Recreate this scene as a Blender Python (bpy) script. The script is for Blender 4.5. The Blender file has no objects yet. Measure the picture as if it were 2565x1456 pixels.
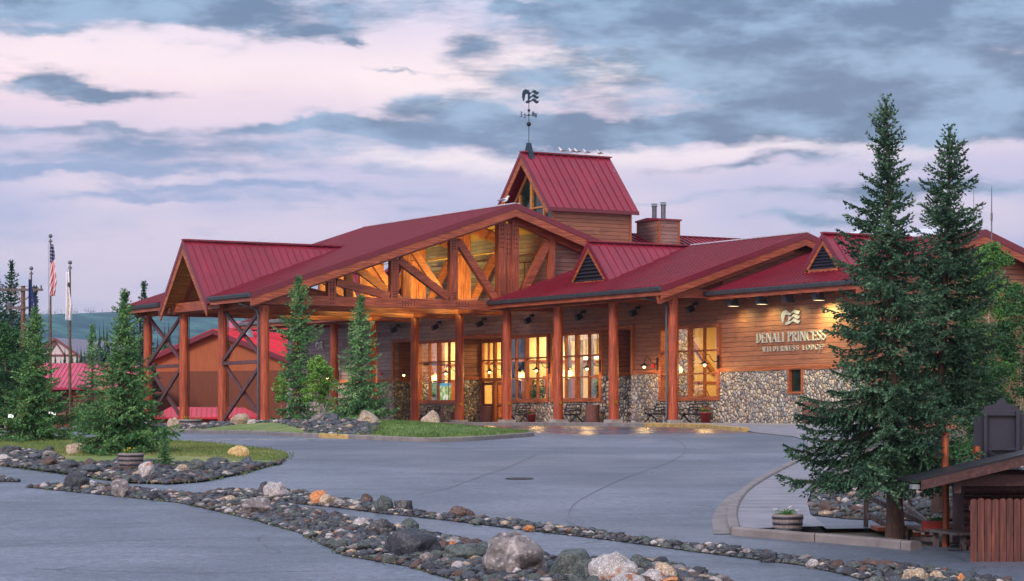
import bpy, math, random
import numpy as np
from mathutils import Vector, Matrix, noise, geometry
random.seed(7)
R = math.radians
SC = bpy.context.scene
COL = SC.collection

# ------------------------------------------------------------------ camera
# world axes follow the lodge: +x runs away from its front, +y along its facade to the left, z = 0 is eye level
EYE = Vector((-65.2, -95.0, 0.0))
YAW = R(30.55)
FW = Vector((math.sin(YAW), math.cos(YAW), 0)); RT = Vector((math.cos(YAW), -math.sin(YAW), 0))
FP = 5900.0; PX = 1282.5; PY = 1050.0
cam_d = bpy.data.cameras.new('camera'); cam = bpy.data.objects.new('camera', cam_d); COL.objects.link(cam)
cam.location = EYE; cam.rotation_euler = (R(90), 0, -YAW)
cam_d.sensor_width = 36; cam_d.lens = 36 * FP / 2565; cam_d.shift_y = (PY - 728) / 2565
cam_d.clip_start = 0.5; cam_d.clip_end = 30000
SC.camera = cam
SC.view_settings.view_transform = 'Standard'; SC.view_settings.look = 'None'
SC.view_settings.exposure = 0.12; SC.view_settings.gamma = 1.0
SC.render.resolution_x = 1024; SC.render.resolution_y = 581
SC.render.engine = 'CYCLES'
SC.cycles.use_denoising = True
SC.cycles.max_bounces = 6; SC.cycles.diffuse_bounces = 3; SC.cycles.glossy_bounces = 3
SC.cycles.transparent_max_bounces = 8; SC.cycles.transmission_bounces = 3
SC.cycles.sample_clamp_indirect = 4.0; SC.cycles.caustics_reflective = False; SC.cycles.caustics_refractive = False

# ------------------------------------------------------------------ node helper
class NT:
    def __init__(s, nt): s.nt = nt
    def n(s, t, **k):
        q = s.nt.nodes.new(t)
        for a, b in k.items(): setattr(q, a, b)
        return q
    def put(s, sock, v):
        if isinstance(v, bpy.types.NodeSocket): s.nt.links.new(v, sock)
        elif v is not None:
            if sock.type == 'RGBA' and len(v) == 3: v = (*v, 1)
            sock.default_value = v
    def m(s, op, a, b=None, c=None):
        q = s.n('ShaderNodeMath', operation=op); s.put(q.inputs[0], a)
        if b is not None: s.put(q.inputs[1], b)
        if c is not None: s.put(q.inputs[2], c)
        return q.outputs[0]
    def vm(s, op, a, b=None):
        q = s.n('ShaderNodeVectorMath', operation=op); s.put(q.inputs[0], a)
        if b is not None: s.put(q.inputs[1], b)
        return q.outputs['Value'] if op in ('DOT_PRODUCT', 'LENGTH') else q.outputs[0]
    def comb(s, x, y, z):
        q = s.n('ShaderNodeCombineXYZ'); s.put(q.inputs[0], x); s.put(q.inputs[1], y); s.put(q.inputs[2], z); return q.outputs[0]
    def sep(s, v):
        q = s.n('ShaderNodeSeparateXYZ'); s.put(q.inputs[0], v); return q.outputs
    def noise(s, v, scale, detail=3, rough=.55, out='Fac', dist=0):
        q = s.n('ShaderNodeTexNoise'); s.put(q.inputs['Vector'], v); q.inputs['Scale'].default_value = scale
        q.inputs['Detail'].default_value = detail; q.inputs['Roughness'].default_value = rough; q.inputs['Distortion'].default_value = dist
        return q.outputs[out]
    def vor(s, v, scale, feature='F1', out='Distance', rnd=1.0):
        q = s.n('ShaderNodeTexVoronoi', feature=feature); s.put(q.inputs['Vector'], v); q.inputs['Scale'].default_value = scale
        q.inputs['Randomness'].default_value = rnd
        return q.outputs[out]
    def ramp(s, f, stops, interp='LINEAR'):
        q = s.n('ShaderNodeValToRGB'); s.put(q.inputs[0], f); r = q.color_ramp; r.interpolation = interp
        while len(r.elements) < len(stops): r.elements.new(.5)
        for e, (p, c) in zip(r.elements, stops):
            e.position = p; e.color = (c, c, c, 1) if isinstance(c, (int, float)) else (*c[:3], 1)
        return q.outputs[0]
    def mix(s, f, a, b, mode='MIX'):
        q = s.n('ShaderNodeMix', data_type='RGBA', blend_type=mode); s.put(q.inputs[0], f); s.put(q.inputs[6], a); s.put(q.inputs[7], b)
        return q.outputs[2]
    def smooth(s, v, a, b):
        q = s.n('ShaderNodeMapRange', interpolation_type='SMOOTHSTEP'); s.put(q.inputs[0], v); q.inputs[1].default_value = a; q.inputs[2].default_value = b
        return q.outputs[0]
    def bump(s, h, strength=.5, dist=.02, normal=None):
        q = s.n('ShaderNodeBump'); s.put(q.inputs['Height'], h); q.inputs['Strength'].default_value = strength; q.inputs['Distance'].default_value = dist
        if normal is not None: s.put(q.inputs['Normal'], normal)
        return q.outputs[0]

def srgb(r, g, b):
    return tuple((c / 255 / 12.92 if c / 255 <= .04045 else ((c / 255 + .055) / 1.055) ** 2.4) for c in (r, g, b))

# ------------------------------------------------------------------ world: dusk sky with clouds at fixed bearings
world = bpy.data.worlds.new('World'); SC.world = world; world.use_nodes = True
w = NT(world.node_tree); world.node_tree.nodes.clear()
dirv = w.n('ShaderNodeTexCoord').outputs['Generated']
dF = w.vm('DOT_PRODUCT', dirv, tuple(FW)); dR = w.vm('DOT_PRODUCT', dirv, tuple(RT)); dZ = w.sep(dirv)[2]
az = w.m('ARCTAN2', dR, dF); el = w.m('ARCSINE', dZ)
U = w.m('MULTIPLY_ADD', az, FP / 1000, PX / 1000)          # bearing, thousandths
V = w.m('MULTIPLY_ADD', el, -FP / 1000, PY / 1000)         # elevation, downwards
uv = w.comb(w.m('MULTIPLY', U, .45), V, 0)
wa = w.noise(uv, 5.0, 5, .62, 'Color')
wx, wy, _ = w.sep(wa)
Uw = w.m('MULTIPLY_ADD', w.m('SUBTRACT', wx, .5), .55, U)
Vw = w.m('MULTIPLY_ADD', w.m('SUBTRACT', wy, .5), .16, V)
dens = None
BL = [(.30, .03, .60, .070, 1.5), (.62, .075, .30, .020, .5), (.10, .112, .14, .014, .6), (.13, .222, .11, .034, 1.3), (.27, .255, .12, .026, 1.2), (1.62, .05, .26, .07, .9), (2.1, .09, .62, .12, 1.7), (1.95, .03, .5, .08, .8),
      (2.35, .25, .60, .075, 1.6), (1.80, .325, .72, .034, 1.9), (2.3, .33, .5, .055, 1.4), (1.12, .265, .13, .03, .9), (1.20, .335, .34, .028, 1.3), (1.34, .20, .18, .035, .7), (.92, .32, .14, .018, .8), (.72, .335, .16, .012, .7),
      (.50, .385, .55, .026, .95), (.12, .44, .45, .022, 1.1), (.62, .485, .45, .016, .9), (.35, .51, .3, .012, .7), (.15, .345, .25, .012, .4), (2.05, .55, .27, .020, 1.0), (2.35, .49, .38, .024, 1.0),
      (1.86, .43, .34, .016, .75), (1.55, .50, .3, .012, .5), (1.30, .045, .055, .022, 1.2), (.84, .115, .03, .014, .9), (1.0, .185, .09, .006, .7), (1.17, .13, .08, .03, .6), (.05, .60, .9, .05, .35), (.40, .345, .5, .02, .45), (.85, .44, .5, .02, .5), (.2, .41, .4, .012, .4), (1.0, .52, .4, .012, .4)]
for (bu, bv, su, sv, wt) in BL:
    q = w.m('ADD', w.m('POWER', w.m('ABSOLUTE', w.m('MULTIPLY', w.m('SUBTRACT', Uw, bu), 1 / su)), 2), w.m('POWER', w.m('ABSOLUTE', w.m('MULTIPLY', w.m('SUBTRACT', Vw, bv), 1 / sv)), 2))
    e = w.m('MULTIPLY', w.m('EXPONENT', w.m('MULTIPLY', q, -1)), wt)
    dens = e if dens is None else w.m('ADD', dens, e)
fine = w.noise(w.comb(w.m('MULTIPLY', U, .22), V, .3), 17.0, 9, .66)
broad = w.noise(w.comb(w.m('MULTIPLY', U, .22), V, .7), 3.2, 4, .5)
outside = w.smooth(w.m('ABSOLUTE', w.m('SUBTRACT', az, 0)), .25, .4)
dens = w.m('ADD', dens, w.m('MULTIPLY', w.m('SUBTRACT', fine, .5), 1.9))
dens = w.m('ADD', dens, w.m('MULTIPLY', outside, w.m('MULTIPLY', w.m('SUBTRACT', broad, .42), 3)))
cl = w.smooth(dens, .16, 1.0)
glow = w.ramp(V, [(0.0, srgb(206, 200, 226)), (.20, srgb(232, 204, 216)), (.34, srgb(206, 188, 214)), (.48, srgb(178, 176, 212)), (.62, srgb(158, 166, 206)), (.78, srgb(142, 162, 202)), (1.0, srgb(140, 170, 205))])
warmth = w.smooth(w.noise(w.comb(w.m('MULTIPLY', U, .3), V, 2.3), 4.0, 3, .5), .42, .68)
glow = w.mix(w.m('MULTIPLY', warmth, .45), glow, srgb(244, 216, 224))
mott = w.noise(w.comb(w.m('MULTIPLY', U, .35), V, 5.1), 9.0, 5, .6)
blue = w.mix(w.smooth(mott, .38, .64), srgb(58, 92, 136), srgb(128, 158, 194))
blue = w.mix(w.m('MULTIPLY', w.smooth(V, .26, .5), w.smooth(U, 1.5, .9)), blue, srgb(128, 148, 194))
gap_ = None
for (bu, bv, su, sv, wt) in [(1.62, .165, .34, .045, 1.0), (1.02, .22, .30, .06, .45), (.40, .16, .50, .05, .35), (1.9, .395, .6, .022, .5), (1.1, .40, .30, .03, .5), (2.3, .155, .2, .02, .3)]:
    q = w.m('ADD', w.m('POWER', w.m('ABSOLUTE', w.m('MULTIPLY', w.m('SUBTRACT', Uw, bu), 1 / su)), 2), w.m('POWER', w.m('ABSOLUTE', w.m('MULTIPLY', w.m('SUBTRACT', Vw, bv), 1 / sv)), 2))
    g_ = w.m('MULTIPLY', w.m('EXPONENT', w.m('MULTIPLY', q, -1)), wt); gap_ = g_ if gap_ is None else w.m('ADD', gap_, g_)
glow = w.mix(w.m('MINIMUM', gap_, .9), glow, srgb(255, 238, 236))
skyc = w.mix(w.m('MULTIPLY', cl, .93), glow, blue)
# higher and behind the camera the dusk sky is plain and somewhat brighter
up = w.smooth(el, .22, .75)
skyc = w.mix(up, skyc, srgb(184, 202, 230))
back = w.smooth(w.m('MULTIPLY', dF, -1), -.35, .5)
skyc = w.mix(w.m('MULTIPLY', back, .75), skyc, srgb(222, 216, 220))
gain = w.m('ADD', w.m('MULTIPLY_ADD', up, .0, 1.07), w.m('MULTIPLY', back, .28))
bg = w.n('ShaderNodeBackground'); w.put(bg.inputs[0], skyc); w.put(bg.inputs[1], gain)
sky = w.n('ShaderNodeTexSky', sky_type='NISHITA'); sky.sun_disc = False; sky.sun_elevation = R(2.0); sky.sun_rotation = R(215)
bg2 = w.n('ShaderNodeBackground'); w.put(bg2.inputs[0], sky.outputs[0]); bg2.inputs[1].default_value = .05
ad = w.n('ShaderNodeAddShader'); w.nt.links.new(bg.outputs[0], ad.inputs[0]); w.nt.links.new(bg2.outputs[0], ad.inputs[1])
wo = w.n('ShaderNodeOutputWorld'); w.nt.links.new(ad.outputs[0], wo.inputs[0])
world.cycles.sampling_method = 'MANUAL'; world.cycles.sample_map_resolution = 512

sun_d = bpy.data.lights.new('sun', 'SUN'); sun = bpy.data.objects.new('sun', sun_d); COL.objects.link(sun)
sun_d.energy = 2.1; sun_d.angle = R(16); sun_d.color = (1.0, .86, .84)
sun.rotation_euler = (R(58), 0, R(-62)); sun.location = (-60, -40, 60)

# ------------------------------------------------------------------ materials
MATS = {}
def new_mat(name):
    m = bpy.data.materials.new(name); m.use_nodes = True; nt = m.node_tree; nt.nodes.clear()
    t = NT(nt); p = t.n('ShaderNodeBsdfPrincipled'); o = t.n('ShaderNodeOutputMaterial'); nt.links.new(p.outputs[0], o.inputs[0])
    MATS[name] = m
    return m, t, p, o
def obj_co(t): return t.n('ShaderNodeTexCoord').outputs['Object']
def simple(name, c, rough=.6, metal=0, var=.25, scale=6, bump=.0, bscale=40, spec=None, stretch=None):
    m, t, p, o = new_mat(name); co = obj_co(t)
    if stretch: co = t.vm('MULTIPLY', co, stretch)
    n1 = t.noise(co, scale, 4)
    lo = tuple(x * (1 - var) for x in c); hi = tuple(min(1, x * (1 + var)) for x in c)
    t.put(p.inputs['Base Color'], t.ramp(n1, [(.3, lo), (.7, hi)]))
    p.inputs['Roughness'].default_value = rough; p.inputs['Metallic'].default_value = metal
    if spec is not None: p.inputs['Specular IOR Level'].default_value = spec
    if bump: t.put(p.inputs['Normal'], t.bump(t.noise(co, bscale, 4), bump, .02))
    return m
def emis(name, c, s):
    m, t, p, o = new_mat(name); p.inputs['Base Color'].default_value = (*c, 1); p.inputs['Emission Color'].default_value = (*c, 1); p.inputs['Emission Strength'].default_value = s
    return m

def timber(name, c1, c2, axis, rough=.5, dark=(.05, .015, .008)):
    """grained timber; axis = the long direction of the piece"""
    m, t, p, o = new_mat(name); co = obj_co(t)
    sc = [6, 6, 6]; sc[axis] = .35
    g = t.noise(t.vm('MULTIPLY', co, tuple(sc)), 3.0, 6, .65)
    b = t.noise(co, .9, 3)
    k = t.vm('MULTIPLY', co, tuple(2.2 if i != axis else 1.1 for i in range(3)))
    knot = t.vor(k, 1.6)
    c = t.ramp(g, [(.30, tuple(x * .38 for x in c1)), (.5, c1), (.70, tuple(min(1, x * 1.15) for x in c2))])
    c = t.mix(t.m('MULTIPLY', t.smooth(b, .45, .75), .6), c, tuple(x * .6 for x in c1))
    c = t.mix(t.smooth(knot, .085, .04), c, dark)
    t.put(p.inputs['Base Color'], c)
    t.put(p.inputs['Roughness'], t.m('MULTIPLY_ADD', g, .25, rough - .1))
    t.put(p.inputs['Normal'], t.bump(g, .35, .02))
    return m
TIM_A = srgb(152, 74, 48); TIM_B = srgb(190, 108, 74)
timber('timber_x', TIM_A, TIM_B, 0); timber('timber_y', TIM_A, TIM_B, 1); timber('timber_z', TIM_A, TIM_B, 2)
timber('log_red', srgb(164, 72, 42), srgb(204, 104, 62), 2, .45)
timber('soffit_wood', srgb(176, 120, 62), srgb(205, 150, 84), 0, .6)
timber('trim_wood', srgb(150, 80, 45), srgb(190, 108, 62), 1, .5)
timber('brace_brown', srgb(92, 56, 60), srgb(122, 80, 80), 2, .5)
timber('dark_brown', srgb(70, 40, 40), srgb(96, 58, 56), 1, .6)
timber('post_orange', srgb(132, 62, 32), srgb(176, 96, 48), 2, .45)
timber('fence_red', srgb(92, 48, 40), srgb(128, 72, 58), 2, .6)
timber('grey_wood', srgb(92, 82, 82), srgb(132, 118, 112), 2, .7)
timber('pole_wood', srgb(110, 78, 66), srgb(150, 112, 92), 2, .8)
timber('log_wall', srgb(140, 50, 40), srgb(176, 76, 58), 0, .6)

def siding(name, weather):
    """lapped horizontal boards .235 m high on a wall that follows x or y; weather(t, co) mixes silvered boards in"""
    m, t, p, o = new_mat(name); co = obj_co(t); x, y, z = t.sep(co)
    h = t.m('ADD', x, y)
    row = t.m('FLOOR', t.m('DIVIDE', z, .235))
    bl = t.m('ADD', t.m('DIVIDE', h, 3.4), t.m('MULTIPLY', t.m('SINE', t.m('MULTIPLY', row, 12.9898)), 43.7))
    cell = t.m('FLOOR', bl)
    wn = t.n('ShaderNodeTexWhiteNoise', noise_dimensions='2D'); t.put(wn.inputs['Vector'], t.comb(row, cell, 0)); rnd = wn.outputs['Value']
    fr = t.m('FRACT', t.m('DIVIDE', z, .235)); gap = t.smooth(fr, .10, .03)
    frb = t.m('FRACT', bl); gapv = t.smooth(t.m('MINIMUM', frb, t.m('SUBTRACT', 1, frb)), .0025, .0008)
    g = t.noise(t.comb(t.m('MULTIPLY', h, .6), t.m('MULTIPLY', rnd, 30), t.m('MULTIPLY', z, 16)), 2.2, 6, .65)
    warm = t.ramp(g, [(.25, srgb(100, 60, 44)), (.5, srgb(148, 94, 68)), (.78, srgb(184, 130, 98))])
    warm = t.mix(rnd, warm, t.mix(.5, warm, srgb(124, 76, 56)))
    grey = t.ramp(g, [(.25, srgb(100, 86, 92)), (.5, srgb(150, 138, 146)), (.78, srgb(188, 176, 180))])
    grey = t.mix(t.m('MULTIPLY', t.smooth(rnd, .4, .9), .6), grey, srgb(104, 78, 76))
    wf = weather(t, co, rnd)
    c = t.mix(wf, warm, grey)
    stain = t.noise(t.comb(t.m('MULTIPLY', h, .9), 3, t.m('MULTIPLY', z, 1.5)), 1.3, 4, .6)
    c = t.mix(t.m('MULTIPLY', t.smooth(stain, .5, .75), .35), c, srgb(70, 44, 38))
    kn = t.vor(t.comb(t.m('MULTIPLY', h, 1.6), t.m('MULTIPLY', rnd, 9), t.m('MULTIPLY', z, 3)), 1.7)
    c = t.mix(t.smooth(kn, .07, .03), c, srgb(60, 30, 22))
    c = t.mix(t.m('MAXIMUM', gap, gapv), c, srgb(38, 22, 18))
    t.put(p.inputs['Base Color'], c); t.put(p.inputs['Roughness'], t.m('MULTIPLY_ADD', g, .3, .36))
    hh = t.m('ADD', t.m('MULTIPLY', t.m('SUBTRACT', 1, t.m('MAXIMUM', gap, gapv)), 1), t.m('MULTIPLY_ADD', fr, -.35, t.m('MULTIPLY', g, .12)))
    t.put(p.inputs['Normal'], t.bump(hh, .7, .03))
    return m
siding('siding', lambda t, co, rnd: t.m('MULTIPLY', t.smooth(t.m('MULTIPLY_ADD', rnd, 8, t.m('MULTIPLY_ADD', t.noise(co, .35, 3), 12, t.sep(co)[1])), 17, 33), .9))
siding('siding_red', lambda t, co, rnd: .0)
siding('siding_mid', lambda t, co, rnd: .35)

def cobble_wall():
    m, t, p, o = new_mat('river_stone_wall'); co = obj_co(t); x, y, z = t.sep(co)
    v = t.comb(t.m('ADD', x, y), t.m('MULTIPLY', z, .86), 0)
    v = t.vm('ADD', v, t.vm('MULTIPLY', t.noise(v, 2.0, 2, .5, 'Color'), (.10, .10, 0)))
    d = t.vor(v, 5.4, 'DISTANCE_TO_EDGE', rnd=.85); f1 = t.vor(v, 5.4, rnd=.85); cc = t.vor(v, 5.4, out='Color', rnd=.85)
    r, g_, b = t.sep(cc)
    c = t.ramp(r, [(0, srgb(112, 112, 122)), (.22, srgb(160, 160, 166)), (.42, srgb(204, 198, 190)), (.6, srgb(222, 208, 186)), (.78, srgb(188, 160, 138)), (.92, srgb(142, 134, 138)), (1, srgb(230, 224, 216))])
    c = t.mix(t.m('MULTIPLY', g_, .3), c, srgb(150, 142, 140))
    c = t.mix(.22, c, t.ramp(t.noise(co, 24, 4), [(.3, .08), (.7, .7)]), 'MULTIPLY')
    edge = t.smooth(d, .02, .055)
    c = t.mix(edge, srgb(70, 60, 54), c)
    t.put(p.inputs['Base Color'], c); p.inputs['Roughness'].default_value = .55
    hgt = t.m('SUBTRACT', t.m('POWER', t.m('MINIMUM', t.m('MULTIPLY', d, 3.2), 1.0), .5), t.m('MULTIPLY', t.m('MULTIPLY', f1, f1), .5))
    t.put(p.inputs['Normal'], t.bump(hgt, 1.0, .09))
    return m
cobble_wall()

def metal_roof(name, c, rough=.36, ax=1):
    m, t, p, o = new_mat(name); co = obj_co(t)
    n1 = t.noise(co, .7, 4, .6); n2 = t.noise(co, 7, 3)
    cc = t.ramp(n1, [(.3, tuple(x * .82 for x in c)), (.7, tuple(x * 1.15 for x in c))])
    wn = t.n('ShaderNodeTexWhiteNoise', noise_dimensions='1D'); t.put(wn.inputs['W'], t.m('FLOOR', t.m('DIVIDE', t.sep(co)[ax], .45))); cc = t.mix(t.m('MULTIPLY', wn.outputs['Value'], .30), cc, tuple(x * .55 for x in c))
    cc = t.mix(t.m('MULTIPLY', t.smooth(t.noise(t.vm('MULTIPLY', co, (1, 1, .4) if ax else (3, .5, .5)), 2.2, 5, .7), .55, .75), .30), cc, tuple(min(1, x * 1.6 + .02) for x in c))
    cc = t.mix(t.m('MULTIPLY', t.smooth(n2, .58, .8), .12), cc, srgb(190, 150, 155))
    t.put(p.inputs['Base Color'], cc); t.put(p.inputs['Roughness'], t.m('MULTIPLY_ADD', n1, .18, rough - .08))
    t.put(p.inputs['Normal'], t.bump(t.noise(co, 2.5, 2), .08, .05))
    p.inputs['Coat Weight'].default_value = .15; p.inputs['Coat Roughness'].default_value = .3
    return m
metal_roof('roof_crimson', srgb(130, 30, 50), .36); metal_roof('roof_crimson_x', srgb(138, 32, 54), .34, 0); metal_roof('roof_red', srgb(206, 42, 62), .4); metal_roof('roof_pink', srgb(206, 60, 92), .45)
metal_roof('ridge_metal', srgb(190, 190, 205), .3); metal_roof('roof_maroon', srgb(112, 20, 42), .4)
def droppings():   # the tower roof carries pale streaks of droppings near its ridge
    m = metal_roof('roof_crimson_streaked', srgb(138, 32, 54), .34, 0); t = NT(m.node_tree); p = next(n for n in m.node_tree.nodes if n.type == 'BSDF_PRINCIPLED')
    co = obj_co(t); x, y, z = t.sep(co)
    s = t.noise(t.comb(t.m('MULTIPLY', x, 5.5), 0, t.m('MULTIPLY', z, .9)), 1.6, 5, .7)
    fac = t.m('MULTIPLY', t.m('MULTIPLY', t.smooth(s, .60, .72), t.smooth(z, 14.0, 16.0)), t.smooth(x, 11.5, 13.5))
    old = p.inputs['Base Color'].links[0].from_socket
    t.put(p.inputs['Base Color'], t.mix(t.m('MULTIPLY', fac, .7), old, srgb(225, 215, 220)))
droppings()
simple('gutter', srgb(72, 76, 84), .4, .3); simple('gutter_pale', srgb(128, 134, 142), .45, .3)
simple('black_metal', srgb(34, 34, 40), .45, .4); simple('verdigris', srgb(44, 62, 74), .45, .5); simple('steel', srgb(104, 106, 116), .45, .6)
simple('dark_box', srgb(66, 70, 82), .5, .2); simple('concrete_base', srgb(158, 152, 150), .85, 0, .2, 4, .3)
simple('sign_metal', srgb(190, 192, 186), .4, .3, .08); simple('brass', srgb(206, 160, 60), .3, .8)
simple('bronze_pole', srgb(96, 84, 62), .3, .7); simple('slate_paint', srgb(44, 46, 62), .5, 0, .12)
simple('door_maroon', srgb(86, 34, 34), .4); simple('cream_wall', srgb(226, 204, 150), .8, 0, .06, 1.5); simple('carpet', srgb(110, 80, 60), .9)
simple('bark_resin', srgb(112, 72, 66), .8, 0, .35, 5, .9, 14, stretch=(3, 3, .7)); simple('pot_red', srgb(128, 36, 36), .5, 0, .2)
simple('barrel_wood', srgb(138, 124, 122), .75, 0, .3, 5, .4, 20, stretch=(6, 6, .6)); simple('barrel_hoop', srgb(62, 66, 78), .5, .5)
simple('bench_black', srgb(30, 30, 34), .45, 0, .3); simple('soil', srgb(70, 56, 44), .95)
simple('ply_brown', srgb(112, 58, 36), .75, 0, .22, 2.2, .2, 30, stretch=(6, 6, .3)); simple('plank_brown', srgb(160, 84, 44), .7, 0, .28, 3, .3, 30, stretch=(7, 7, .3))
simple('far_wall', srgb(200, 190, 190), .8, 0, .06); simple('far_roof', srgb(128, 126, 142), .7, 0, .1); simple('far_timber', srgb(120, 66, 70), .8)
simple('trunk_bark', srgb(86, 68, 62), .9, 0, .35, 8, .8, 24, stretch=(2, 2, .8)); simple('trunk_pale', srgb(150, 140, 116), .85, 0, .3, 9, .4, 30)
simple('trunk_red', srgb(112, 74, 62), .9, 0, .3, 8, .7, 24)
def foliage(name, dark, mid, lite, scale=1.3):
    m, t, p, o = new_mat(name); co = obj_co(t)
    n1 = t.noise(co, scale, 3, .6); n2 = t.noise(co, scale * 9, 2, .5)
    c = t.ramp(t.m('ADD', t.m('MULTIPLY', n1, .6), t.m('MULTIPLY', n2, .4)), [(.36, dark), (.5, mid), (.64, lite)])
    t.put(p.inputs['Base Color'], c); p.inputs['Roughness'].default_value = .65; p.inputs['Specular IOR Level'].default_value = .25
    return m
foliage('needles_dark', srgb(30, 54, 44), srgb(58, 90, 68), srgb(104, 138, 106))
foliage('needles_green', srgb(42, 78, 50), srgb(84, 130, 80), srgb(138, 178, 112))
foliage('needles_far', srgb(24, 50, 38), srgb(40, 74, 52), srgb(66, 100, 66), .6)
foliage('leaves_bright', srgb(62, 104, 44), srgb(104, 150, 64), srgb(160, 196, 100))
foliage('leaves_mid', srgb(44, 84, 42), srgb(74, 122, 58), srgb(116, 160, 84))
foliage('leaves_deep', srgb(30, 62, 36), srgb(50, 92, 50), srgb(80, 124, 70), .5)
simple('petal_red', srgb(210, 40, 60), .6); simple('petal_white', srgb(232, 230, 235), .6); simple('petal_yellow', srgb(232, 196, 40), .6); simple('petal_pink', srgb(220, 90, 140), .6)
simple('feather_white', srgb(226, 224, 228), .8, 0, .05); simple('feather_grey', srgb(120, 124, 136), .8); simple('beak_yellow', srgb(220, 170, 40), .5)
simple('alarm_red', srgb(190, 30, 40), .4)
def glass():
    m, t, p, o = new_mat('window_glass'); t.nt.nodes.remove(p)
    tr = t.n('ShaderNodeBsdfTransparent'); tr.inputs[0].default_value = (.97, .97, .96, 1); gl = t.n('ShaderNodeBsdfGlossy'); gl.inputs['Roughness'].default_value = .02
    t.put(gl.inputs['Normal'], t.bump(t.noise(obj_co(t), 1.6, 2), .12, .05))
    fr = t.n('ShaderNodeLayerWeight'); fr.inputs[0].default_value = .5
    mx = t.n('ShaderNodeMixShader'); t.put(mx.inputs[0], t.m('MULTIPLY_ADD', t.m('POWER', fr.outputs['Facing'], 3), .55, .07))
    t.nt.links.new(tr.outputs[0], mx.inputs[1]); t.nt.links.new(gl.outputs[0], mx.inputs[2]); t.nt.links.new(mx.outputs[0], o.inputs[0])
glass()
simple('dark_glass', srgb(24, 40, 34), .06, 0, .5, 3, spec=.8)
emis('bulb', (1.0, .72, .32), 4); emis('bulb_soft', (1.0, .78, .45), 2.5); emis('lamp_panel', (1.0, .82, .5), 2.6); emis('flood_white', (.9, 1.0, .95), 1.3); emis('warm_glow', (1.0, .55, .15), 1.2)
emis('lit_tube', (1.0, .80, .42), 1.6)
def screen():
    m, t, p, o = new_mat('lit_picture'); co = obj_co(t)
    c = t.ramp(t.noise(co, 3.5, 4), [(.35, srgb(60, 130, 60)), (.5, srgb(150, 190, 120)), (.65, srgb(240, 240, 240))])
    c = t.mix(t.smooth(t.sep(co)[2], 1.9, 2.05), c, srgb(60, 160, 210))
    t.put(p.inputs['Emission Color'], c); p.inputs['Emission Strength'].default_value = .55; t.put(p.inputs['Base Color'], c)
screen()
def asphalt(name, base, wet):
    m, t, p, o = new_mat(name); co = obj_co(t); x, y, z = t.sep(co)
    g = t.noise(co, 26, 3, .7); g2 = t.noise(co, 75, 2, .6); b = t.noise(co, .22, 4, .55)
    # lay-lines of the paving: long faint streaks running with the facade
    g3 = t.noise(co, 7, 3, .75); wf = wet(t, co) if wet else 0.0
    st = t.noise(t.comb(t.m('MULTIPLY', t.m('ADD', t.m('MULTIPLY', x, .86), t.m('MULTIPLY', y, -.51)), .10), t.m('ADD', t.m('MULTIPLY', x, .51), t.m('MULTIPLY', y, .86)), 0), .8, 4, .6)
    c = t.ramp(t.m('ADD', t.m('MULTIPLY', g, .42), t.m('ADD', t.m('MULTIPLY', g2, .22), t.m('MULTIPLY', g3, .36))), [(.38, tuple(q * .25 for q in base)), (.5, base), (.63, tuple(q * 2.2 for q in base))])
    c = t.mix(t.m('MULTIPLY', t.smooth(b, .35, .65), .5), c, tuple(q * .62 for q in base))
    c = t.mix(t.m('MULTIPLY', t.smooth(st, .54, .62), .22), c, tuple(q * .45 for q in base))
    st2 = t.noise(t.comb(t.m('MULTIPLY', t.m('ADD', t.m('MULTIPLY', x, .86), t.m('MULTIPLY', y, -.51)), .09), t.m('ADD', t.m('MULTIPLY', x, .51), t.m('MULTIPLY', y, .86)), 4), 2.6, 3, .5); c = t.mix(t.m('MULTIPLY', t.smooth(st2, .60, .64), .30), c, tuple(q * .45 for q in base))
    pt = t.noise(co, .09, 3, .5); c = t.mix(t.m('MULTIPLY', t.smooth(pt, .50, .54), .42), c, tuple(q * .6 for q in base))
    oil = t.noise(co, .55, 4, .7); c = t.mix(t.m('MULTIPLY', t.smooth(oil, .60, .72), .35), c, tuple(q * .4 for q in base))
    wv = t.vm('ADD', co, t.vm('MULTIPLY', t.noise(co, .5, 3, .5, 'Color'), (2.0, 2.0, 0)))
    ck = t.vor(t.comb(t.m('MULTIPLY', t.sep(wv)[0], 1.0), t.sep(wv)[1], 0), .13, 'DISTANCE_TO_EDGE')
    crack = t.m('MULTIPLY', t.smooth(ck, .0045, .0015), t.smooth(t.noise(co, .16, 2), .42, .55))
    c = t.mix(t.m('MULTIPLY', crack, .7), c, tuple(q * .25 for q in base))
    spk = t.smooth(t.noise(co, 60, 1, .5), .70, .76)
    c = t.mix(t.m('MULTIPLY', spk, .5), c, srgb(190, 195, 205))
    t.put(p.inputs['Base Color'], c)
    rg = t.m('MULTIPLY_ADD', t.smooth(b, .3, .7), .14, .42)
    rg = t.m('MULTIPLY_ADD', t.smooth(st, .45, .65), .03, rg)
    if wet: rg = t.m('SUBTRACT', rg, t.m('MULTIPLY', wf, .27))
    t.put(p.inputs['Roughness'], rg)
    dry = t.m('MULTIPLY_ADD', wf, -.85, 1.0)
    nb = t.bump(g, .5, .015); t.put(nb.node.inputs['Strength'], t.m('MULTIPLY', dry, .5)); nb = t.bump(g2, .4, .006, nb); t.put(nb.node.inputs['Strength'], t.m('MULTIPLY', dry, .4)); nb = t.bump(g3, .35, .03, nb); t.put(nb.node.inputs['Strength'], t.m('MULTIPLY', dry, .35))
    c = t.mix(t.m('MULTIPLY', wf, .55), c, tuple(q * .45 for q in base)); t.put(p.inputs['Base Color'], c)
    t.put(p.inputs['Normal'], nb)
    p.inputs['Specular IOR Level'].default_value = .55
    return m
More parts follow.
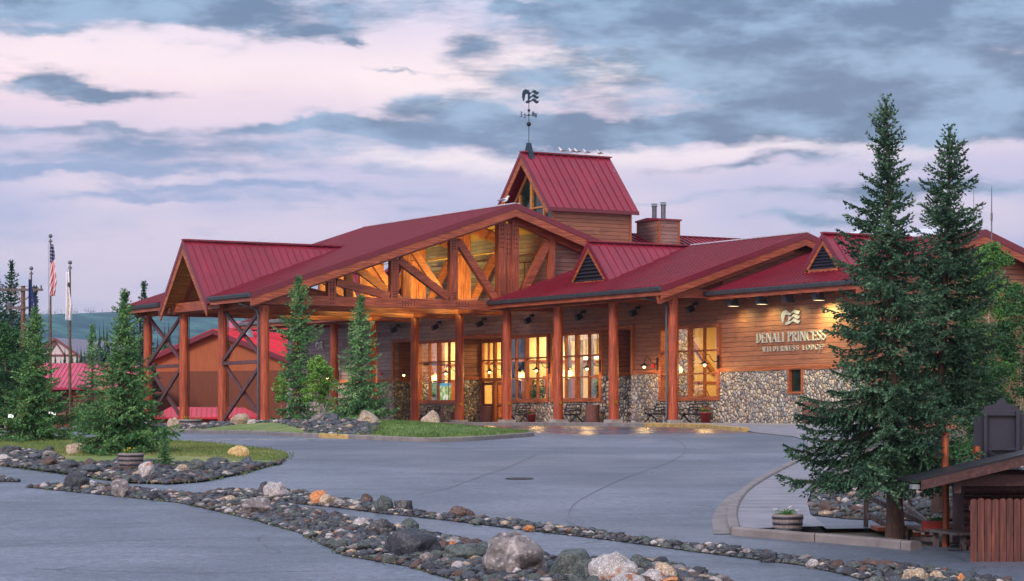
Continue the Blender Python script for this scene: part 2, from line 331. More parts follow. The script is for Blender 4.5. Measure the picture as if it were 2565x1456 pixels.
# the lane by the entrance is wet: smoother between the porch kerb and the planted island
asphalt('asphalt', srgb(95, 106, 122), lambda t, co: t.m('MULTIPLY', t.smooth(t.m('MULTIPLY_ADD', t.noise(co, .3, 3), 5, t.sep(co)[1]), -20, -13), t.smooth(t.m('MULTIPLY_ADD', t.noise(co, .4, 3), 5, t.sep(co)[0]), -17, -12)))
simple('concrete_walk', srgb(128, 128, 138), .55, 0, .18, 1.2, .25, 30); simple('kerb_concrete', srgb(124, 118, 118), .7, 0, .25, 2, .3, 25)
simple('kerb_yellow', srgb(172, 144, 88), .7, 0, .4, 4, .3, 20); simple('line_yellow', srgb(206, 168, 84), .6, 0, .35, 5)
simple('line_pale', srgb(196, 176, 150), .6, 0, .35, 5)
simple('seam_tar', srgb(78, 84, 96), .6, 0, .3, 3)
def ground_mat(name, a, b, c2, sc=.8):
    m, t, p, o = new_mat(name); co = obj_co(t)
    n = t.noise(co, sc, 5, .65); n2 = t.noise(co, 18, 3, .7)
    c = t.ramp(t.m('ADD', t.m('MULTIPLY', n, .62), t.m('MULTIPLY', n2, .38)), [(.36, a), (.5, b), (.64, c2)])
    t.put(p.inputs['Base Color'], c); p.inputs['Roughness'].default_value = .9
    t.put(p.inputs['Normal'], t.bump(n2, .8, .05))
    return m
ground_mat('dirt', srgb(60, 54, 48), srgb(88, 80, 70), srgb(112, 104, 92))
ground_mat('grass_bright', srgb(66, 94, 44), srgb(92, 122, 58), srgb(124, 148, 82), 2.2)
ground_mat('grass_dry', srgb(76, 104, 48), srgb(112, 130, 68), srgb(152, 148, 96), .6)
ground_mat('hill_forest', srgb(16, 44, 52), srgb(38, 80, 84), srgb(84, 134, 118), .03)
ground_mat('gravel_dark', srgb(40, 34, 28), srgb(60, 52, 44), srgb(92, 84, 74), 3)
foliage('needles_light', srgb(52, 90, 60), srgb(98, 142, 92), srgb(150, 188, 124))

# ------------------------------------------------------------------ object helpers
def tag(o, label=None, cat=None, group=None, kind=None):
    if label: o['label'] = label
    if cat: o['category'] = cat
    if group: o['group'] = group
    if kind: o['kind'] = kind
    return o
def thing(name, label, cat, loc=(0, 0, 0), rz=0, group=None):
    o = bpy.data.objects.new(name, None); COL.objects.link(o); o.location = loc; o.rotation_euler = (0, 0, rz); o.empty_display_size = .3
    return tag(o, label, cat, group)
class MB:
    def __init__(s): s.v = []; s.f = []; s.sm = []; s.parts = []
    def add(s, vs, fs, smooth=False):
        b = len(s.v); s.v += [tuple(q) for q in vs]; s.f += [tuple(i + b for i in f) for f in fs]; s.sm += [smooth] * len(fs); s.parts.append((b, len(s.v), len(s.f) - len(fs), len(s.f))); return s
    def box(s, x0, x1, y0, y1, z0, z1):
        if x0 > x1: x0, x1 = x1, x0
        if y0 > y1: y0, y1 = y1, y0
        return s.add([(x0, y0, z0), (x1, y0, z0), (x1, y1, z0), (x0, y1, z0), (x0, y0, z1), (x1, y0, z1), (x1, y1, z1), (x0, y1, z1)],
                     [(0, 3, 2, 1), (4, 5, 6, 7), (0, 1, 5, 4), (1, 2, 6, 5), (2, 3, 7, 6), (3, 0, 4, 7)])
    def beam(s, p0, p1, wd, ht, up=(0, 0, 1)):
        p0 = Vector(p0); p1 = Vector(p1); d = (p1 - p0).normalized(); sd = d.cross(Vector(up)).normalized(); u = sd.cross(d)
        a = sd * wd / 2; b = u * ht / 2
        vs = [p0 - a - b, p0 + a - b, p0 + a + b, p0 - a + b, p1 - a - b, p1 + a - b, p1 + a + b, p1 - a + b]
        return s.add(vs, [(0, 1, 2, 3), (7, 6, 5, 4), (0, 4, 5, 1), (1, 5, 6, 2), (2, 6, 7, 3), (3, 7, 4, 0)])
    def tube(s, pts, rad, n=8, caps=True):
        pts = [Vector(q) for q in pts]; m = len(pts)
        if not isinstance(rad, (list, tuple)): rad = [rad] * m
        t0 = (pts[1] - pts[0]).normalized(); ref = Vector((0, 0, 1)) if abs(t0.z) < .9 else Vector((1, 0, 0)); sd = t0.cross(ref).normalized(); vs = []
        for i in range(m):
            t = (pts[min(i + 1, m - 1)] - pts[max(i - 1, 0)]).normalized(); sd = (sd - t * sd.dot(t)).normalized(); u = t.cross(sd)
            vs += [pts[i] + (sd * math.cos(k * 2 * math.pi / n) + u * math.sin(k * 2 * math.pi / n)) * rad[i] for k in range(n)]
        fs = [(i * n + k, i * n + (k + 1) % n, (i + 1) * n + (k + 1) % n, (i + 1) * n + k) for i in range(m - 1) for k in range(n)]
        s.add(vs, fs, True)
        if caps:
            s.add(vs[:n], [tuple(range(n))[::-1]]); s.add(vs[-n:], [tuple(range(n))])
        return s
    def sphere(s, c, r, n=10, k=6, sq=(1, 1, 1)):
        c = Vector(c); vs = [c + Vector((0, 0, -r * sq[2]))]
        for j in range(1, k):
            a = -math.pi / 2 + math.pi * j / k
            vs += [c + Vector((r * sq[0] * math.cos(a) * math.cos(i * 2 * math.pi / n), r * sq[1] * math.cos(a) * math.sin(i * 2 * math.pi / n), r * sq[2] * math.sin(a))) for i in range(n)]
        vs.append(c + Vector((0, 0, r * sq[2]))); fs = [(0, 1 + (i + 1) % n, 1 + i) for i in range(n)]
        for j in range(k - 2): fs += [(1 + j * n + i, 1 + j * n + (i + 1) % n, 1 + (j + 1) * n + (i + 1) % n, 1 + (j + 1) * n + i) for i in range(n)]
        L = len(vs) - 1; b = 1 + (k - 2) * n; fs += [(b + i, b + (i + 1) % n, L) for i in range(n)]
        return s.add(vs, fs, True)
    def prism(s, poly, O, X, Y, depth):
        """poly of (a, b) in the plane O + a X + b Y, thickened by the vector depth; concave is fine"""
        O = Vector(O); X = Vector(X); Y = Vector(Y); D = Vector(depth)
        P = [O + X * a + Y * b for a, b in poly]; n = len(P)
        tri = geometry.tessellate_polygon([[Vector((a, b, 0)) for a, b in poly]])
        s.add(P + [q + D for q in P], [tuple(t) for t in tri] + [tuple(i + n for i in t[::-1]) for t in tri] + [(i, (i + 1) % n, (i + 1) % n + n, i + n) for i in range(n)])
        return s
    def lathe(s, prof, n=20, c=(0, 0, 0)):
        vs = [(c[0] + r * math.cos(i * 2 * math.pi / n), c[1] + r * math.sin(i * 2 * math.pi / n), c[2] + z) for r, z in prof for i in range(n)]
        return s.add(vs, [(j * n + i, j * n + (i + 1) % n, (j + 1) * n + (i + 1) % n, (j + 1) * n + i) for j in range(len(prof) - 1) for i in range(n)], True)
    def pieces(s, name, mat, parent=None):
        out = []
        for (v0, v1, f0, f1) in s.parts:
            q = MB(); q.v = s.v[v0:v1]; q.f = [tuple(i - v0 for i in f) for f in s.f[f0:f1]]; q.sm = s.sm[f0:f1]; out.append(q.build(name, mat, parent, recalc=True))
        return out
    def build(s, name, mat, parent=None, recalc=False, label=None):
        me = bpy.data.meshes.new(name); me.from_pydata(s.v, [], s.f); me.polygons.foreach_set('use_smooth', s.sm); me.update()
        if recalc:
            import bmesh
            b = bmesh.new(); b.from_mesh(me); bmesh.ops.recalc_face_normals(b, faces=b.faces); b.to_mesh(me); b.free()
        mats = mat if isinstance(mat, (list, tuple)) else [mat]
        for q in mats: me.materials.append(MATS[q] if isinstance(q, str) else q)
        o = bpy.data.objects.new(name, me); COL.objects.link(o)
        if parent: o.parent = parent
        if label: o['label'] = label
        return o
def copy_tree(o, parent=None):
    c = o.copy(); COL.objects.link(c); c.parent = parent
    for ch in list(o.children): copy_tree(ch, c)
    return c
def np_mesh(name, tris, mat, parent=None, smooth=False):
    """tris: (n,3,3) array"""
    n = len(tris); me = bpy.data.meshes.new(name); me.vertices.add(n * 3); me.vertices.foreach_set('co', tris.astype(np.float32).ravel())
    me.loops.add(n * 3); me.loops.foreach_set('vertex_index', np.arange(n * 3, dtype=np.int32)); me.polygons.add(n)
    me.polygons.foreach_set('loop_start', np.arange(0, n * 3, 3, dtype=np.int32)); me.polygons.foreach_set('loop_total', np.full(n, 3, dtype=np.int32))
    me.update(calc_edges=True); me.materials.append(MATS[mat]); o = bpy.data.objects.new(name, me); COL.objects.link(o)
    if parent: o.parent = parent
    return o

# ------------------------------------------------------------------ terrain height and image bearings
KY = [0, 20, 30, 38, 47, 63, 80, 90, 100, 112, 125, 160, 400, 1200, 30000]
KZ = [-3.6, -3.35, -3.0, -2.68, -2.30, -1.62, -.98, -.66, -.46, -.37, -.345, -.45, -1.6, -4, -60]
def _tan(i):
    if i == 0 or i == len(KY) - 1: return 0.01
    return (KZ[i + 1] - KZ[i - 1]) / (KY[i + 1] - KY[i - 1])
KT = [_tan(i) for i in range(len(KY))]
def ss(x, a, b):
    t = max(0., min(1., (x - a) / (b - a))); return t * t * (3 - 2 * t)
def gz_cam(X, Y):
    Y = max(Y, 0); i = 0
    while i < len(KY) - 2 and Y > KY[i + 1]: i += 1
    h = KY[i + 1] - KY[i]; t = min(1, (Y - KY[i]) / h); t2 = t * t; t3 = t2 * t
    z = (2 * t3 - 3 * t2 + 1) * KZ[i] + (t3 - 2 * t2 + t) * h * KT[i] + (3 * t2 - 2 * t3) * KZ[i + 1] + (t3 - t2) * h * KT[i + 1]
    return z - .22 * ss(-X, 4, 14) * ss(Y, 82, 105)
def to_cam(x, y):
    d = Vector((x, y, 0)) - EYE; return d.dot(RT), d.dot(FW)
def gz(x, y): return gz_cam(*to_cam(x, y))
def cw(X, Y, z=0):
    p = EYE + RT * X + FW * Y; return Vector((p.x, p.y, z))
def gp(u, v, dz=0.0):
    """point of the ground (raised by dz) seen on the bearing u, v"""
    r = (u - PX) / FP; k = (PY - v) / FP; lo, hi = 24.0, 24.0
    f = lambda Y: gz_cam(r * Y, Y) + dz - k * Y
    while f(hi) < 0 and hi < 395: lo = hi; hi += 1.0
    for _ in range(30):
        m = (lo + hi) / 2
        if f(m) < 0: lo = m
        else: hi = m
    return cw(r * hi, hi, gz_cam(r * hi, hi))
def at(u, Y, z=None):
    """point on bearing u at distance Y, on the ground unless z is given"""
    X = (u - PX) / FP * Y
    return cw(X, Y, gz_cam(X, Y) if z is None else z)
def dist_of(p): return to_cam(p[0], p[1])[1]
def hz(v, Y): return (PY - v) / FP * Y

def resample(poly, step, closed=True):
    out = []; n = len(poly)
    for i in range(n if closed else n - 1):
        a = Vector(poly[i][:2]); b = Vector(poly[(i + 1) % n][:2]); k = max(1, int((b - a).length / step))
        out += [a + (b - a) * j / k for j in range(k)]
    if not closed: out.append(Vector(poly[-1][:2]))
    return out
def smooth_line(pts, closed=False, k=6):
    P = [Vector(q[:2]) for q in pts]; n = len(P); out = []
    for i in range(n if closed else n - 1):
        g = (lambda j: P[j % n]) if closed else (lambda j: P[max(0, min(n - 1, j))])
        a, b, c, d = g(i - 1), g(i), g(i + 1), g(i + 2)
        for j in range(k):
            t = j / k; out.append(.5 * ((2 * b) + (c - a) * t + (2 * a - 5 * b + 4 * c - d) * t * t + (3 * b - a - 3 * c + d) * t ** 3))
    if not closed: out.append(P[-1])
    return out
def inside(p, poly):
    x, y = p[0], p[1]; c = False; n = len(poly); j = n - 1
    for i in range(n):
        xi, yi = poly[i][0], poly[i][1]; xj, yj = poly[j][0], poly[j][1]
        if (yi > y) != (yj > y) and x < (xj - xi) * (y - yi) / (yj - yi) + xi: c = not c
        j = i
    return c
def edge_dist(p, A, B):
    P = np.array([p[0], p[1]]); d = B - A; t = np.clip(((P - A) * d).sum(1) / np.maximum((d * d).sum(1), 1e-9), 0, 1)
    q = A + d * t[:, None] - P; return math.sqrt((q * q).sum(1).min())
def drape(name, poly, zf, mat, step=1.5, kind='structure', parent=None):
    P = [Vector(q[:2]) for q in poly]; P = resample(P, step)
    xs = [q.x for q in P]; ys = [q.y for q in P]; V = list(P); fA = np.array([[q.x, q.y] for q in P]); fB = np.roll(fA, -1, 0)
    x = min(xs)
    while x < max(xs):
        y = min(ys)
        while y < max(ys):
            if inside((x, y), P) and edge_dist((x, y), fA, fB) > step * .35: V.append(Vector((x, y)))
            y += step
        x += step
    r = geometry.delaunay_2d_cdt(V, [], [list(range(len(P)))], 1, 1e-4)
    mb = MB(); mb.add([(q.x, q.y, zf(q.x, q.y)) for q in r[0]], [tuple(f) for f in r[2]], True)
    o = mb.build(name, mat, parent, recalc=False)
    me = o.data
    if me.polygons and me.polygons[0].normal.z < 0: me.flip_normals()
    if kind: o['kind'] = kind
    return o
def kerb(name, line, wd, ht, mat, zf=gz, label=None, sink=.12, joints=3.0):
    """raised kerb swept along a line; cut by joints into slabs of one mesh"""
    L = resample(line, .6, False); mb = MB(); acc = 0; n = len(L); nor = []
    for i in range(n):
        t = (L[min(i + 1, n - 1)] - L[max(i - 1, 0)]).normalized(); nor.append(Vector((-t.y, t.x)))
    for i in range(n - 1):
        a, b = L[i], L[i + 1]; acc += (b - a).length; gapb = .02 if acc > joints else 0
        if gapb: b2 = b - (b - a).normalized() * gapb; acc = 0
        else: b2 = b
        prof = [(-wd / 2, -sink), (-wd / 2, ht - .03), (-wd / 2 + .03, ht), (wd / 2 - .03, ht), (wd / 2, ht - .03), (wd / 2, -sink)]
        vs = []
        for q, nn in ((a, nor[i]), (b2, nor[i + 1])):
            vs += [(q.x + nn.x * o_, q.y + nn.y * o_, zf(q.x, q.y) + h) for o_, h in prof]
        mb.add(vs, [(j, j + 6, j + 7, j + 1) for j in range(5)] + [(0, 1, 2, 3, 4, 5), (11, 10, 9, 8, 7, 6)])
    o = mb.build(name, mat, recalc=True); o['kind'] = 'structure'
    return o

# ------------------------------------------------------------------ setting: ground, paving, kerbs
PORCH = .17
def world_grid():
    mb = MB(); ys = [8, 16, 24] + [30 + 3 * i for i in range(36)] + [145, 165, 190, 220, 260, 320, 400, 600, 900, 1000, 1600, 3080]
    N = 44; vs = []
    for Y in [-60, -20] + ys:
        half = max(45, Y * .75)
        for i in range(N + 1):
            X = -half + 2 * half * i / N; z = gz_cam(X, max(Y, 0)) - .07
            vs.append(cw(X, Y, z))
    M = len(ys) + 2
    mb.add(vs, [(j * (N + 1) + i, j * (N + 1) + i + 1, (j + 1) * (N + 1) + i + 1, (j + 1) * (N + 1) + i) for j in range(M - 1) for i in range(N)], True)
    o = mb.build('ground', 'dirt'); o['kind'] = 'structure'
world_grid()
asp = [cw(-22, 20), cw(26, 20), cw(24, 42), at(2600, 43.5), at(2294, 44.6), at(2073, 46.5), at(1849, 48), at(1812, 49.0), at(1806, 51), at(1816, 54), at(1850, 58), at(1925, 63), at(1993, 72), at(2030, 80), at(2038, 85), at(2028, 89.0), cw(13.0, 92), cw(12, 97), cw(8, 104),
       (0, -4), (-1.9, 2), (-2.2, 16), (-2.2, 60), (-12, 75), cw(-60, 172), cw(-70, 165), cw(-60, 120), cw(-45, 90), cw(-30, 60), cw(-25, 40)]
drape('driveway', asp, lambda x, y: gz(x, y), 'asphalt', 1.6)

gut_l = smooth_line([gp(1787.7, 1339), gp(1784, 1317), gp(1785, 1297), gp(1797.5, 1273), gp(1829, 1242.7), gp(1907, 1205), gp(1975.7, 1158.5), gp(2010, 1133), gp(2023, 1113), gp(2014, 1103), gp(1980, 1093), gp(1920, 1087), gp(1880, 1084)], k=4)
krb_l = smooth_line([gp(1842, 1339), gp(1835, 1312), gp(1837, 1285), gp(1848, 1261), gp(1876, 1231), gp(1938, 1193), gp(2006, 1158.5), gp(2060, 1128), gp(2095, 1108)], k=4)
yel_l = smooth_line([gp(1872, 1081.5), gp(1838, 1079), gp(1795, 1075.4), gp(1757, 1072.4), (-2.5, -2.0), (-2.3, 2), (-2.3, 10), (-2.3, 30), (-2.3, 52)], k=5)
# gutter pan between asphalt and kerb, sidewalk behind the kerb, porch floor: three sheets
drape('gutter_pan', list(gut_l) + list(krb_l)[::-1], lambda x, y: gz(x, y) + .012, 'kerb_concrete', 1.0)
walk_r = [gp(2069, 1330), gp(2030, 1300), gp(2022, 1268), gp(2036, 1228), gp(2075, 1180), gp(2150, 1125), at(2230, 84)]
def walk_z(x, y):
    Y = to_cam(x, y)[1]; return gz(x, y) + .10 + (PORCH - .10) * ss(Y, 84, 98)
drape('sidewalk', [gp(1846, 1337)] + list(krb_l)[1:] + [at(2230, 84)] + walk_r[::-1][1:], lambda x, y: gz(x, y) + .10, 'concrete_walk', 1.2)
apron = [gp(2023, 1113), gp(2060, 1128), gp(2095, 1108), at(2230, 84), at(2240, 96), (2.95, -11), (2.95, 56), (-2.25, 56), (-2.25, 30), (-2.25, 10), (-2.25, 2), (-2.45, -2.0), gp(1757, 1072.4), gp(1795, 1075.4), gp(1838, 1079), gp(1872, 1081.5), gp(1900, 1085.5), gp(1950, 1090), gp(1985, 1093.5), gp(2014, 1103)]
def apron_z(x, y):
    e2 = [gp(1880, 1083), gp(1900, 1085.5), gp(1950, 1090), gp(1985, 1093.5), gp(2014, 1103), gp(2023, 1113), gp(2060, 1128)]; E0 = np.array([[q.x, q.y] for q in e2[:-1]]); E1 = np.array([[q.x, q.y] for q in e2[1:]])
    if y < -6 and edge_dist((x, y), E0, E1) < 4: return gz(x, y) + .02 + (PORCH - .02) * ss(edge_dist((x, y), E0, E1), .3, 4) * (1 - .0)
    A = np.array([[q[0], q[1]] for q in yel_l[:-1]]); B = np.array([[q[0], q[1]] for q in yel_l[1:]])
    return gz(x, y) + .02 + (PORCH - .02) * (1 - ss(edge_dist((x, y), A, B) - 90, 2.0, 6.0))
drape('porch_floor', apron, apron_z, 'concrete_walk', 1.0)
kerb('kerb', krb_l, .22, .15, 'kerb_concrete', joints=2.4)
kerb('kerb', yel_l[:22], .16, .185, 'kerb_yellow', joints=2.2)
kerb('kerb', yel_l[21:], .16, .185, 'kerb_concrete', joints=3.0)
kerb('kerb', smooth_line([gp(1846, 1340), gp(1900, 1345), gp(1941, 1348), gp(2004, 1354), gp(2073, 1358), gp(2140, 1364), gp(2206, 1369), gp(2294, 1378)], k=3), .30, .16, 'kerb_concrete', joints=2.0)
def joint_lines():      # grooves across the walk, each slab 1.5 m
    mb = MB()
    for i in range(3, 30):
        t = i / 30; Y = 48.4 + 30 * t
        L = min(krb_l, key=lambda q: abs(to_cam(q.x, q.y)[1] - Y)); Xl = to_cam(L.x, L.y)[0] + .15
        rr = sorted(walk_r, key=lambda q: to_cam(q[0], q[1])[1]); Xr = np.interp(Y, [to_cam(q[0], q[1])[1] for q in rr], [to_cam(q[0], q[1])[0] for q in rr]) - .05
        if Xr - Xl < .5: continue
        P = [cw(Xl + (Xr - Xl) * j / 8, Y, 0) for j in range(9)]
        for a, b in zip(P, P[1:]):
            q = [(a.x, a.y), (b.x, b.y), (b.x + FW.x * .028, b.y + FW.y * .028), (a.x + FW.x * .028, a.y + FW.y * .028)]
            mb.add([(x, y, gz(x, y) + .106) for x, y in q], [(0, 1, 2, 3)])
    o = mb.build('sidewalk_joints', 'soil'); o['kind'] = 'structure'
joint_lines()
def strips(name, segs, wd, mat):
    mb = MB()
    for a, b in segs:
        a = Vector(a[:2]); b = Vector(b[:2]); d = (b - a); n = max(1, int(d.length)); s_ = Vector((-d.y, d.x)).normalized() * wd / 2
        for i in range(n):
            p = a + d * i / n; q = a + d * (i + 1) / n
            mb.add([(c.x, c.y, gz(c.x, c.y) + .006) for c in (p - s_, q - s_, q + s_, p + s_)], [(0, 1, 2, 3)])
    o = mb.build(name, mat); o['kind'] = 'structure'
strips('road_markings', [((-3.0, -3.5 + 1.9 * i), (-7.2, -1.2 + 1.9 * i)) for i in range(9)] + [((-7.2, -2), (-7.0, 17)), ((-3.6, 16), (-7.2, 20))], .11, 'line_yellow')
strips('road_markings', [(gp(752 + 52 * i - 210, 1104.2 - i * .6), gp(790 + 52 * i - 210, 1101.2 - i * .6)) for i in range(-3, 7)], .12, 'line_pale')

strips('road_seams', [s_ for L_ in ([(1676, 1098), (1700, 1106), (1716, 1120), (1712, 1136), (1690, 1152), (1640, 1172), (1560, 1200), (1500, 1228), (1440, 1262), (1425, 1290)], [(1414, 1300), (1440, 1316), (1500, 1326), (1570, 1330)], [(1357, 1133), (1320, 1150), (1270, 1172), (1200, 1196), (1120, 1224), (1040, 1240)],
    [(0, 1278), (260, 1280), (520, 1284), (700, 1300)], [(0, 1370), (200, 1358), (420, 1352), (600, 1347), (760, 1350)], [(80, 1425), (300, 1432), (520, 1436), (820, 1430)], [(1780, 1408), (1960, 1420), (2150, 1440)]) for P__ in [smooth_line([gp(u, v) for u, v in L_], k=4)] for s_ in zip(P__, P__[1:])], .022, 'seam_tar')
# manhole cover
mh = MB(); c0 = gp(1301, 1200); mh.lathe([(0, .0), (.34, .0), (.36, -.01), (.36, .012), (.39, .012), (.39, -.05)], 28)
for i in range(-5, 6):
    for j in range(-5, 6):
        if i * i + j * j < 26: mh.box(i * .06 - .018, i * .06 + .018, j * .06 - .018, j * .06 + .018, .002, .010)
o = mh.build('manhole_cover', 'black_metal', recalc=True); o.location = (c0.x, c0.y, gz(c0.x, c0.y) + .004)
nx_ = Vector((0, 0, 1)); o.rotation_euler = (0, 0, 0)
sl = (gz(c0.x + FW.x, c0.y + FW.y) - gz(c0.x - FW.x, c0.y - FW.y)) / 2
o.rotation_euler = Vector((-sl * FW.x, -sl * FW.y, 1)).to_track_quat('Z', 'Y').to_euler()
tag(o, 'round iron manhole cover in the middle of the driveway', 'manhole cover')

# ------------------------------------------------------------------ the lodge
lodge = thing('lodge', 'long timber lodge with crimson metal roofs, log columns, river stone base and a truss canopy', 'building', (0, 0, 0))
def roof(name, mat, s0, s1, lo, hi, zf, axis='y', sp=.42, thick=.14, ribs=True, parent=lodge):
    mb = MB(); n = max(1, round((s1 - s0) / sp)); P = (lambda t, s, z: (t, s, z)) if axis == 'y' else (lambda t, s, z: (s, t, z))
    for i in range(n):
        a = s0 + (s1 - s0) * i / n; b = s0 + (s1 - s0) * (i + 1) / n
        la, lb, ha, hb = lo(a), lo(b), hi(a), hi(b)
        top = [P(la, a, zf(la)), P(ha, a, zf(ha)), P(hb, b, zf(hb)), P(lb, b, zf(lb))]
        bot = [(x, y, z - thick) for x, y, z in top]
        mb.add(top + bot, [(0, 1, 2, 3), (7, 6, 5, 4), (0, 4, 5, 1), (2, 6, 7, 3), (1, 5, 6, 2), (3, 7, 4, 0)])
        if ribs and abs(ha - la) > .1:
            c = a + (b - a) * .02
            mb.add([P(la, c, zf(la) + .001), P(ha, c, zf(ha) + .001), P(ha, c, zf(ha) + .085), P(la, c, zf(la) + .085), P(la, c + .07, zf(la) + .001), P(ha, c + .07, zf(ha) + .001), P(ha, c + .07, zf(ha) + .085), P(la, c + .07, zf(la) + .085)],
                   [(0, 1, 2, 3), (7, 6, 5, 4), (3, 2, 6, 7), (0, 3, 7, 4), (1, 5, 6, 2)])
    return mb.build(name, mat, parent, recalc=True)
K = lambda v: (lambda s: v)
PIT = .3345
# --- canopy (porte-cochere): ridge along y at x = 0
ZR = 11.66; Y0, Y1 = 15.0, 33.0; XE = -15.7
zl = lambda x: ZR + PIT * x
DY, DZ, DH = 23.8, 9.66, 3.25            # big dormer: centre, ridge height, half width
DXR = (DZ - ZR) / PIT
def main_lo(y):
    d = abs(y - DY)
    return XE if d >= DH else DXR + (XE - DXR) * d / DH
roof('roof', 'roof_crimson', Y0, Y1, main_lo, K(0), zl, sp=.42)
roof('soffit', 'soffit_wood', Y0 + .25, Y1 - .25, lambda y: main_lo(y) + .4, K(-.02), lambda x: zl(x) - .16, ribs=False, thick=.06, sp=1.2)
zr_ = lambda x: ZR - PIT * x
roof('roof', 'roof_crimson', Y0, Y1, K(0), K(15), zr_, sp=.42)
roof('soffit', 'soffit_wood', Y0 + .25, Y1 - .25, K(.02), K(14.8), lambda x: zr_(x) - .16, ribs=False, thick=.06, sp=1.2)
# dormer slopes
def dormer(xf, xb, yc, half, zr2, zb, mat='roof_crimson_x', wood=.24, over=.35, sp=.42, open_front=False, parent=lodge, flip=1):
    """gabled dormer: ridge along x from xf back to xb; its foot line rises along the valley"""
    d = thing('dormer', None, None); d.parent = parent
    if 'label' in d: del d['label']
    n = max(3, round((xb - xf) / sp))
    for sgn in (1, -1):
        mb = MB()
        g = lambda x: (yc + sgn * half * (1 - (x - xf) / (xb - xf)), zb + (zr2 - zb) * (x - xf) / (xb - xf))
        for i in range(n):
            a = xf + (xb - xf) * i / n; b = xf + (xb - xf) * (i + 1) / n
            ya, za = g(a); yb, zb_ = g(b)
            top = [(a, yc, zr2), (b, yc, zr2), (b, yb, zb_ + .03), (a, ya, za + .03)]
            mb.add(top + [(x, y, z - .12) for x, y, z in top], [(0, 1, 2, 3), (7, 6, 5, 4), (0, 4, 5, 1), (3, 2, 6, 7), (0, 3, 7, 4)])
            k = Vector((0, ya - yc, za - zr2)); L = k.length
            if L > .3:
                nrm = Vector((0, -k.z, k.y)).normalized(); nrm = nrm if nrm.z > 0 else -nrm
                p0 = Vector((a + .03, yc, zr2)) + nrm * .025; mb.beam(p0 + k * .03, p0 + k * .97, .045, .05, up=nrm)
        mb.build('dormer_roof', mat, d, recalc=True)
    mb = MB(); mb.beam((xf - .03, yc, zr2 + .05), (xb + .2, yc, zr2 + .05), .34, .07); mb.build('ridge_cap', mat, d)
    # fascia
    sl = (zr2 - zb) / half; mb = MB(); mw = MB()
    for sgn in (1, -1):
        Yd = (0, sgn, 0); e = .22
        mb.prism([(0, .06), (half + .12, -(half + .12) * sl + .06), (half + .12, -(half + .12) * sl - e), (0, -e * 1.25)], (xf - .05, yc, zr2), Yd, (0, 0, 1), (.05, 0, 0))
        mw.prism([(0, -e * 1.25 - .002), (half + .1, -(half + .1) * sl - e - .002), (half - .02, -(half - .02) * sl - e - wood), (0, -e - wood * 1.35)], (xf - .02, yc, zr2), Yd, (0, 0, 1), (.07, 0, 0))
    mb.build('fascia', 'roof_maroon', d, recalc=True); mw.build('fascia', 'trim_wood', d, recalc=True)
    return d
big = dormer(-15.75, DXR, DY, DH, DZ, 6.05, wood=.42)
mb = MB()        # boarded underside of the big dormer
for sgn in (1, -1):
    mb.add([(-15.55, DY, DZ - .3), (DXR - 2.2, DY, DZ - .3), (DXR - 2.2, DY + sgn * .6, DZ - 1.0), (-15.55, DY + sgn * (DH - .25), 6.1)], [(0, 1, 2, 3)])
mb.build('soffit', 'soffit_wood', big)
mb = MB(); mb.box(-14.7, -14.4, DY - .18, DY + .18, 6.3, 9.2); mb.beam((-14.55, DY - .1, 9.1), (-14.55, DY - 2.9, 6.25), .2, .26); mb.beam((-14.55, DY + .1, 9.1), (-14.55, DY + 2.9, 6.25), .2, .26)
mb.build('king_post', 'timber_z', big)
mb = MB(); mb.beam((-15.0, DY - 3.6, 6.12), (-15.0, DY + 3.6, 6.12), .34, .5)
for s_ in (-1, 1):
    for a_ in (-.1, .1):
        for b_ in (-.1, .1): mb.sphere((-15.19, DY + s_ * 1.9 + a_, 6.12 + b_), .035, 6, 4)
mb.build('collar_beam', 'timber_y', big)

def rake(name_y, pts, e=.24, wood=.42, setback=.06, thick=.08):
    """metal and timber fascia along a gable edge in the plane y = name_y; pts (x, z) from eave over ridge to eave"""
    mb = MB(); mw = MB()
    for (xa, za), (xb, zb) in zip(pts, pts[1:]):
        mb.prism([(xa, za + .06), (xb, zb + .06), (xb, zb - e), (xa, za - e)], (0, name_y - .02, 0), (1, 0, 0), (0, 0, 1), (0, .06, 0))
        mw.prism([(xa, za - e - .002), (xb, zb - e - .002), (xb, zb - e - wood), (xa, za - e - wood)], (0, name_y + setback - .05, 0), (1, 0, 0), (0, 0, 1), (0, thick, 0))
    mb.build('fascia', 'roof_maroon', lodge, recalc=True); mw.build('fascia', 'timber_x', lodge, recalc=True)
rake(Y0, [(XE, zl(XE)), (0, ZR), (14, zr_(14))])
rake(Y1 + .1, [(XE, zl(XE)), (0, ZR), (14, zr_(14))])
def ridge_cap(p0, p1, mat='ridge_metal'):
    mb = MB(); mb.beam(p0, p1, .42, .06); mb.build('ridge_cap', mat, lodge)
ridge_cap((0, Y0 - .02, ZR + .05), (0, Y1, ZR + .05))
def gutter(x, y0, y1, z, mat='gutter'):
    mb = MB(); mb.prism([(0, 0), (-.19, 0), (-.19, -.05), (-.15, -.20), (0, -.22)], (x, y0, z), (1, 0, 0), (0, 0, 1), (0, y1 - y0, 0)); g = mb.build('gutter', mat, lodge, recalc=True)
    mb = MB(); mb.box(x + .004, x + .10, y0 + .1, y1 - .1, z - .42, z - .03); mb.build('fascia', 'timber_y', lodge); return g
gutter(XE + .02, Y0 + .02, DY - DH - .15, zl(XE) + .03); gutter(XE + .02, DY + DH + .15, Y1, zl(XE) + .03)

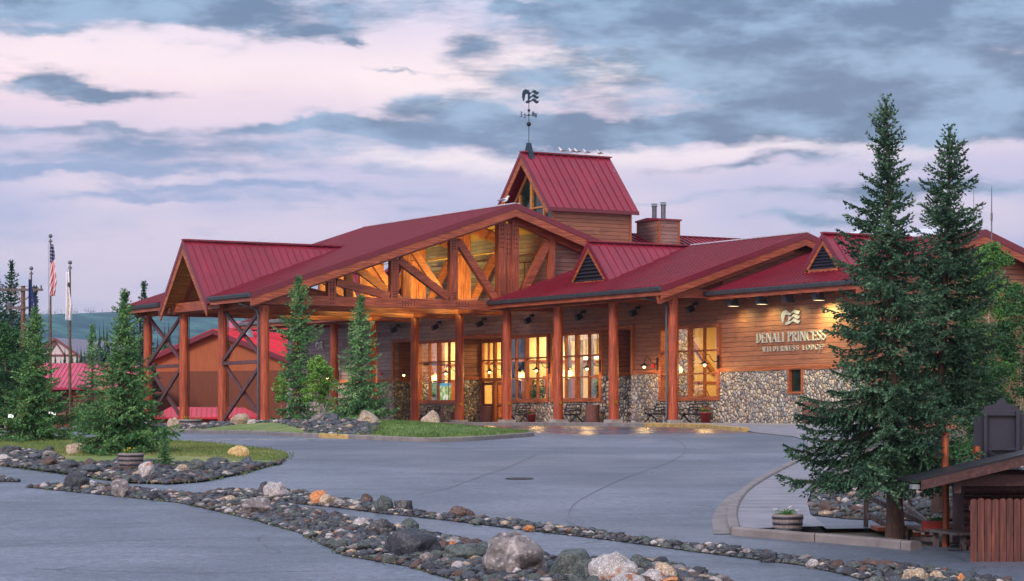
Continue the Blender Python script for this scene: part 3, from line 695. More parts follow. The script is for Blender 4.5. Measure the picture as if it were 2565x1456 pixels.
# --- trusses
def truss(y, front):
    t = bpy.data.objects.new('truss', None); COL.objects.link(t); t.parent = lodge
    o = 0; CB0, CB1 = 5.92, 6.42; w_ = .3 if not front else .38
    mb = MB(); mb.box(-14.9, 2.98, y - w_ / 2, y + w_ / 2, CB0, CB1); mb.build('bottom_chord', 'timber_x', t)
    mb = MB()
    top = lambda x: (zl(x) if x < 0 else zr_(x)) - .50
    mb.beam((-15.2, y, top(-15.2) - .06), (0, y, top(0) - .06), w_ - .02, .5); mb.beam((0, y, top(0) - .062), (12.5 if front else 2.9, y, top(12.5 if front else 2.9) - .062), w_ - .024, .5); mb.pieces('top_chord', 'timber_x', t)
    ms = MB(); 
    for x in (-10.7, -7.0, -3.4): ms.box(x - .24, x + .24, y - w_ / 2 + .03, y + w_ / 2 - .03, CB1, top(x) - .28)
    for x in (-.42, .42): ms.box(x - .22, x + .22, y - w_ / 2 - .03, y + w_ / 2 + .03, CB1 - .02, top(0) - .25)
    ms.box(-.2, .2, y - w_ / 2 + .05, y + w_ / 2 - .05, CB1, top(0) - .5)
    ms.box(2.62, 2.98, y - w_ / 2 + .02, y + w_ / 2 - .02, CB1, top(2.8) - .2)
    ms.pieces('post', 'timber_z', t)
    md = MB(); dg = w_ - .08
    for (xa, za), (xb, zb) in [((-10.4, top(-10.4) - .5), (-7.3, CB1 + .12)), ((-6.7, top(-6.7) - .45), (-3.7, CB1 + .12)), ((-3.1, top(-3.1) - .5), (-.75, CB1 + .12)), ((.75, CB1 + .12), (2.6, top(2.6) - .5))]:
        md.beam((xa, y, za), (xb, y, zb), dg, .40)
    md.pieces('diagonal', 'timber_x', t)
    if front:
        b = MB(); yb = y - w_ / 2 - .005
        def grid(cx, cz, nx, nz, dx=.14, dz=.14, yy=None):
            for i in range(nx):
                for j in range(nz): b.sphere((cx + (i - (nx - 1) / 2) * dx, (yy or yb), cz + (j - (nz - 1) / 2) * dz), .036, 6, 4)
        for x in (-10.7, -7, -3.4): grid(x, CB1 + .22, 2, 3, yy=yb + .03); grid(x, top(x) - .65, 2, 4, yy=yb + .03)
        for x in (-10.7, -6.2, -2.9): grid(x, 6.17, 5 if x > -9 else 2, 2, .18, .2)
        for x in (-.42, .42):
            grid(x, CB1 + .3, 2, 4, yy=yb - .03); grid(x, top(0) - 1.2, 2, 6, .16, .24, yy=yb - .03)
        grid(0, top(0) - 1.6, 2, 5, .14, .26, yy=yb + .05)
        for x in (-13.6, -10.6, -6.9, -3.3):
            for i in range(6): b.sphere((x - .5 + i * .18, yb, top(x - .5 + i * .18) - .08 + (.09 if i % 2 else -.09)), .036, 6, 4)
        b.build('bolts', 'black_metal', t)
        s = MB()       # bird spikes on the bottom chord
        for i in range(150):
            x = -9.8 + 9.0 * i / 150; s.beam((x, y, CB1), (x + random.uniform(-.05, .05), y + random.uniform(-.12, .12), CB1 + .16), .007, .007)
        s.build('bird_spikes', 'gutter_pale', t)
for i, y in enumerate((16.0, 21.33, 26.67, 32.0)): truss(y, i == 0)

# --- log columns
BEAMZ = 5.92
def column(x, y, zb, top=BEAMZ, base=(.36, .15), r=.25, lamp=False):
    mb = MB(); mb.tube([(x, y, zb + base[1] - .02), (x, y, zb + 1.5), (x, y, zb + 3.5), (x, y, top)], [r * 1.04, r * 1.01, r, r * .96], 20); c = mb.build('column', 'log_red', lodge)
    mb = MB(); mb.box(x - base[0], x + base[0], y - base[0], y + base[0], zb - .35, zb + base[1]); mb.build('column_base', 'concrete_base', c)
    mb = MB()
    for j in range(2):
        for a in (-.5, .5):
            for k in (0, 1): 
                th = math.atan2(-FW.y, -FW.x) + a; mb.sphere((x + math.cos(th) * r * .98, y + math.sin(th) * r * .98, top - .16 - .12 * k), .032, 6, 4)
    mb.build('bolts', 'black_metal', c)
    if lamp:
        mb = MB(); px = x - FW.x * r * 1.0 + RT.x * .1; py = y - FW.y * r + RT.y * .1; mb.box(px - .07, px + .07, py - .05, py + .09, zb + .95, zb + 1.12); mb.build('step_light', 'brass', c)
    return c
for i in range(10):
    y = 5.333 * i; column(0, y, gz(0, y) + PORCH, lamp=1 <= i <= 4)
for i in range(4):
    y = 16 + 5.333 * i; column(-14.5, y, gz(-14.5, y) + .05, base=(.50, .40), r=.255, top=5.86)
mb = MB(); mb.box(-.17, .17, -.35, 15.78, 5.93, 6.33); mb.box(-.17, .17, 32.25, 48.5, 5.93, 6.33)
for k in range(3): mb.box(-.17, .17, 16.2 + 5.333 * k, 16 + 5.333 * (k + 1) - .2, 5.93, 6.33)
mb.pieces('beam', 'timber_y', lodge)
mb = MB()
for k in range(3): mb.box(-14.67, -14.33, 16.2 + 5.333 * k, 16 + 5.333 * (k + 1) - .2, 5.86, 6.28)
mb.pieces('beam', 'timber_y', lodge)
# X bracing between the outer columns
for ya in (16, 26.667):
    yb = ya + 5.333; zg = gz(-14.5, ya); mb = MB(); x = -14.5
    for a, b, xo in [((ya, 5.7), (yb, 3.1), -.07), ((yb, 5.7), (ya, 3.1), .07), ((ya, zg + .45), (yb, 2.85), .07), ((yb, zg + .45), (ya, 2.85), -.07)]:
        mb.beam((x + xo, a[0] + .2 * (1 if a[0] < b[0] else -1), a[1]), (x + xo, b[0] - .2 * (1 if a[0] < b[0] else -1), b[1]), .12, .20)
    mb.box(x - .14, x + .14, ya + .2, yb - .2, 2.88, 3.06)
    mb.build('cross_brace', 'brace_brown', lodge)
# downspouts
def pipe(name, pts, r, mat, parent=lodge):
    mb = MB(); mb.tube(pts, r, 8); return mb.build(name, mat, parent)
pipe('downspout', [(XE + .1, 16.7, zl(XE) - .2), (XE + .1, 16.7, 5.95), (-14.95, 16.15, 5.7), (-14.85, 16.0, 5.4), (-14.85, 16.0, -.35), (-15.1, 15.9, -.45)], .055, 'gutter')
pipe('downspout', [(XE + .1, 31.5, zl(XE) - .2), (-14.9, 32.2, 5.5), (-14.85, 32.2, -.4)], .055, 'gutter')
pipe('downspout', [(-1.1, 1.4, 6.3), (-1.1, 1.4, 6.0), (-.42, .12, 5.65), (-.36, .05, 5.4), (-.36, .05, .1), (-.5, -.02, -.1)], .055, 'gutter')
for k in (1, 2): pipe('conduit', [(-14.25, 16 + 5.333 * k - .16, 5.8), (-14.25, 16 + 5.333 * k - .16, -.3)], .02, 'black_metal')

# --- south wing over the porch: ridge along y at x = 7.5
WX, WZ = 7.5, 9.30; WE = -1.25
zw = lambda x: WZ - PIT * abs(x - WX)
roof('roof', 'roof_crimson', -.85, 16.35, K(WE), K(WX), zw, sp=.42)
roof('roof', 'roof_crimson', -.85, 15.0, K(WX), K(16.2), zw, sp=.42)
roof('soffit', 'soffit_wood', -.6, 15.8, K(WE + .15), K(2.9), lambda x: zw(x) - .16, ribs=False, thick=.06, sp=1.2)
ridge_cap((WX, -.87, WZ + .05), (WX, 9.0, WZ + .05))
rake(-.85, [(WE, zw(WE)), (WX, WZ), (16.2, zw(16.2))], wood=.36)
gutter(WE + .02, -.85, 16.3, zw(WE) + .03)
d2 = dormer(1.0, WX, 9.3, 2.05, 9.28, 7.12, sp=.5)
def louver(d, x, yc, half, zr2, zb):
    sl = (zr2 - zb) / half; h2 = half - .40; z0 = zb + .10; zt = z0 + h2 * sl
    mb = MB(); mb.prism([(-h2, z0), (h2, z0), (0, zt)], (x + .10, yc, 0), (0, 1, 0), (0, 0, 1), (.05, 0, 0)); mb.build('louver_back', 'black_metal', d, recalc=True)
    mb = MB(); n = 9
    for i in range(n):
        z = z0 + (zt - z0) * (i + .35) / n; hw = h2 * (1 - (z - z0) / (zt - z0)) - .02
        mb.beam((x + .05, yc - hw, z), (x + .05, yc + hw, z), .13, .025, up=(-.6, 0, 1))
    mb.build('louver', 'slate_paint', d)
    mb = MB(); mb.box(x - .02, x + .12, yc - half + .35, yc + half - .35, z0 - .22, z0); mb.build('sill', 'trim_wood', d)
    mb = MB(); mb.prism([(-half + .1, zb - .4), (half - .1, zb - .4), (half - .1, zb + .05), (0, zr2 - .12), (-half + .1, zb + .05)], (x + .16, yc, 0), (0, 1, 0), (0, 0, 1), (.04, 0, 0)); mb.build('wall', 'siding_mid', d, recalc=True)
louver(d2, 1.0, 9.3, 2.05, 9.28, 7.12)
# --- north wing, the mirror of it
zn = zw
roof('roof', 'roof_crimson', 33.1, 48.9, K(WE), K(WX), zw, sp=.42); roof('roof', 'roof_crimson', 33.1, 48.9, K(WX), K(16.2), zw, sp=.42)
rake(48.95, [(WE, zw(WE)), (WX, WZ), (16.2, zw(16.2))], wood=.36); gutter(WE + .02, 33.1, 48.9, zw(WE) + .03, 'gutter_pale')
roof('soffit', 'soffit_wood', 33.3, 48.7, K(WE + .15), K(2.9), lambda x: zw(x) - .16, ribs=False, thick=.06, sp=1.2)
d4 = dormer(1.0, WX, 38.7, 2.05, 9.28, 7.12, sp=.5); louver(d4, 1.0, 38.7, 2.05, 9.28, 7.12)

# --- main body: ridge along x at y = 29.5
zm = lambda y: 11.66 - PIT * abs(y - 29.5)
roof('roof', 'roof_crimson_x', 3.2, 30, K(17.0), K(29.5), zm, axis='x', sp=.45); roof('roof', 'roof_crimson_x', 3.2, 30, K(29.5), K(40.0), zm, axis='x', sp=.45)
ridge_cap((9, 29.5, 11.72), (30, 29.5, 11.72), 'roof_crimson')

# --- wing over the sign wall: ridge along y at x = 9.3
SX, SZ, SE = 9.3, 8.75, 1.75
zs = lambda x: SZ - PIT * abs(x - SX)
roof('roof', 'roof_crimson', -12.0, -.02, K(SE), K(SX), zs, sp=.42); roof('roof', 'roof_crimson', -12.0, -.02, K(SX), K(17.5), zs, sp=.42)
ridge_cap((SX, -12.02, SZ + .05), (SX, -.5, SZ + .05)); rake(-12.0, [(SE, zs(SE)), (SX, SZ), (17.5, zs(17.5))], wood=.36)
gutter(SE + .02, -12.0, -.1, zs(SE) + .03)
roof('soffit', 'soffit_wood', -11.8, -.1, K(SE + .12), K(3.1), lambda x: zs(x) - .16, ribs=False, thick=.06, sp=1.2)
d3 = dormer(3.8, SX, -6.9, 1.63, 8.73, 6.97, sp=.45); louver(d3, 3.8, -6.9, 1.63, 8.73, 6.97)

# --- walls
FX = 3.0; STZ = 2.33
HOLES = [(.35, 5.3, 1.12, 4.62), (11.1, 15.95, 1.12, 4.62), (16.55, 21.25, 1.12, 4.62), (26.7, 31.6, 1.12, 4.62), (8.1, 10.9, -1, 4.75), (21.5, 26.5, -1, 4.75), (32.1, 34.9, -1, 4.75), (-6.5, -5.5, 1.30, 2.33)]
def wall_boxes(mb, x0, x1, ya, yb, za, zb, holes):
    ys = sorted({ya, yb} | {min(max(h[i], ya), yb) for h in holes for i in (0, 1)}); zs_ = sorted({za, zb} | {min(max(h[i], za), zb) for h in holes for i in (2, 3)})
    for a, b in zip(ys, ys[1:]):
        if b - a < 1e-4: continue
        run = None
        for c, d in zip(zs_, zs_[1:]):
            if d - c < 1e-4: continue
            hole = any(h[0] < (a + b) / 2 < h[1] and h[2] < (c + d) / 2 < h[3] for h in holes)
            if hole:
                if run: mb.box(x0, x1, a, b, *run); run = None
            else: run = (run[0], d) if run else (c, d)
        if run: mb.box(x0, x1, a, b, *run)
mb = MB(); wall_boxes(mb, FX, FX + .25, -11, -.02, STZ, 6.5, HOLES); wall_boxes(mb, FX, FX + .25, -.02, 16.1, STZ, 7.55, HOLES); wall_boxes(mb, FX, FX + .25, 16.1, 31.3, STZ, 10.42, HOLES); wall_boxes(mb, FX, FX + .25, 31.3, 50.5, STZ, 7.5, HOLES)
mb.build('wall', 'siding', lodge)
for ya, yb in ((-11.1, 8.1), (10.9, 21.5), (26.5, 32.1), (34.9, 50.5)):
    mb = MB(); wall_boxes(mb, FX - .09, FX + .22, ya, yb, -.9, STZ - .001, HOLES); mb.build('stone_wall', 'river_stone_wall', lodge)
mb = MB()
segs = [(-11.1, .18), (5.47, 8.0), (10.98, 11.0), (15.98, 16.5), (26.55, 26.6), (31.7, 32.0), (35.0, 50.5)]
for a, b in segs: mb.box(FX - .12, FX - .004, a, b, STZ, STZ + .20)
mb.pieces('band_board', 'trim_wood', lodge)
# gable walls
mb = MB(); mb.prism([(3.25, 5.9), (14, 5.9), (14, zr_(14) - .3), (3.25, zr_(3.25) - .3)], (0, 16.25, 0), (1, 0, 0), (0, 0, 1), (0, .2, 0)); mb.build('wall', 'siding_mid', lodge, recalc=True)
mb = MB(); mb.prism([(3.15, 5.9), (15.2, 5.9), (15.2, zw(15.2) - .3), (WX, WZ - .3), (3.15, zw(3.15) - .3)], (0, .02, 0), (1, 0, 0), (0, 0, 1), (0, .2, 0)); mb.build('wall', 'siding_red', lodge, recalc=True)
mb = MB(); mb.prism([(3.0, -1.2), (16.4, -1.2), (16.4, zs(16.4) - .3), (SX, SZ - .3), (3.0, zs(3.0) - .3)], (0, -11.2, 0), (1, 0, 0), (0, 0, 1), (0, .2, 0)); mb.build('wall', 'siding_red', lodge, recalc=True)
mb = MB(); mb.prism([(3.0, -1), (15.2, -1), (15.2, zw(15.2) - .3), (WX, WZ - .3), (3.0, zw(3.0) - .3)], (0, 50.4, 0), (1, 0, 0), (0, 0, 1), (0, .15, 0)); mb.build('wall', 'siding', lodge, recalc=True)
mb = MB(); mb.box(2.86, 3.14, -.16, .12, 5.9, zw(3) - .35); mb.box(2.8, 3.1, 16.05, 16.24, 6.42, zr_(3) - .6); mb.pieces('corner_post', 'timber_z', lodge)
# end beam and rafters of the porch gable
mb = MB(); mb.beam((-1.1, -.3, zw(-1.1) - .62), (7.0, -.3, zw(7.0) - .62), .26, .44); mb.box(-.2, 3.0, -.28, -.06, 5.93, 6.35)
for i in range(8):
    x = .2 + i * .17
    for k in (0, 1): mb.sphere((x, -.44, zw(x) - .55 - k * .15), .03, 6, 4)
mb.build('gable_rafter', 'timber_x', lodge)
mb = MB()
for k in range(1, 9):
    y = 5.333 * k
    if 15.5 < y < 32.5: continue
    mb.box(.2, 2.98, y - .12, y + .12, 5.93, 6.3)
for k in range(9): mb.beam((SE + .15, -.8 - 1.35 * k, zs(SE) - .36), (3.0, -.8 - 1.35 * k, zs(3) - .36), .14, .22)
mb.pieces('rafter', 'timber_x', lodge)
# corner trim of the gable end on the right
mb = MB(); mb.box(2.9, 3.12, -11.32, -11.04, STZ, 6.3); mb.pieces('corner_post', 'trim_wood', lodge)

# tower
TY, TZ = 29.6, 16.42; TSL = 1.10; th = 3.3
ztw = lambda y: TZ - TSL * abs(y - TY)
tw = bpy.data.objects.new('tower', None); COL.objects.link(tw); tw.parent = lodge
roof('tower_roof', 'roof_crimson_streaked', 9.0, 15.5, K(TY - th), K(TY), ztw, axis='x', sp=.54, parent=tw)
roof('tower_roof', 'roof_crimson_x', 9.0, 15.5, K(TY), K(TY + th), ztw, axis='x', sp=.54, parent=tw)
mb = MB(); mb.beam((8.97, TY, TZ + .05), (15.55, TY, TZ + .05), .36, .08); mb.build('ridge_cap', 'roof_crimson', tw)
mb = MB(); mw = MB()
for sgn in (1, -1):
    mb.prism([(0, .06), (th + .05, -(th + .05) * TSL + .06), (th + .05, -(th + .05) * TSL - .2), (0, -.26)], (8.93, TY, TZ), (0, sgn, 0), (0, 0, 1), (.06, 0, 0))
    mw.prism([(0, -.262), (th, -th * TSL - .22), (th - .25, -(th - .25) * TSL - .62), (0, -.80)], (8.97, TY, TZ), (0, sgn, 0), (0, 0, 1), (.08, 0, 0))
    mb.box(9.0, 15.5, TY + sgn * th - .05, TY + sgn * th + .05, ztw(TY + th) - .2, ztw(TY + th) + .02)
mb.build('fascia', 'roof_maroon', tw, recalc=True); mw.build('fascia', 'trim_wood', tw, recalc=True)
mb = MB(); mb.box(9.9, 15.1, TY - 2.95, TY + 2.95, 7.5, ztw(TY + 2.95) - .1); mb.box(9.45, 9.9, TY - 2.95, TY - 2.75, 7.5, ztw(TY + 2.95) - .1); mb.box(9.45, 9.9, TY + 2.75, TY + 2.95, 7.5, ztw(TY + 2.95) - .1); mb.build('tower_wall', 'siding_red', tw)
mb = MB()
for x in (9.44, 15.05): mb.box(x - .04, x + .12, TY - 3.0, TY - 2.84, 7.5, 12.75)
mb.pieces('corner_post', 'trim_wood', tw)
mb = MB(); mb.prism([(-2.7, 9.5), (2.7, 9.5), (2.7, ztw(TY + 2.7) - .5), (0, TZ - .75), (-2.7, ztw(TY + 2.7) - .5)], (9.86, TY, 0), (0, 1, 0), (0, 0, 1), (.02, 0, 0))
tg = mb.build('gable_window', 'tower_glow' if 'tower_glow' in MATS else 'dark_glass', tw, recalc=True)
mb = MB(); mb.box(9.7, 9.85, TY - .12, TY + .12, 9.5, TZ - 1.0)
for y_ in (-1.45, 1.45): mb.box(9.72, 9.85, TY + y_ - .06, TY + y_ + .06, 9.5, TZ - .9 - abs(y_) * TSL)
mb.box(9.72, 9.84, TY - 2.6, TY + 2.6, 12.95, 13.05); mb.box(9.72, 9.84, TY - 2.7, TY + 2.7, 11.4, 11.5)
for sgn in (1, -1): mb.beam((9.76, TY, TZ - .75), (9.76, TY + sgn * 2.75, TZ - .75 - 2.75 * TSL), .14, .2)
mb.build('window_frame', 'soffit_wood', tg)
# chimney
ch = bpy.data.objects.new('chimney', None); COL.objects.link(ch); ch.parent = lodge
mb = MB(); mb.box(17.4, 18.95, 26.9, 29.35, 8.5, 12.42); mb.build('chimney_wall', 'siding_mid', ch)
mb = MB()
for x in (17.37, 18.83):
    for y in (26.87, 29.23): mb.box(x, x + .15, y, y + .15, 8.5, 12.41)
mb.pieces('corner_post', 'trim_wood', ch)
mb = MB(); mb.prism([(-.12, 0), (2.57, 0), (2.57, .10), (1.2, .22), (-.12, .10)], (17.3, 26.9, 12.42), (0, 1, 0), (0, 0, 1), (1.75, 0, 0)); mb.build('chimney_cap', 'roof_crimson', ch, recalc=True)
for yy in (28.6, 27.6):
    mb = MB(); mb.tube([(18.2, yy, 12.5), (18.2, yy, 13.5)], .15, 14); mb.tube([(18.2, yy, 13.42), (18.2, yy, 13.48)], .20, 14); mb.tube([(18.2, yy, 13.56), (18.2, yy, 13.60)], .2, 14); mb.build('flue', 'steel', ch)

# --- windows
def window(y0, y1, z0, z1, x=FX, groups=2, cols=2, rows=3, glassm='window_glass', trim=.17, mat='trim_wood', sill=.2):
    mb = MB(); X0 = x - .15; X1 = x + .12
    mb.box(X0, X1, y0 - trim * .2, y0 + trim, z0 - .05, z1 + .12); mb.box(X0, X1, y1 - trim, y1 + trim * .2, z0 - .05, z1 + .12)
    mb.box(X0 - .003, X1, y0 + trim + .001, y1 - trim - .001, z1 - .05, z1 + .13); mb.box(X0 - .02, X1, y0 - .02, y1 + .02, z0 - sill, z0 + .02)
    W = (y1 - y0 - 2 * trim) / groups
    for g in range(groups):
        a = y0 + trim + W * g
        if g: mb.box(X0 + .03, X1, a - .08, a + .08, z0 + .02, z1 - .05)
        for c in range(1, cols): mb.box(X0 + .09, X1 - .02, a + W * c / cols - .035, a + W * c / cols + .035, z0 + .02, z1 - .05)
    H = z1 - z0 - .07
    for r in range(1, rows): mb.box(X0 + .09, X1 - .03, y0 + trim, y1 - trim, z0 + .02 + H * r / rows - .045, z0 + .02 + H * r / rows + .045)
    o = mb.build('window', mat, lodge)
    mb = MB(); mb.box(x + .03, x + .034, y0 + trim * .5, y1 - trim * .5, z0, z1); mb.build('pane', glassm, o)
    return o
window(.2, 5.45, 1.12, 4.62); window(11.0, 16.1, 1.12, 4.62); window(16.4, 21.4, 1.12, 4.62); window(26.55, 31.75, 1.12, 4.62)
window(-6.55, -5.42, 1.28, 2.40, groups=1, cols=1, rows=1, glassm='dark_glass', trim=.11, sill=.08)
# --- alcoves: far cheek, near cheek, back wall
for a, b, dep in ((8.1, 10.9, 1.7), (21.5, 26.5, 1.4), (32.1, 34.9, 1.7)):
    mb = MB(); xb = FX + dep
    for yy0, yy1 in ((a - .2, a - .001), (b + .001, b + .2)): mb.box(FX + .252, xb + .2, yy0, yy1, STZ, 4.95)
    if b - a < 4: mb.box(xb, xb + .2, a, b, STZ, 4.75)
    mb.box(FX + .25, xb + .2, a, b, 4.752, 4.9); mb.build('alcove_wall', 'siding_red', lodge)
    mb = MB()
    for yy0, yy1 in ((a - .2, a + .05), (b - .05, b + .2)): mb.box(FX + .225, xb + .2, yy0, yy1, -.9, STZ)
    if b - a < 4: mb.box(xb - .05, xb + .2, a + .05, b - .05, -.9, STZ - .002)
    mb.pieces('stone_wall', 'river_stone_wall', lodge)
    mb = MB(); mb.box(FX - .14, FX + .2, a - .17, a - .001, -.1 if b - a > 4 else STZ, 4.9); mb.box(FX - .14, FX + .2, b + .001, b + .17, STZ, 4.9); mb.box(FX - .137, FX + .2, a, b, 4.75, 4.92); mb.build('alcove_trim', 'trim_wood', lodge)
    mb = MB(); mb.box(FX + .25, xb, b - .10, b - .052, STZ, STZ + .18); mb.pieces('band_board', 'trim_wood', lodge)
# narrow lit window at the back of the right alcove
mb = MB(); mb.box(4.55, 4.69, 8.2, 8.5, 2.5, 4.4); mb.box(4.55, 4.69, 9.3, 9.6, 2.5, 4.4); o = mb.build('window', 'trim_wood', lodge); mb = MB(); mb.box(4.66, 4.68, 8.5, 9.3, 2.5, 4.4); mb.build('pane', 'warm_glow', o)
# entrance: transom window over a pair of doors
xd = FX + 1.4
mb = MB()
for y_ in (21.5, 23.15, 24.8, 26.3): mb.box(xd - .08, xd + .1, y_, y_ + .2, -.2, 4.72)
mb.box(xd - .07, xd + .1, 21.7, 26.3, 4.5, 4.74); mb.box(xd - .07, xd + .1, 21.7, 26.3, 2.2, 2.42); mb.box(xd - .05, xd + .08, 21.7, 26.3, 3.42, 3.5)
for y_ in (22.4, 24.05, 25.6): mb.box(xd - .05, xd + .08, y_, y_ + .07, 2.4, 4.5)
o = mb.build('transom_window', 'trim_wood', lodge); mb = MB(); mb.box(xd, xd + .005, 21.7, 26.3, 2.42, 4.5); mb.build('pane', 'window_glass', o)
for y_ in (21.72, 23.37, 25.02):
    mb = MB(); w_ = 1.26
    for q in (y_, y_ + w_ - .14): mb.box(xd - .04, xd + .03, q, q + .14, -.12, 2.18)
    for z_ in (-.12, .72, 2.0): mb.box(xd - .038, xd + .03, y_ + .14, y_ + w_ - .14, z_, z_ + (.24 if z_ < 0 else .18))
    dr = mb.build('door', 'door_maroon' if y_ > 25 else 'trim_wood', lodge); mb = MB(); mb.box(xd - .004, xd, y_ + .14, y_ + w_ - .14, .1, 2.0); mb.build('pane', 'window_glass', dr)
    mb = MB(); mb.box(xd - .12, xd - .08, y_ + .1, y_ + w_ - .1, .84, .88); mb.box(xd - .05, xd - .04, y_ + .1, y_ + w_ - .1, -.1, .12); mb.build('handle', 'brass', dr)

# --- rooms behind the glass
def room(y0, y1, x1, z1=5.6, name='room'):
    mb = MB(); xa = FX + .30
    mb.box(xa, x1, y0, y1, -.25, -.18); f = mb.build('room_floor', 'carpet', lodge)
    mb = MB(); mb.box(xa, x1, y0, y1, z1, z1 + .1); mb.box(x1, x1 + .1, y0, y1, -.2, z1); mb.box(xa, x1, y0 - .1, y0, -.2, z1); mb.box(xa, x1, y1, y1 + .1, -.2, z1); mb.build('room_wall', 'cream_wall', lodge)
room(11.1, 21.3, 12.0); room(26.7, 32.0, 9.0); room(.05, 7.7, 9.0); 
mb = MB(); mb.box(xd + .3, 11, 21.5, 26.5, -.25, -.18); mb.box(11, 11.1, 21.5, 26.5, -.2, 5.2); mb.box(xd + .2, 11, 26.5, 26.6, -.2, 5.2); mb.box(xd + .2, 11, 21.4, 21.5, -.2, 5.2); mb.box(xd + .2, 11, 21.4, 26.5, 5.2, 5.3); mb.build('room_wall', 'cream_wall', lodge)
def light(name, typ, loc, e, col, size=.3, rot=None, spot=None, parent=None):
    d = bpy.data.lights.new(name, typ); d.energy = e; d.color = col; o = bpy.data.objects.new(name, d); COL.objects.link(o); o.location = loc
    if typ == 'AREA': d.size = size
    else: d.shadow_soft_size = size
    if typ == 'SPOT': d.spot_size = spot or R(80); d.spot_blend = .8
    if rot: o.rotation_euler = rot
    return o
WARM = (1.0, .74, .38)
light('room_light', 'AREA', (6.5, 13.6, 5.4), 1150, WARM, 3); light('room_light', 'AREA', (6.5, 18.8, 5.4), 1000, WARM, 3)
light('room_light', 'AREA', (6.2, 29.3, 5.4), 900, WARM, 2.5); light('room_light', 'AREA', (5.8, 3.6, 5.4), 650, (1.0, .68, .30), 2.5); light('room_light', 'AREA', (7.2, 24, 5.0), 650, (1, .70, .30), 2)
# hanging lamps, plants, logs and a fireplace seen through the panes
def pendant(x, y, z, label, s=.40):
    t = thing('pendant_lamp', label, 'lamp', (x, y, z), 0, 'pendant lamps inside the lobby')
    mb = MB(); mb.box(-s / 2, s / 2, -s / 2, s / 2, 0, .22); mb.build('lamp_shade', 'lamp_panel', t)
    mb = MB(); mb.box(-s / 2 - .03, s / 2 + .03, -s / 2 - .03, s / 2 + .03, .22, .27); mb.tube([(0, 0, .27), (0, 0, 5.55 - z)], .02, 6); mb.build('rod', 'black_metal', t)
for u, v, Yd, lb in ((1356, 899, 138, 'glowing square pendant behind the right panes of the window beside the door'), (1468, 894, 137, 'wide bright pendant high behind the middle porch window'), (1496, 893, 133, 'smaller bright pendant at the right end of the middle porch window'), (1333, 940, 141, 'low square pendant seen deep in the lobby')):
    p = at(u, Yd, 0); pendant(p.x, p.y, hz(v, Yd) - .15, lb)
mb = MB()
for u, Yd in ((1290, 139), (1318, 141), (1426, 134), (1455, 136), (1068, 146), (1104, 146), (1366, 143), (1482, 131)):
    p = at(u, Yd, 0)
    if p.x > 3.6: mb.tube([(p.x, p.y, -.18), (p.x, p.y, 5.55)], .14, 10)
mb.beam((6.0, 12.0, 1.2), (6.0, 15.0, 5.3), .25, .3); mb.beam((9, 17, .8), (9, 20.8, 5.2), .25, .3); mb.beam((7, 11.2, 4.7), (7, 21.2, 4.7), .25, .35)
mb.pieces('interior_post', 'grey_wood', lodge)
mb = MB()
for (xx, ya, yb, za, zb) in ((11.9, 11.4, 13.0, -.2, 2.6), (11.9, 14.0, 15.2, 1.2, 2.6), (11.9, 16.4, 17.3, -.2, 2.4), (11.9, 18.3, 20.6, .9, 2.9), (8.9, 27.2, 28.2, -.2, 2.5), (8.9, 29.2, 31.0, 1.1, 2.7), (8.9, .4, 1.4, 2.6, 4.2), (10.9, 22.2, 23.2, -.2, 2.5), (10.9, 24.2, 25.8, 1.3, 2.6)):
    mb.box(xx, xx + .09, ya, yb, za, zb)
mb.box(11.85, 11.98, 11.2, 21.2, -.2, .9); mb.box(8.85, 8.98, 26.8, 31.9, -.2, .8); mb.box(8.85, 8.98, .1, 7.6, -.2, 1.0); mb.box(9.0, 10.2, 13.0, 19.5, -.2, .95)
mb.pieces('interior_panel', 'dark_brown', lodge)
mb = MB()
for k in range(6): mb.box(3.6, 11.8, 11.7 + 1.75 * k, 11.95 + 1.75 * k, 5.15, 5.55)
for k in range(3): mb.box(3.6, 8.8, 27.5 + 1.75 * k, 27.75 + 1.75 * k, 5.15, 5.55); mb.box(3.6, 8.8, 1.2 + 2.4 * k, 1.45 + 2.4 * k, 5.15, 5.55)
mb.pieces('ceiling_beam', 'timber_x', lodge)
for (xx, yy, zz) in ((6.0, 19.6, 3.7), (7.5, 17.5, 4.0), (5.6, 14.9, 4.1), (8.5, 15.8, 3.5), (5.5, 29.9, 3.9), (7.2, 28.3, 3.6), (5.0, 2.4, 4.2), (6.0, 24.2, 4.1)):
    mb = MB(); mb.sphere((xx, yy, zz), .13, 10, 6); sh_ = mb.build('ceiling_lamp', 'bulb_soft', lodge); mb = MB(); mb.tube([(xx, yy, zz + .1), (xx, yy, 5.5)], .012, 5); mb.build('rod', 'black_metal', sh_)
for (xx, yy, r_) in ((4.2, 12.1, .55), (4.4, 13.4, .5), (4.3, 11.5, .4), (4.6, 20.4, .45), (4.2, 31.0, .4)):
    rr = random.Random(int(yy * 10)); T_ = np.array([[[xx + rr.gauss(0, r_ * .5) , yy + rr.gauss(0, r_ * .5), 1.5 + rr.gauss(0, r_ * .6)] for _ in range(1)] * 3 for _ in range(420)]); T_ = T_ + np.random.default_rng(3).normal(size=T_.shape) * .07; np_mesh('house_plant', T_, 'leaves_deep', lodge)
mb = MB(); mb.box(5.1, 6.1, 6.9, 7.68, -.2, 5.58); mb.build('fireplace', 'river_stone_wall', lodge)
mb = MB()
for r_ in (.95, .75, .55, .35): mb.tube([(6.95 + r_ * .62 * math.cos(a), 7.5, .75 + r_ * math.sin(a)) for a in np.linspace(0, 2 * math.pi, 25)], .035, 6)
mb.beam((6.3, 7.55, 4.2), (7.9, 7.55, 2.4), .1, .22); mb.beam((3.6, 7.55, 4.6), (5.0, 7.55, 4.6), .1, .2); mb.build('interior_arch', 'soffit_wood', lodge)
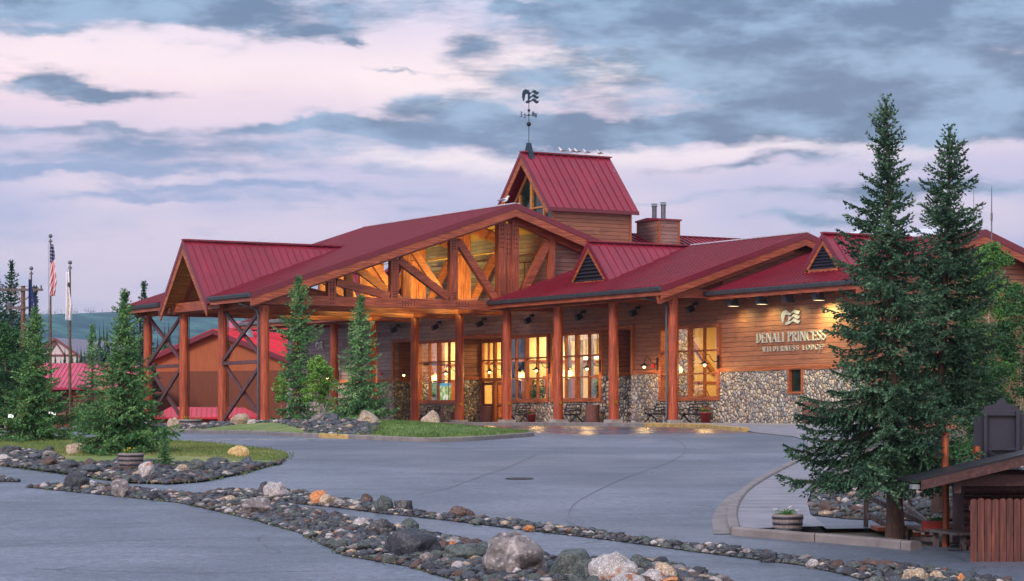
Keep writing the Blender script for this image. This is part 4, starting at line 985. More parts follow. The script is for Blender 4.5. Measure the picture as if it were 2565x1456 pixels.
# doors, pictures, wainscot and trim on the side walls that face the windows
for yw, items in ((7.66, [(3.7, 4.6, -.2, 2.3), (6.3, 8.8, 1.9, 2.0)]), (21.26, [(4.0, 4.9, -.2, 2.4), (5.5, 6.5, 1.5, 2.5), (7.1, 8.0, -.2, 2.4), (8.6, 9.8, 1.4, 2.6), (3.4, 11.8, .8, .9), (3.4, 11.8, 3.3, 3.42)]), (31.96, [(3.9, 4.7, 1.4, 2.4), (5.3, 6.2, -.2, 2.4), (6.9, 8.0, 1.2, 2.5), (3.4, 8.8, 3.3, 3.42)]), (26.46, [(5.2, 6.1, -.2, 2.4), (6.8, 7.8, 1.4, 2.4), (4.7, 10.8, 3.3, 3.4)])):
    mb = MB()
    for (xa, xb, za, zb) in items: mb.box(xa, xb, yw - .06, yw - .002, za, zb)
    mb.pieces('interior_panel', 'trim_wood', lodge)
for (xx, yw, zz) in ((6.0, 21.18, 1.62), (9.2, 21.18, 1.55), (4.3, 31.88, 1.5)):
    mb = MB(); mb.box(xx - .36, xx + .36, yw - .03, yw, zz, zz + .75); mb.build('picture', 'leaves_mid', lodge)
mb = MB(); p = at(1112, 141.0, 0); mb.box(p.x, p.x + .08, p.y - .7, p.y + .5, .85, 2.15); mb.build('lit_picture', 'lit_picture', lodge)
# warm light under the canopy and porch
def uplight(x, y, z, e, label, aim):
    t = thing('canopy_uplight', label, 'lamp', (x, y, z), 0, 'uplights on the canopy beams')
    mb = MB(); mb.tube([(0, 0, 0), (0, 0, .2)], [.09, .12], 10); mb.build('housing', 'black_metal', t); mb = MB(); mb.tube([(0, 0, .19), (0, 0, .205)], .1, 10); mb.build('lens', 'lit_tube', t)
    d = Vector(aim) - Vector((x, y, z)); o = light('lamp_light', 'SPOT', (x, y, z + .26), e, (1.0, .98, .28), .12, d.to_track_quat('-Z', 'Y').to_euler(), R(130))
for y, lb in ((18.4, 'second'), (23.8, 'third'), (29.3, 'fourth')):
    uplight(-1.1, y, 6.36, 1500, 'small black uplight on the long beam in the %s bay of the canopy' % lb, (-.2, y + 2.8, 8.6))
    uplight(-4.9, y, 6.36, 550, 'small black uplight beside the outer posts in the %s bay of the canopy' % lb, (-3.9, y + 2.8, 8.0))
uplight(-1.0, 13.6, 5.35, 260, 'small black uplight under the front truss', (-.2, 15.8, 4.6)) if False else None

# ------------------------------------------------------------------ wall signs
EMB = [[(1050, 535), (1030, 490), (1018, 440), (1013, 380), (1020, 330), (1038, 290), (1070, 255), (1110, 240), (1150, 252), (1190, 290), (1225, 316), (1250, 306), (1280, 268), (1312, 244), (1348, 243), (1388, 272), (1420, 288), (1442, 284), (1457, 268), (1443, 312), (1416, 346), (1388, 352), (1350, 338), (1312, 310), (1284, 303), (1255, 322), (1225, 356), (1200, 368), (1165, 357), (1130, 346), (1104, 362), (1086, 410), (1073, 475), (1062, 530)],
       [(1185, 372), (1205, 395), (1228, 408), (1248, 403), (1278, 364), (1310, 345), (1346, 350), (1385, 382), (1415, 399), (1440, 394), (1457, 374), (1442, 420), (1418, 449), (1390, 456), (1350, 440), (1312, 412), (1280, 407), (1250, 432), (1216, 470), (1186, 478)],
       [(1176, 474), (1196, 500), (1222, 508), (1248, 496), (1278, 462), (1310, 445), (1346, 456), (1385, 490), (1418, 505), (1442, 500), (1457, 480), (1442, 526), (1416, 560), (1388, 568), (1350, 548), (1312, 515), (1280, 508), (1248, 532), (1200, 562), (1150, 580), (1112, 574), (1106, 548), (1128, 518), (1172, 506)]]
def emblem(mb, O, X, Y, depth, W, H):
    for i, p in enumerate(EMB):
        D = Vector(depth) * (1 + .02 * i); mb.prism([((a - 1013) / 444 * W, (580 - b) / 340 * H) for a, b in p], O, X, Y, D)
def letters(t, O, X, D, sx, sy, txt, track):
    cx = 0
    for ch in txt:
        mb = MB(); p = Pen(mb, O, X, (0, 0, 1), D, sx, sy); p.cx = cx; w_ = p.glyph(ch); cx += w_ + track
        if mb.v: mb.build('letter', 'sign_metal', t, recalc=True)
    return cx
class Pen:
    """serif capitals drawn as thin plates: thick stems, thin hairlines, bowls"""
    def __init__(s, mb, O, X, Y, D, sx, sy): s.mb = mb; s.O = Vector(O); s.X = Vector(X); s.Y = Vector(Y); s.D = Vector(D); s.sx = sx; s.sy = sy; s.k = 0; s.cx = 0
    def poly(s, p): s.k += 1; s.mb.prism([((s.cx + a) * s.sx, b * s.sy) for a, b in p], s.O, s.X, s.Y, s.D * (1 + .012 * (s.k % 9)))
    def stem(s, x, y0=0, y1=1, w=.13, ser=.075):
        s.poly([(x, y0), (x + w, y0), (x + w, y1), (x, y1)])
        for y in ((y0, y0 + .05), (y1 - .05, y1)):
            if ser: s.poly([(x - ser, y[0]), (x + w + ser, y[0]), (x + w + ser, y[1]), (x - ser, y[1])])
    def bar(s, x0, x1, y, h=.055): s.poly([(x0, y), (x1, y), (x1, y + h), (x0, y + h)])
    def diag(s, x0, y0, x1, y1, w): s.poly([(x0, y0), (x0 + w, y0), (x1 + w, y1), (x1, y1)])
    def arc(s, cx, cy, rx, ry, a0, a1, thin=.05, thick=.14, n=14):
        o = []; i_ = []
        for k in range(n + 1):
            a = R(a0 + (a1 - a0) * k / n); c = abs(math.cos(a)); t = thin + (thick - thin) * c ** 1.5
            o.append((cx + rx * math.cos(a), cy + ry * math.sin(a))); i_.append((cx + (rx - t) * math.cos(a), cy + (ry - thin) * math.sin(a)))
        for k in range(n): s.poly([o[k], o[k + 1], i_[k + 1], i_[k]]); s.k -= 1
        s.k += 1
    def glyph(s, ch):
        W = .6
        if ch == 'D': s.stem(.06); s.arc(.2, .5, .46, .5, -90, 90); W = .70
        elif ch == 'E': s.stem(.06); s.bar(.1, .5, .945); s.bar(.1, .42, .48); s.bar(.1, .52, 0); s.bar(.47, .5, .82, .15); s.bar(.49, .52, .03, .15); s.bar(.40, .43, .42, .17); W = .58
        elif ch == 'N': s.stem(.05, w=.06); s.diag(.05 + .55, 0, .03, 1, .15); s.stem(.62, w=.06); W = .78
        elif ch == 'A': s.diag(.02, 0, .30, 1, .06); s.diag(.52, 0, .26, 1, .14); s.bar(.14, .50, .32); s.bar(-.04, .16, 0); s.bar(.46, .74, 0); W = .72
        elif ch == 'L': s.stem(.06); s.bar(.1, .5, 0); s.bar(.47, .5, .03, .17); W = .56
        elif ch == 'I': s.stem(.08); W = .32
        elif ch == 'P': s.stem(.06); s.arc(.2, .74, .32, .26, -90, 90); W = .56
        elif ch == 'R': s.stem(.06); s.arc(.2, .74, .32, .26, -90, 90); s.diag(.50, 0, .22, .5, .15); s.bar(.48, .70, 0); W = .66
        elif ch == 'C': s.arc(.44, .5, .42, .5, 50, 310); s.bar(.64, .68, .72, .2); W = .72
        elif ch == 'G': s.arc(.44, .5, .42, .5, 50, 320); s.stem(.60, 0.02, .42, .12, .05); s.bar(.64, .68, .72, .2); W = .80
        elif ch == 'O': s.arc(.42, .5, .40, .5, 0, 360, n=22); W = .84
        elif ch == 'W': s.diag(.24, 0, .04, 1, .12); s.diag(.24, 0, .44, 1, .06); s.diag(.60, 0, .40, 1, .12); s.diag(.60, 0, .80, 1, .06); s.bar(-.02, .22, .95); s.bar(.72, .92, .95); W = .92
        elif ch == 'S': s.arc(.27, .745, .23, .255, 30, 270, .06, .10); s.arc(.27, .265, .25, .265, -150, 90, .06, .12); s.diag(.12, .60, .34, .38, .10) if False else s.poly([(.09, .60), (.30, .46), (.44, .42), (.40, .55), (.22, .62)]); s.bar(.44, .475, .76, .17); s.bar(.03, .065, .06, .18); W = .56
        elif ch == ' ': W = .36
        return W
    def text(s, txt, track=.05):
        for ch in txt: w_ = s.glyph(ch); s.cx += w_ + track
        return s.cx
def text_width(txt, track):
    p = Pen(MB(), (0, 0, 0), (1, 0, 0), (0, 0, 1), (0, 1, 0), 1, 1); return p.text(txt, track) - track
def wall_sign(label, y_left, width, zb, k, cat='sign'):
    """pewter lettering on the facade; letters run towards -y"""
    t = thing('wall_sign', label, cat, (FX, y_left, zb)); X = (0, -1, 0); D = (-.06, 0, 0)
    w1 = text_width('DENALI PRINCESS', .04); letters(t, (-.004, 0, 0), X, D, width / w1, .46 * k, 'DENALI PRINCESS', .04)
    w2 = text_width('WILDERNESS LODGE', .34); W2 = width * .855; cx_ = letters(t, (-.004, -.5 * k, -.43 * k), X, D, W2 / w2, .235 * k, 'WILDERNESS LODGE', .34)
    r_ = (cx_ - .30) * W2 / w2; mb = MB(); mb.tube([(-.03, -.5 * k - r_ - .07 - .06 * k * math.cos(a), -.26 * k + .05 * k * math.sin(a)) for a in np.linspace(0, 2 * math.pi, 13)], .01, 5, False)
    mb.build('registered_mark', 'sign_metal', t, recalc=True)
    mb = MB(); emblem(mb, (-.004, -2.0 * k, .80 * k), X, (0, 0, 1), D, 1.5 * k, .70 * k); mb.build('emblem', 'sign_metal', t, recalc=True)
    return t
wall_sign('pewter wave emblem over the words DENALI PRINCESS WILDERNESS LODGE on the golden lit wall', -2.8, 5.4, 3.68, 1.0)
wall_sign('smaller pewter emblem and lodge lettering on the grey weathered wall beyond the canopy', 47.6, 4.1, 4.0, .76)

# ------------------------------------------------------------------ lamps on the facade
WHICH = {.2: 'at the right edge of the last porch window', 5.55: 'left of the last porch window, lighting the stone', 11.02: 'right of the third big window from the left', 16.25: 'between the two middle porch windows',
         21.4: 'right of the entrance door', 26.55: 'right of the leftmost big window', 31.85: 'at the left end of the leftmost big window', 42.4: 'on the grey wall behind the young aspen'}
for y, wh in WHICH.items():
    t = thing('wall_lamp', 'black gooseneck lamp with a glowing bulb ' + wh, 'lamp', (FX - .15, y, 2.85), 0, 'gooseneck lamps along the facade')
    mb = MB(); mb.box(-.04, .0, -.07, .07, -.35, .30); mb.build('back_plate', 'black_metal', t)
    mb = MB(); mb.tube([(-.04, 0, 0), (-.25, 0, -.02), (-.42, 0, .10), (-.52, 0, .30), (-.68, 0, .36), (-.80, 0, .26), (-.83, 0, .05), (-.83, 0, -.08)], .022, 8); mb.build('arm', 'black_metal', t)
    mb = MB(); mb.lathe([(.04, .02), (.07, -.02), (.12, -.07), (.27, -.13), (.27, -.14), (.11, -.09), (.04, -.05)], 20, (-.83, 0, 0)); mb.build('lamp_shade', 'black_metal', t)
    mb = MB(); mb.sphere((-.83, 0, -.17), .075, 12, 8, (1, 1, 1.15)); mb.build('bulb', 'bulb', t)
    light('lamp_light', 'POINT', (FX - .98, y, 2.54), 60, (1.0, .62, .24), .30)
for i, (y, wh) in enumerate([(2.3, 'right of the last porch column'), (7.5, 'above the right alcove'), (12.8, 'above the third big window'), (18.2, 'above the window right of the entrance'), (23.6, 'above the entrance door'), (29.0, 'above the leftmost big window'), (34.3, 'above the left alcove')]):
    t = thing('spotlight', 'small black box spotlight high on the wall ' + wh, 'spotlight', (FX - .02, y, 5.62), 0, 'box spotlights high on the porch wall')
    mb = MB(); mb.box(-.16, 0, -.12, .12, .12, .26); mb.tube([(-.1, 0, .16), (-.28, 0, .02)], .03, 8); mb.build('bracket', 'black_metal', t)
    mb = MB(); mb.beam((-.22, 0, -.02), (-.52, 0, -.18), .30, .28); mb.build('housing', 'black_metal', t)
for i, (y, e, wh) in enumerate([(-1.7, 110, 'leftmost of four'), (-4.0, 130, 'second, left of the emblem'), (-6.1, 70, 'third from the left, above the emblem'), (-8.4, 650, 'rightmost, brightest')]):
    t = thing('eave_floodlight', 'grey box floodlight under the eave over the sign, ' + wh, 'floodlight', (2.35, y, 5.98), 0, 'box floodlights over the sign')
    mb = MB(); mb.box(-.16, .16, -.17, .17, -.14, 0); mb.build('mount', 'dark_box', t)
    mb = MB(); mb.prism([(-.26, -.02), (.18, -.02), (.30, -.34), (-.20, -.34)], (0, -.17, -.14), (1, 0, 0), (0, 0, 1), (0, .34, 0)); mb.build('housing', 'dark_box', t, recalc=True)
    mb = MB(); mb.box(-.16, .26, -.14, .14, -.495, -.485); mb.build('lens', 'lit_tube' if e > 100 else 'dark_glass', t)
    light('lamp_light', 'SPOT', (2.30, y, 5.42), e, (1.0, .92, .36), .22, Vector((.30, -.1, -1)).to_track_quat('-Z', 'Y').to_euler(), R(150))

# ------------------------------------------------------------------ porch furniture
def bench(u_, y, wh, sc=1.0, x=2.15):
    z = gz(x, y) + PORCH; t = thing('rustic_bench', 'black rustic branch bench ' + wh, 'bench', (x, y, z), 0, 'rustic benches along the porch wall'); rr = random.Random(int(y * 7))
    L = .78
    def br(p, q, r0, r1, parent_mb, bow=.05):
        P = Vector(p); Q = Vector(q); n = 6
        pts = [P.lerp(Q, i / n) + Vector((rr.uniform(-1, 1), rr.uniform(-1, 1), rr.uniform(-1, 1))) * bow * math.sin(math.pi * i / n) for i in range(n + 1)]
        parent_mb.tube(pts, [r0 + (r1 - r0) * i / n for i in range(n + 1)], 7)
    mb = MB()
    for k in range(5): br((-.32 + .13 * k, -L, .44), (-.32 + .13 * k, L, .44), .038, .036, mb, .03)
    mb.build('seat', 'bench_black', t)
    mb = MB()
    for zz in (.60, .76, .93): br((.24 + (zz - .6) * .25, -L, zz + .03), (.24 + (zz - .6) * .25, L, zz), .034, .03, mb, .05)
    for q in (-.4, 0, .4): br((.24, q, .5), (.33, q + .1, .95), .022, .02, mb)
    for q in (-L, L): br((.2, q, .4), (.36, q, .99), .045, .035, mb)
    mb.build('backrest', 'bench_black', t)
    for s_ in (-1, 1):
        mb = MB(); br((-.38, s_ * L, 0), (.02, s_ * L, .42), .045, .04, mb); br((-.02, s_ * L, .36), (-.34, s_ * L, .46), .04, .035, mb); mb.build('leg', 'bench_black', t)
        mb = MB(); br((.40, s_ * L, 0), (.02, s_ * L, .36), .045, .04, mb); mb.build('leg', 'bench_black', t)
        mb = MB(); br((-.42, s_ * L, .66), (.28, s_ * L, .70), .035, .03, mb); br((-.36, s_ * L, .44), (-.42, s_ * L, .67), .03, .03, mb); mb.build('armrest', 'bench_black', t)
bench(0, 28.9, 'behind the pointed boulder, left of the door'); bench(0, 18.4, 'right of the entrance, below a big window'); bench(0, 13.1, 'between two log columns, left of a bark bin')
bench(0, 4.35, 'half hidden behind the last log column'); bench(0, 1.35, 'below the last window, beside a red flower pot')
def bark_bin(y, wh, x=2.2, h=.92, r=.36):
    z = gz(x, y) + apron_z(x, y) - gz(x, y); t = thing('litter_bin', 'brown bark-textured bin ' + wh, 'bin', (x, y, z), 0, 'bark-textured bins')
    mb = MB(); n = 26; rr = random.Random(int(y * 9)); prof = []
    for j in range(13):
        zz = h * j / 12
        prof.append([(r * (1 + .035 * rr.uniform(-1, 1) + .03 * math.cos(i * 3.7 + j * .2)), zz, i) for i in range(n)])
    vs = [(q[0] * math.cos(q[2] * 2 * math.pi / n), q[0] * math.sin(q[2] * 2 * math.pi / n), q[1]) for row in prof for q in row]
    mb.add(vs, [(j * n + i, j * n + (i + 1) % n, (j + 1) * n + (i + 1) % n, (j + 1) * n + i) for j in range(12) for i in range(n)], True); mb.build('body', 'bark_resin', t)
    mb = MB(); mb.lathe([(0, h - .01), (.16, h - .01), (.17, h + .02), (r * .97, h + .01), (r * .98, h - .03)], 24); mb.build('lid', 'bark_resin', t)
bark_bin(22.1, 'in front of the entrance door'); bark_bin(10.75, 'right of a bench, before the right alcove'); bark_bin(-8.05, 'standing alone at the right end of the stone wall', h=.98, r=.39); bark_bin(25.6, 'holding the leafy fern left of the door', h=.6)
def leaf_clump(c, r, n, size, rr, flat=.7):
    A = np.empty((n, 3, 3))
    for i in range(n):
        d = Vector((rr.gauss(0, 1), rr.gauss(0, 1), rr.gauss(0, flat))).normalized() * r * rr.random() ** .4; p = Vector(c) + d
        a = Vector((rr.gauss(0, 1), rr.gauss(0, 1), rr.gauss(0, .6))).normalized() * size * rr.uniform(.6, 1.3); b = a.cross(Vector((rr.gauss(0, 1), rr.gauss(0, 1), rr.gauss(0, 1)))).normalized() * size * .4
        A[i] = [p - a * .5, p + b, p + a * .5]
    return A
def flower_pot(x, y, wh, fl, mat='pot_red', h=.46, r=.26):
    z = gz(x, y) + PORCH; t = thing('flower_pot', wh, 'flower pot', (x, y, z), 0, 'red flower pots on the porch')
    mb = MB(); mb.lathe([(0, 0), (r * .72, 0), (r * .95, h * .85), (r * 1.02, h * .86), (r * 1.04, h), (r * .92, h), (r * .9, h - .05), (0, h - .05)], 18); mb.build('pot', mat, t)
    rr = random.Random(3); np_mesh('foliage', leaf_clump((0, 0, h + .08), r * 1.05, 260, .09, rr), 'leaves_mid', t)
    np_mesh('flowers', np.concatenate([leaf_clump((rr.uniform(-r, r) * .8, rr.uniform(-r, r) * .8, h + rr.uniform(.12, .28)), .04, 22, .05, rr) for _ in range(12)]), fl, t)
flower_pot(2.1, 16.9, 'red pot of pink flowers beside the bench right of the entrance', 'petal_pink'); flower_pot(1.9, 2.95, 'red pot of red flowers half hidden behind the last log column', 'petal_red', h=.5, r=.28)
flower_pot(1.9, -.05, 'red pot of red and white flowers right of the last bench', 'petal_red', h=.52, r=.30); flower_pot(1.6, 43.6, 'dark red pot beside the stone wall beyond the aspen', 'petal_white', h=.6, r=.32)
rr = random.Random(5); t = thing('fern', 'tall light green fern growing out of a bark planter on the porch', 'plant', (2.2, 25.6, gz(2.2, 25.6) + PORCH + .55))
tr = []
for k in range(26):
    a = k * 2.4; L = rr.uniform(.5, 1.0); pts = [Vector((math.cos(a) * L * s * .75, math.sin(a) * L * s * .75, .9 * L * (s * 1.5 - s * s * 1.15))) for s in np.linspace(0, 1, 12)]
    for j in range(1, 12):
        d = (pts[j] - pts[j - 1]).normalized(); sd = d.cross(Vector((0, 0, 1))).normalized()
        for s_ in (-1, 1): tr.append([pts[j - 1], pts[j - 1] + sd * s_ * .16 * (1.1 - j / 12) - d * .02, pts[j] + Vector((0, 0, -.01))])
np_mesh('fronds', np.array([[list(v) for v in q] for q in tr]), 'leaves_bright', t)
# bicycle rack
p = at(2138, 101, 0); t = thing('bike_rack', 'silver tube bicycle rack beside the stone wall at the right', 'bicycle rack', (p.x, p.y, gz(p.x, p.y) + .1))
mb = MB()
for k in range(5):
    y = -.8 + .4 * k; mb.tube([(-.1, y, 0), (-.1, y, .7), (-.1, y + .08, .8), (-.1, y + .2, .8), (-.1, y + .28, .7), (-.1, y + .28, 0)], .022, 8)
mb.tube([(-.1, -.9, .45), (-.1, 1.2, .45)], .022, 8); mb.build('rail', 'steel', t)

# half barrels
def half_barrel(name_u, v, Y, lab, r=.36, h=.40, fl='petal_white'):
    p = gp(name_u, v) if Y is None else at(name_u, Y); t = thing('half_barrel', lab, 'planter', p, 0, 'half barrel planters')
    mb = MB(); n = 30; prof = [(0, -.05), (r * .86, -.05), (r * .94, h * .35), (r, h * .8), (r * 1.0, h), (r * .93, h), (r * .92, h - .06), (0, h - .06)]; mb.lathe(prof, n)
    for i in range(15):
        a = i * 2 * math.pi / 15
    mb.build('tub', 'barrel_wood', t)
    mb = MB()
    for z0, z1, k in ((.10 * h, .24 * h, .905), (.42 * h, .56 * h, .965), (.74 * h, .88 * h, 1.005)): mb.lathe([(r * k, z0), (r * (k + .022), z0), (r * (k + .032), z1), (r * (k + .008), z1)], n)
    mb.build('hoop', 'barrel_hoop', t)
    rr = random.Random(int(name_u)); np_mesh('foliage', np.concatenate([leaf_clump((rr.uniform(-r, r) * .75, rr.uniform(-r, r) * .75, h + .03), .09, 46, .05, rr) for _ in range(8)]), 'leaves_mid', t)
    np_mesh('flowers', np.concatenate([leaf_clump((rr.uniform(-r, r) * .8, rr.uniform(-r, r) * .8, h + rr.uniform(.05, .16)), .028, 14, .04, rr) for _ in range(8)]), fl, t)
half_barrel(1973, 1333, None, 'wooden half barrel planter with white flowers at the end of the curved sidewalk', r=.31, h=.36)
half_barrel(328, 1191, None, 'grey half barrel with yellow flowers among the cobbles below the big left spruce', r=.345, h=.38, fl='petal_yellow')
half_barrel(475, 1078, 119.0, 'half barrel planter beside a concrete column base of the canopy', r=.62, h=.55, fl='petal_yellow')
half_barrel(612, 1070, 126.0, 'half barrel half hidden behind the middle column of the canopy', r=.6, h=.5, fl='petal_yellow')

# weather vane
t = thing('weather_vane', 'dark wave-shaped weather vane with compass letters on the tower ridge', 'weather vane', (9.55, TY, TZ))
mb = MB(); mb.prism([(-.42, -.42), (0, .62), (.42, -.42)], (-.17, 0, 0), (0, 1, 0), (0, 0, 1), (.34, 0, 0)); mb.build('saddle', 'verdigris', t, recalc=True)
mb = MB(); mb.tube([(0, 0, .5), (0, 0, 3.9)], .022, 8); mb.build('pole', 'black_metal', t)
mb = MB(); mb.sphere((0, 0, 1.78), .145, 12, 8); mb.sphere((0, 0, 2.62), .09, 12, 8); mb.build('ball', 'black_metal', t)
mb = MB(); mb.tube([(-.42, 0, 2.33), (.42, 0, 2.33)], .012, 6); mb.tube([(0, -.42, 2.33), (0, .42, 2.33)], .012, 6); mb.sphere((0, 0, 2.33), .075, 6, 4)
def vl(chs, O, X):
    p = Pen(mb, O, X, (0, 0, 1), (0, .03, 0) if abs(Vector(X).x) > .5 else (.03, 0, 0), .26, .30)
    if chs == 'E': p.stem(.3); p.bar(-.1, .35, .92, .09); p.bar(0, .35, .46, .09); p.bar(-.1, .35, 0, .09)
    else: p.text(chs)
vl('E', (-.60, 0, 2.20), (1, 0, 0)); vl('W', (.38, 0, 2.20), (1, 0, 0)); vl('S', (0, .58, 2.20), (0, -1, 0)); vl('N', (0, -.38, 2.20), (0, -1, 0)); mb.build('compass_arms', 'black_metal', t, recalc=True)
mb = MB(); emblem(mb, (-.48, -.02, 3.05), (1, 0, 0), (0, 0, 1), (0, .05, 0), 1.22, .86)
mb.prism([(.42, 0), (.50, .02), (.54, .5), (.60, .62), (.42, .6)], (-.48, -.018, 3.05), (1, 0, 0), (0, 0, 1), (0, .046, 0)); mb.build('emblem', 'verdigris', t, recalc=True)

# gulls
def gull(x, y, z, rz, lab, s=1.0):
    t = thing('gull', lab, 'bird', (x, y, z), rz, 'gulls on the roof ridges')
    mb = MB(); mb.tube([(-.24, 0, .20), (-.16, 0, .205), (-.06, 0, .20), (.04, 0, .205), (.11, 0, .24), (.135, 0, .29), (.15, 0, .335), (.175, 0, .36), (.205, 0, .355), (.225, 0, .35)], [.012, .045, .075, .085, .07, .05, .043, .045, .03, .008], 10); mb.build('body', 'feather_white', t)
    mb = MB()
    for sg in (-1, 1): mb.tube([(.06, sg * .062, .225), (-.06, sg * .07, .215), (-.20, sg * .045, .195), (-.33, sg * .012, .18)], [.03, .05, .03, .005], 8)
    mb.build('wing', 'feather_grey', t)
    mb = MB(); mb.tube([(.215, 0, .352), (.275, 0, .338)], [.013, .004], 6); mb.build('beak', 'beak_yellow', t)
    mb = MB(); mb.tube([(.0, .03, .14), (.01, .03, 0)], .008, 5); mb.tube([(.0, -.03, .14), (.01, -.03, 0)], .008, 5); mb.build('leg', 'beak_yellow', t)
    t.scale = (s, s, s)
gx = lambda u: (lambda r: (.508 + .861 * r) / (.861 - .508 * r) * (95 + TY) - 65.2)((u - PX) / FP)
gull(gx(1409), TY, TZ + .09, R(150), 'gull nearest the weather vane on the tower ridge'); gull(gx(1433), TY, TZ + .09, R(160), 'second gull from the left on the tower ridge'); gull(gx(1447), TY, TZ + .09, R(170), 'middle gull of the five on the tower ridge')
gull(gx(1469), TY, TZ + .09, R(175), 'fourth gull from the left on the tower ridge'); gull(gx(1502), TY, TZ + .09, R(190), 'gull at the right end of the tower ridge'); gull(0, 16.3, ZR + .08, R(-40), 'lone white gull on the peak of the canopy roof', 1.25)

# antennas on the right gable
for u, Yd, z1, z2, r_, lb in ((2484, 108, 7.7, 10.65, .02, 'tall thin antenna mast at the tip of the right gable'), (2439, 110, 7.6, 10.7, .014, 'thinner antenna beside the tall mast, behind the spruce')):
    p = at(u, Yd, 0); mb = MB(); mb.tube([(p.x, p.y, z1), (p.x, p.y, z1 + 1.6), (p.x, p.y, z2)], [r_ * 1.6, r_ * 1.5, r_ * .7], 7); mb.tube([(p.x - .5, p.y - .1, z1 + .3), (p.x + .5, p.y + .1, z1 + .3)], .018, 6); mb.tube([(p.x, p.y, z1 + 1.4), (p.x, p.y, z1 + 1.75)], .05, 6)
    tag(mb.build('antenna', 'steel'), lb, 'antenna')
mb = MB(); mb.tube([(.9, 16.6, 10.9), (.9, 16.6, 9.3), (.9, 30, 9.3)], .035, 8); mb.tube([(2.3, 18, 6.5), (2.3, 18, 8.7), (2.2, 17, 8.75), (2.2, 30, 8.7)], .04, 8); mb.tube([(-2, 16.7, 9.0), (-2, 30, 9.0)], .025, 6); mb.build('sprinkler_pipe', 'soffit_wood', lodge)
mb = MB(); mb.box(FX - .07, FX - .005, 36.6, 36.9, 2.75, 2.95); mb.build('alarm_box', 'alarm_red', lodge)
mb = MB(); mb.box(FX - .07, FX - .005, 6.0, 6.25, 2.65, 2.85); mb.build('alarm_box', 'alarm_red', lodge)

# ------------------------------------------------------------------ planted beds
def stone_mat(name, c1, c2, c3, sp=30, spot=None, rough=.6):
    m, t, p, o = new_mat(name); co = obj_co(t); oi = t.n('ShaderNodeObjectInfo').outputs['Random']
    co = t.vm('ADD', co, t.comb(t.m('MULTIPLY', oi, 37), 0, 0))
    a = t.noise(co, 3.2, 5, .65); b = t.noise(co, sp, 3, .6)
    c = t.ramp(a, [(.3, c1), (.5, c2), (.72, c3)])
    c = t.mix(t.m('MULTIPLY', t.smooth(b, .52, .66), .5), c, tuple(min(1, q * 2.2) for q in c3))
    c = t.mix(t.m('MULTIPLY', t.smooth(b, .45, .34), .55), c, tuple(q * .35 for q in c1))
    if spot: c = t.mix(t.smooth(t.noise(co, 2.4, 2), .62, .68), c, spot)
    t.put(p.inputs['Base Color'], c); t.put(p.inputs['Roughness'], t.m('MULTIPLY_ADD', a, .3, rough - .15)); t.put(p.inputs['Normal'], t.bump(t.m('ADD', a, t.m('MULTIPLY', b, .3)), .45, .06)); return m
S = srgb
stone_mat('stone_blue', S(34, 38, 46), S(60, 66, 76), S(88, 96, 106)); stone_mat('stone_dark', S(28, 30, 36), S(46, 48, 56), S(72, 74, 82)); stone_mat('stone_green', S(40, 46, 46), S(64, 72, 70), S(96, 104, 100))
stone_mat('stone_brown', S(48, 36, 34), S(76, 58, 54), S(108, 86, 78)); stone_mat('stone_tan', S(116, 98, 82), S(156, 136, 116), S(188, 168, 148)); stone_mat('stone_pale', S(120, 114, 114), S(160, 154, 154), S(194, 188, 186), 40, S(150, 96, 66))
stone_mat('stone_rust', S(130, 70, 36), S(180, 110, 62), S(206, 146, 96)); stone_mat('stone_mauve', S(78, 74, 76), S(112, 106, 107), S(142, 135, 134), 9); stone_mat('stone_speck', S(26, 26, 32), S(46, 46, 52), S(96, 94, 96), 22); stone_mat('stone_gold', S(150, 116, 66), S(192, 158, 100), S(216, 190, 140))
import bmesh
def stone_mesh(seed, sub, flat=.6, rough=.22, cuts=0):
    rr = random.Random(seed); b = bmesh.new(); bmesh.ops.create_icosphere(b, subdivisions=sub, radius=1.0); off = Vector((rr.uniform(0, 90), rr.uniform(0, 90), rr.uniform(0, 90)))
    pl = [(Vector((rr.gauss(0, 1), rr.gauss(0, 1), rr.gauss(0, .8))).normalized(), rr.uniform(.55, .8)) for _ in range(cuts)]
    for v in b.verts:
        d = v.co.normalized(); q = d * (1 + rough * noise.noise(d * 1.3 + off) * 2 + rough * .45 * noise.noise(d * 3.5 + off) * 2)
        for n_, h in pl:
            e = q.dot(n_) - h
            if e > 0: q -= n_ * e * .88
        if sub >= 4: q += d * (.035 * noise.noise(d * 9 + off) + .02 * noise.noise(d * 20 + off))
        v.co = Vector((q.x, q.y, q.z * flat))
    me = bpy.data.meshes.new('stone'); b.to_mesh(me); b.free(); me.polygons.foreach_set('use_smooth', [True] * len(me.polygons)); return me
BOULD = []
